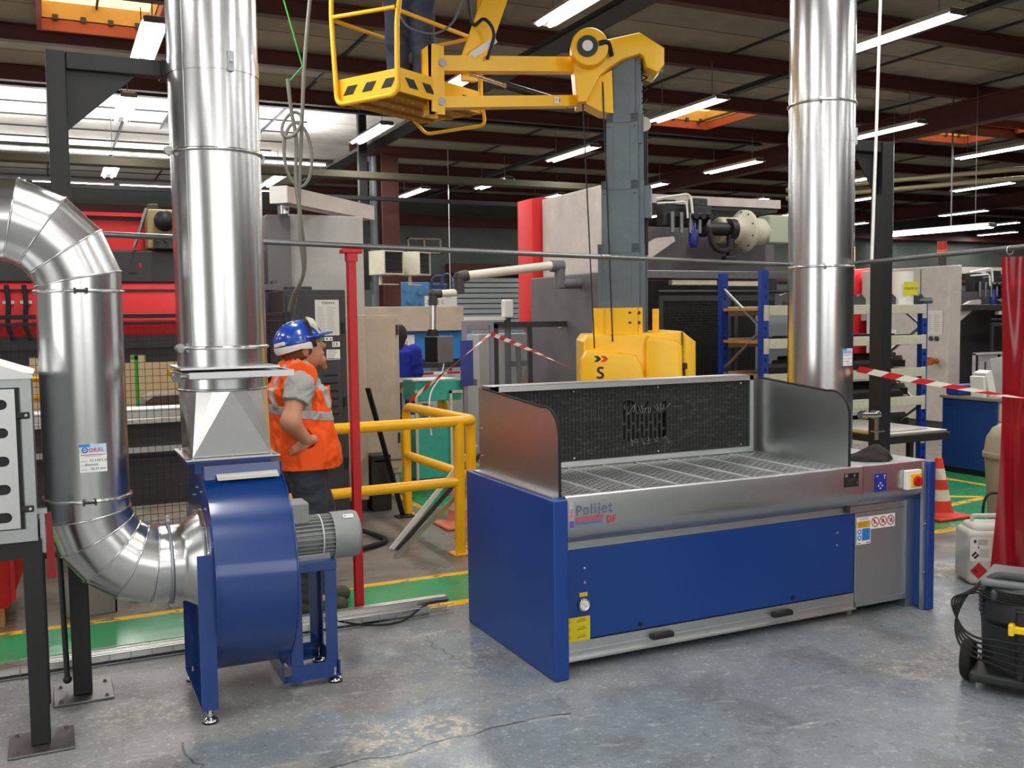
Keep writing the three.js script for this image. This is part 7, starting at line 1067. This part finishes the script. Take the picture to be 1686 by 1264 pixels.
  if (o.vest) {
    const hem = o.hem, vF = (x, y, z) => {
      let d = torso(x, y, z, 0.042 + 0.03 * sstep(1.15, 0.92, y)); const top = smin(cap(x, y, z, [C[0] - 0.01, C[1] + 0.01, C[2]], [J.shR[0], J.shR[1] + 0.02, J.shR[2]], 0.14, 0.105), cap(x, y, z, [C[0] - 0.01, C[1] + 0.01, C[2]], [J.shL[0], J.shL[1] + 0.02, J.shL[2]], 0.14, 0.105), 0.05); const nk = cap(x, y, z, C, [J.neck[0] - 0.02, J.neck[1] - 0.0, J.neck[2]], 0.14, 0.085);
      d = smin(Math.max(d, y - C[1] - 0.01), Math.max(smin(top, nk, 0.06), C[1] - 0.12 - y), 0.05); if (Math.abs(d) < 0.07) { const ang = Math.atan2(z, x - C[0]); d -= 0.04 * (fbm(ang * 1.8 + y * 6, y * 3 - ang, 3) - 0.5) + 0.028 * (fbm(ang * 4 - y * 14, y * 9 + 7 + ang * 2, 2) - 0.5); } d = Math.max(d, hem - y + 0.012 * (x - C[0]));
      for (const s of ['R', 'L']) { const S = J['sh' + s], E = J['el' + s], sg = s === 'R' ? 1 : -1; d = Math.max(d, -ell(x, y, z, [S[0] + 0.04, S[1] - 0.1, S[2] + sg * 0.06], [0.08, 0.12, 0.085])); d = Math.max(d, 0.012 - cap(x, y, z, [S[0] + (E[0] - S[0]) * 0.22, S[1] + (E[1] - S[1]) * 0.22, S[2] + (E[2] - S[2]) * 0.22 + sg * 0.05], E, 0.075, 0.07)); d = Math.max(d, sg * z - Math.abs(S[2]) - 0.035); d = Math.max(d, 0.004 - cap(x, y, z, E, J['wr' + s], 0.05, 0.036)); }
      d = Math.max(d, -cap(x, y, z, J.neck, [J.head[0], J.head[1], J.head[2]], 0.075, 0.09)); d = Math.max(d, -ell(x, y, z, [J.neck[0] + 0.09, J.neck[1] - 0.03, 0], [0.1, 0.12, 0.075]));
      return d;
    };
    const vlo = [lo[0], hem - 0.06, lo[2]], vhi = [hi[0], J.neck[1] + 0.06, hi[2]]; const v = part('hi_vis_vest', mesher(vF, vlo, vhi, 0.0085), o.vest, t);
    const silver = std('#b6b4b0', 0.45, 0.1); const band = o.band; part('reflective_band', mesher((x, y, z) => Math.max(vF(x, y, z) - 0.0045, Math.abs(y - band - 0.16 * -x) - 0.027), vlo, vhi, 0.0085), silver, v); part('reflective_band', mesher((x, y, z) => Math.max(vF(x, y, z) - 0.0045, Math.abs(Math.abs(z) - 0.115) - 0.024, band + 0.02 - y, x - C[0] - 0.2), vlo, vhi, 0.0085), silver, v);
  }
  // hair, beard, helmet
  const M4 = (g) => { g.rotateZ(ht); g.translate(...H); return g; };
  if (o.hair) part('hair', mesher((x, y, z) => { const [a, b, c] = hd(x, y, z); let d = Math.max(ell(a, b, c, [-0.02, 0.03, 0], [0.108, 0.118, 0.09]), a - 0.035 - 0.35 * b, -b - 0.085); d = smin(d, Math.max(cap(a, b, c, [-0.07, -0.03, 0], [-0.09, -0.13, 0], 0.066, 0.05), a + 0.005), 0.03); return d - 0.012 * n3(x, y, z, 34); }, [H[0] - 0.2, H[1] - 0.2, H[2] - 0.15], [H[0] + 0.2, H[1] + 0.2, H[2] + 0.15], o.fine ? 0.006 : 0.014), o.hair, t);
  if (o.fine) {
    part('beard', mesher((x, y, z) => { const [a, b, c] = hd(x, y, z); let d = cap(a, b, c, [0.068, -0.098, 0], [0.078, -0.13, 0], 0.03, 0.02); d = smin(d, cap(a, b, c, [0.086, -0.045, -0.025], [0.086, -0.045, 0.025], 0.008, 0.008), 0.01); return d - 0.022 * n3(x, y, z, 55); }, [H[0] - 0.1, H[1] - 0.22, H[2] - 0.08], [H[0] + 0.2, H[1], H[2] + 0.08], 0.005), std('#94663e', 0.9), t);
    for (const s of [-1, 1]) part('eye', M4(at(new THREE.SphereGeometry(0.0105, 12, 8), 0.075, 0.012, s * 0.031)), M.white, t);
    const hb = phys({ color: '#0f48b4', roughness: 0.25, clearcoat: 0.8, clearcoatRoughness: 0.1 });
    const shell = part('hard_hat', M4(mesher((a, b, c) => { let d = ell(a, b, c, [-0.02, 0.045, 0], [0.142, 0.128, 0.116]); d = Math.min(d, Math.max(ell(a, b, c, [-0.02, 0.045, 0], [0.148, 0.136, 0.12]), Math.abs(c) - 0.018)); d = Math.max(d, 0.045 - 0.1 * a - b); d = smin(d, Math.max(ell(a, b, c, [0.02, 0.058, 0], [0.165, 0.14, 0.118]), Math.abs(b - 0.06 + 0.12 * (a - 0.1)) - 0.007, -a + 0.02), 0.01); d = Math.max(d, -ell(a, b, c, [-0.02, 0.03, 0], [0.128, 0.118, 0.102])); return d; }, [-0.2, -0.04, -0.16], [0.2, 0.22, 0.16], 0.006)), hb, t);
    part('white_edge', M4(mesher((a, b, c) => Math.max(ell(a, b, c, [-0.022, 0.045, 0], [0.144, 0.13, 0.118]), -ell(a, b, c, [-0.022, 0.045, 0], [0.132, 0.122, 0.106]), b - (0.045 - 0.1 * a), (0.016 - 0.3 * Math.max(0, a + 0.03)) - b, a - 0.04), [-0.2, -0.06, -0.16], [0.1, 0.1, 0.16], 0.006)), M.white, shell);
    part('chin_strap', M4(mesher((a, b, c) => Math.max(ell(a, b, c, [-0.02, 0.045, 0], [0.152, 0.14, 0.124]), -ell(a, b, c, [-0.02, 0.045, 0], [0.144, 0.132, 0.117]), Math.abs(a - 0.055) - 0.014, 0.0 - b), [-0.05, -0.05, -0.16], [0.16, 0.22, 0.16], 0.006)), M.black, shell);
    part('head_lamp', M4(mesher((a, b, c) => Math.max(ell(a, b, c, [-0.02, 0.045, 0], [0.172, 0.158, 0.122]), -ell(a, b, c, [-0.02, 0.045, 0], [0.15, 0.138, 0.11]), Math.abs(c) - 0.07, Math.abs(a - 0.085) - 0.02, 0.06 - b), [0, 0.02, -0.1], [0.16, 0.24, 0.1], 0.006)), M.cream, shell);
    part('sticker', M4(mesher((a, b, c) => Math.max(ell(a, b, c, [-0.02, 0.045, 0], [0.1455, 0.1315, 0.1195]), -ell(a, b, c, [-0.02, 0.045, 0], [0.14, 0.126, 0.114]), Math.abs(b - 0.075) - 0.012, a + 0.1, -a - 0.2, -c), [-0.2, 0.02, -0.02], [0, 0.14, 0.16], 0.005)), M.white, shell);
  }
  return t;
}
{
  const skin = std('#c58a6a', 0.55), orange = std('#ff5a08', 0.75);
  // facing the picture's right and a little away
  person({
    label: 'person in orange vest and blue hard hat looking up, hand on hip', at: [1.31, 0.002, -5.62], turn: -0.12, tall: 1.75, fine: true, skin, vest: orange, hem: 0.85, band: 1.17, headTilt: 0.3, handR: [-0.85, -0.35, -0.3], palmR: [0.1, -0.8, 0.5], handL: [-0.85, -0.35, 0.3], palmL: [0.1, -0.8, -0.5],
    shirt: std('#a9a6a4', 0.85), trousers: std('#3b3f47', 0.85, 0, { map: rep(grime, 2) }), boots: std('#4a4636', 0.7), hair: std('#6e4526', 0.9), sleeve: 0.5,
    joints: { pelvis: [0.02, 0.9, 0], chest: [-0.03, 1.3, 0], neck: [-0.02, 1.42, 0], head: [0.02, 1.53, 0], shR: [-0.04, 1.345, 0.185], shL: [-0.04, 1.345, -0.185], elR: [-0.1, 1.14, 0.28], elL: [-0.1, 1.13, -0.27], wrR: [0.0, 1.02, 0.205], wrL: [0.0, 1.02, -0.205], hipR: [0.0, 0.88, 0.09], hipL: [0.03, 0.88, -0.09], knR: [0.03, 0.48, 0.1], knL: [0.1, 0.48, -0.09], anR: [0.0, 0.09, 0.1], anL: [0.06, 0.09, -0.1], toR: [0.15, 0.04, 0.12], toL: [0.2, 0.04, -0.12] },
  });
  const stand = (k) => ({ pelvis: [0, 0.9 * k, 0], chest: [0, 1.3 * k, 0], neck: [0.01, 1.43 * k, 0], head: [0.03, 1.55 * k, 0], shR: [0, 1.36 * k, 0.18], shL: [0, 1.36 * k, -0.18], elR: [0.02, 1.08 * k, 0.22], elL: [0.02, 1.08 * k, -0.22], wrR: [0.16, 0.95 * k, 0.17], wrL: [0.16, 0.95 * k, -0.17], hipR: [0, 0.88 * k, 0.09], hipL: [0, 0.88 * k, -0.09], knR: [0.02, 0.49 * k, 0.1], knL: [0.03, 0.49 * k, -0.1], anR: [0, 0.09, 0.1], anL: [0, 0.09, -0.1], toR: [0.14, 0.04, 0.12], toL: [0.14, 0.04, -0.12] });
  person({ label: 'person in dark blue trousers and orange vest standing in the basket', at: [2.62, 3.364, -7.3], turn: 1.25, tall: 1.72, skin, vest: orange, hem: 0.84, band: 1.12, shirt: std('#8c3a30', 0.85), trousers: std('#3d4358', 0.85, 0, { map: rep(grime, 2) }), boots: M.black, hair: std('#3a2a20', 0.9), joints: stand(1) });
  person({ label: 'person in blue overalls working at the blue press, seen from behind', at: [3.93, 0.002, -11.55], turn: 1.1, tall: 1.72, skin: std('#5a4236', 0.6), shirt: std('#1c2ba0', 0.8), longSleeve: true, trousers: std('#1a2890', 0.8), boots: M.black, hair: std('#2a211c', 0.9), joints: stand(0.96) });
}
settle();
renderer.render(scene, camera);
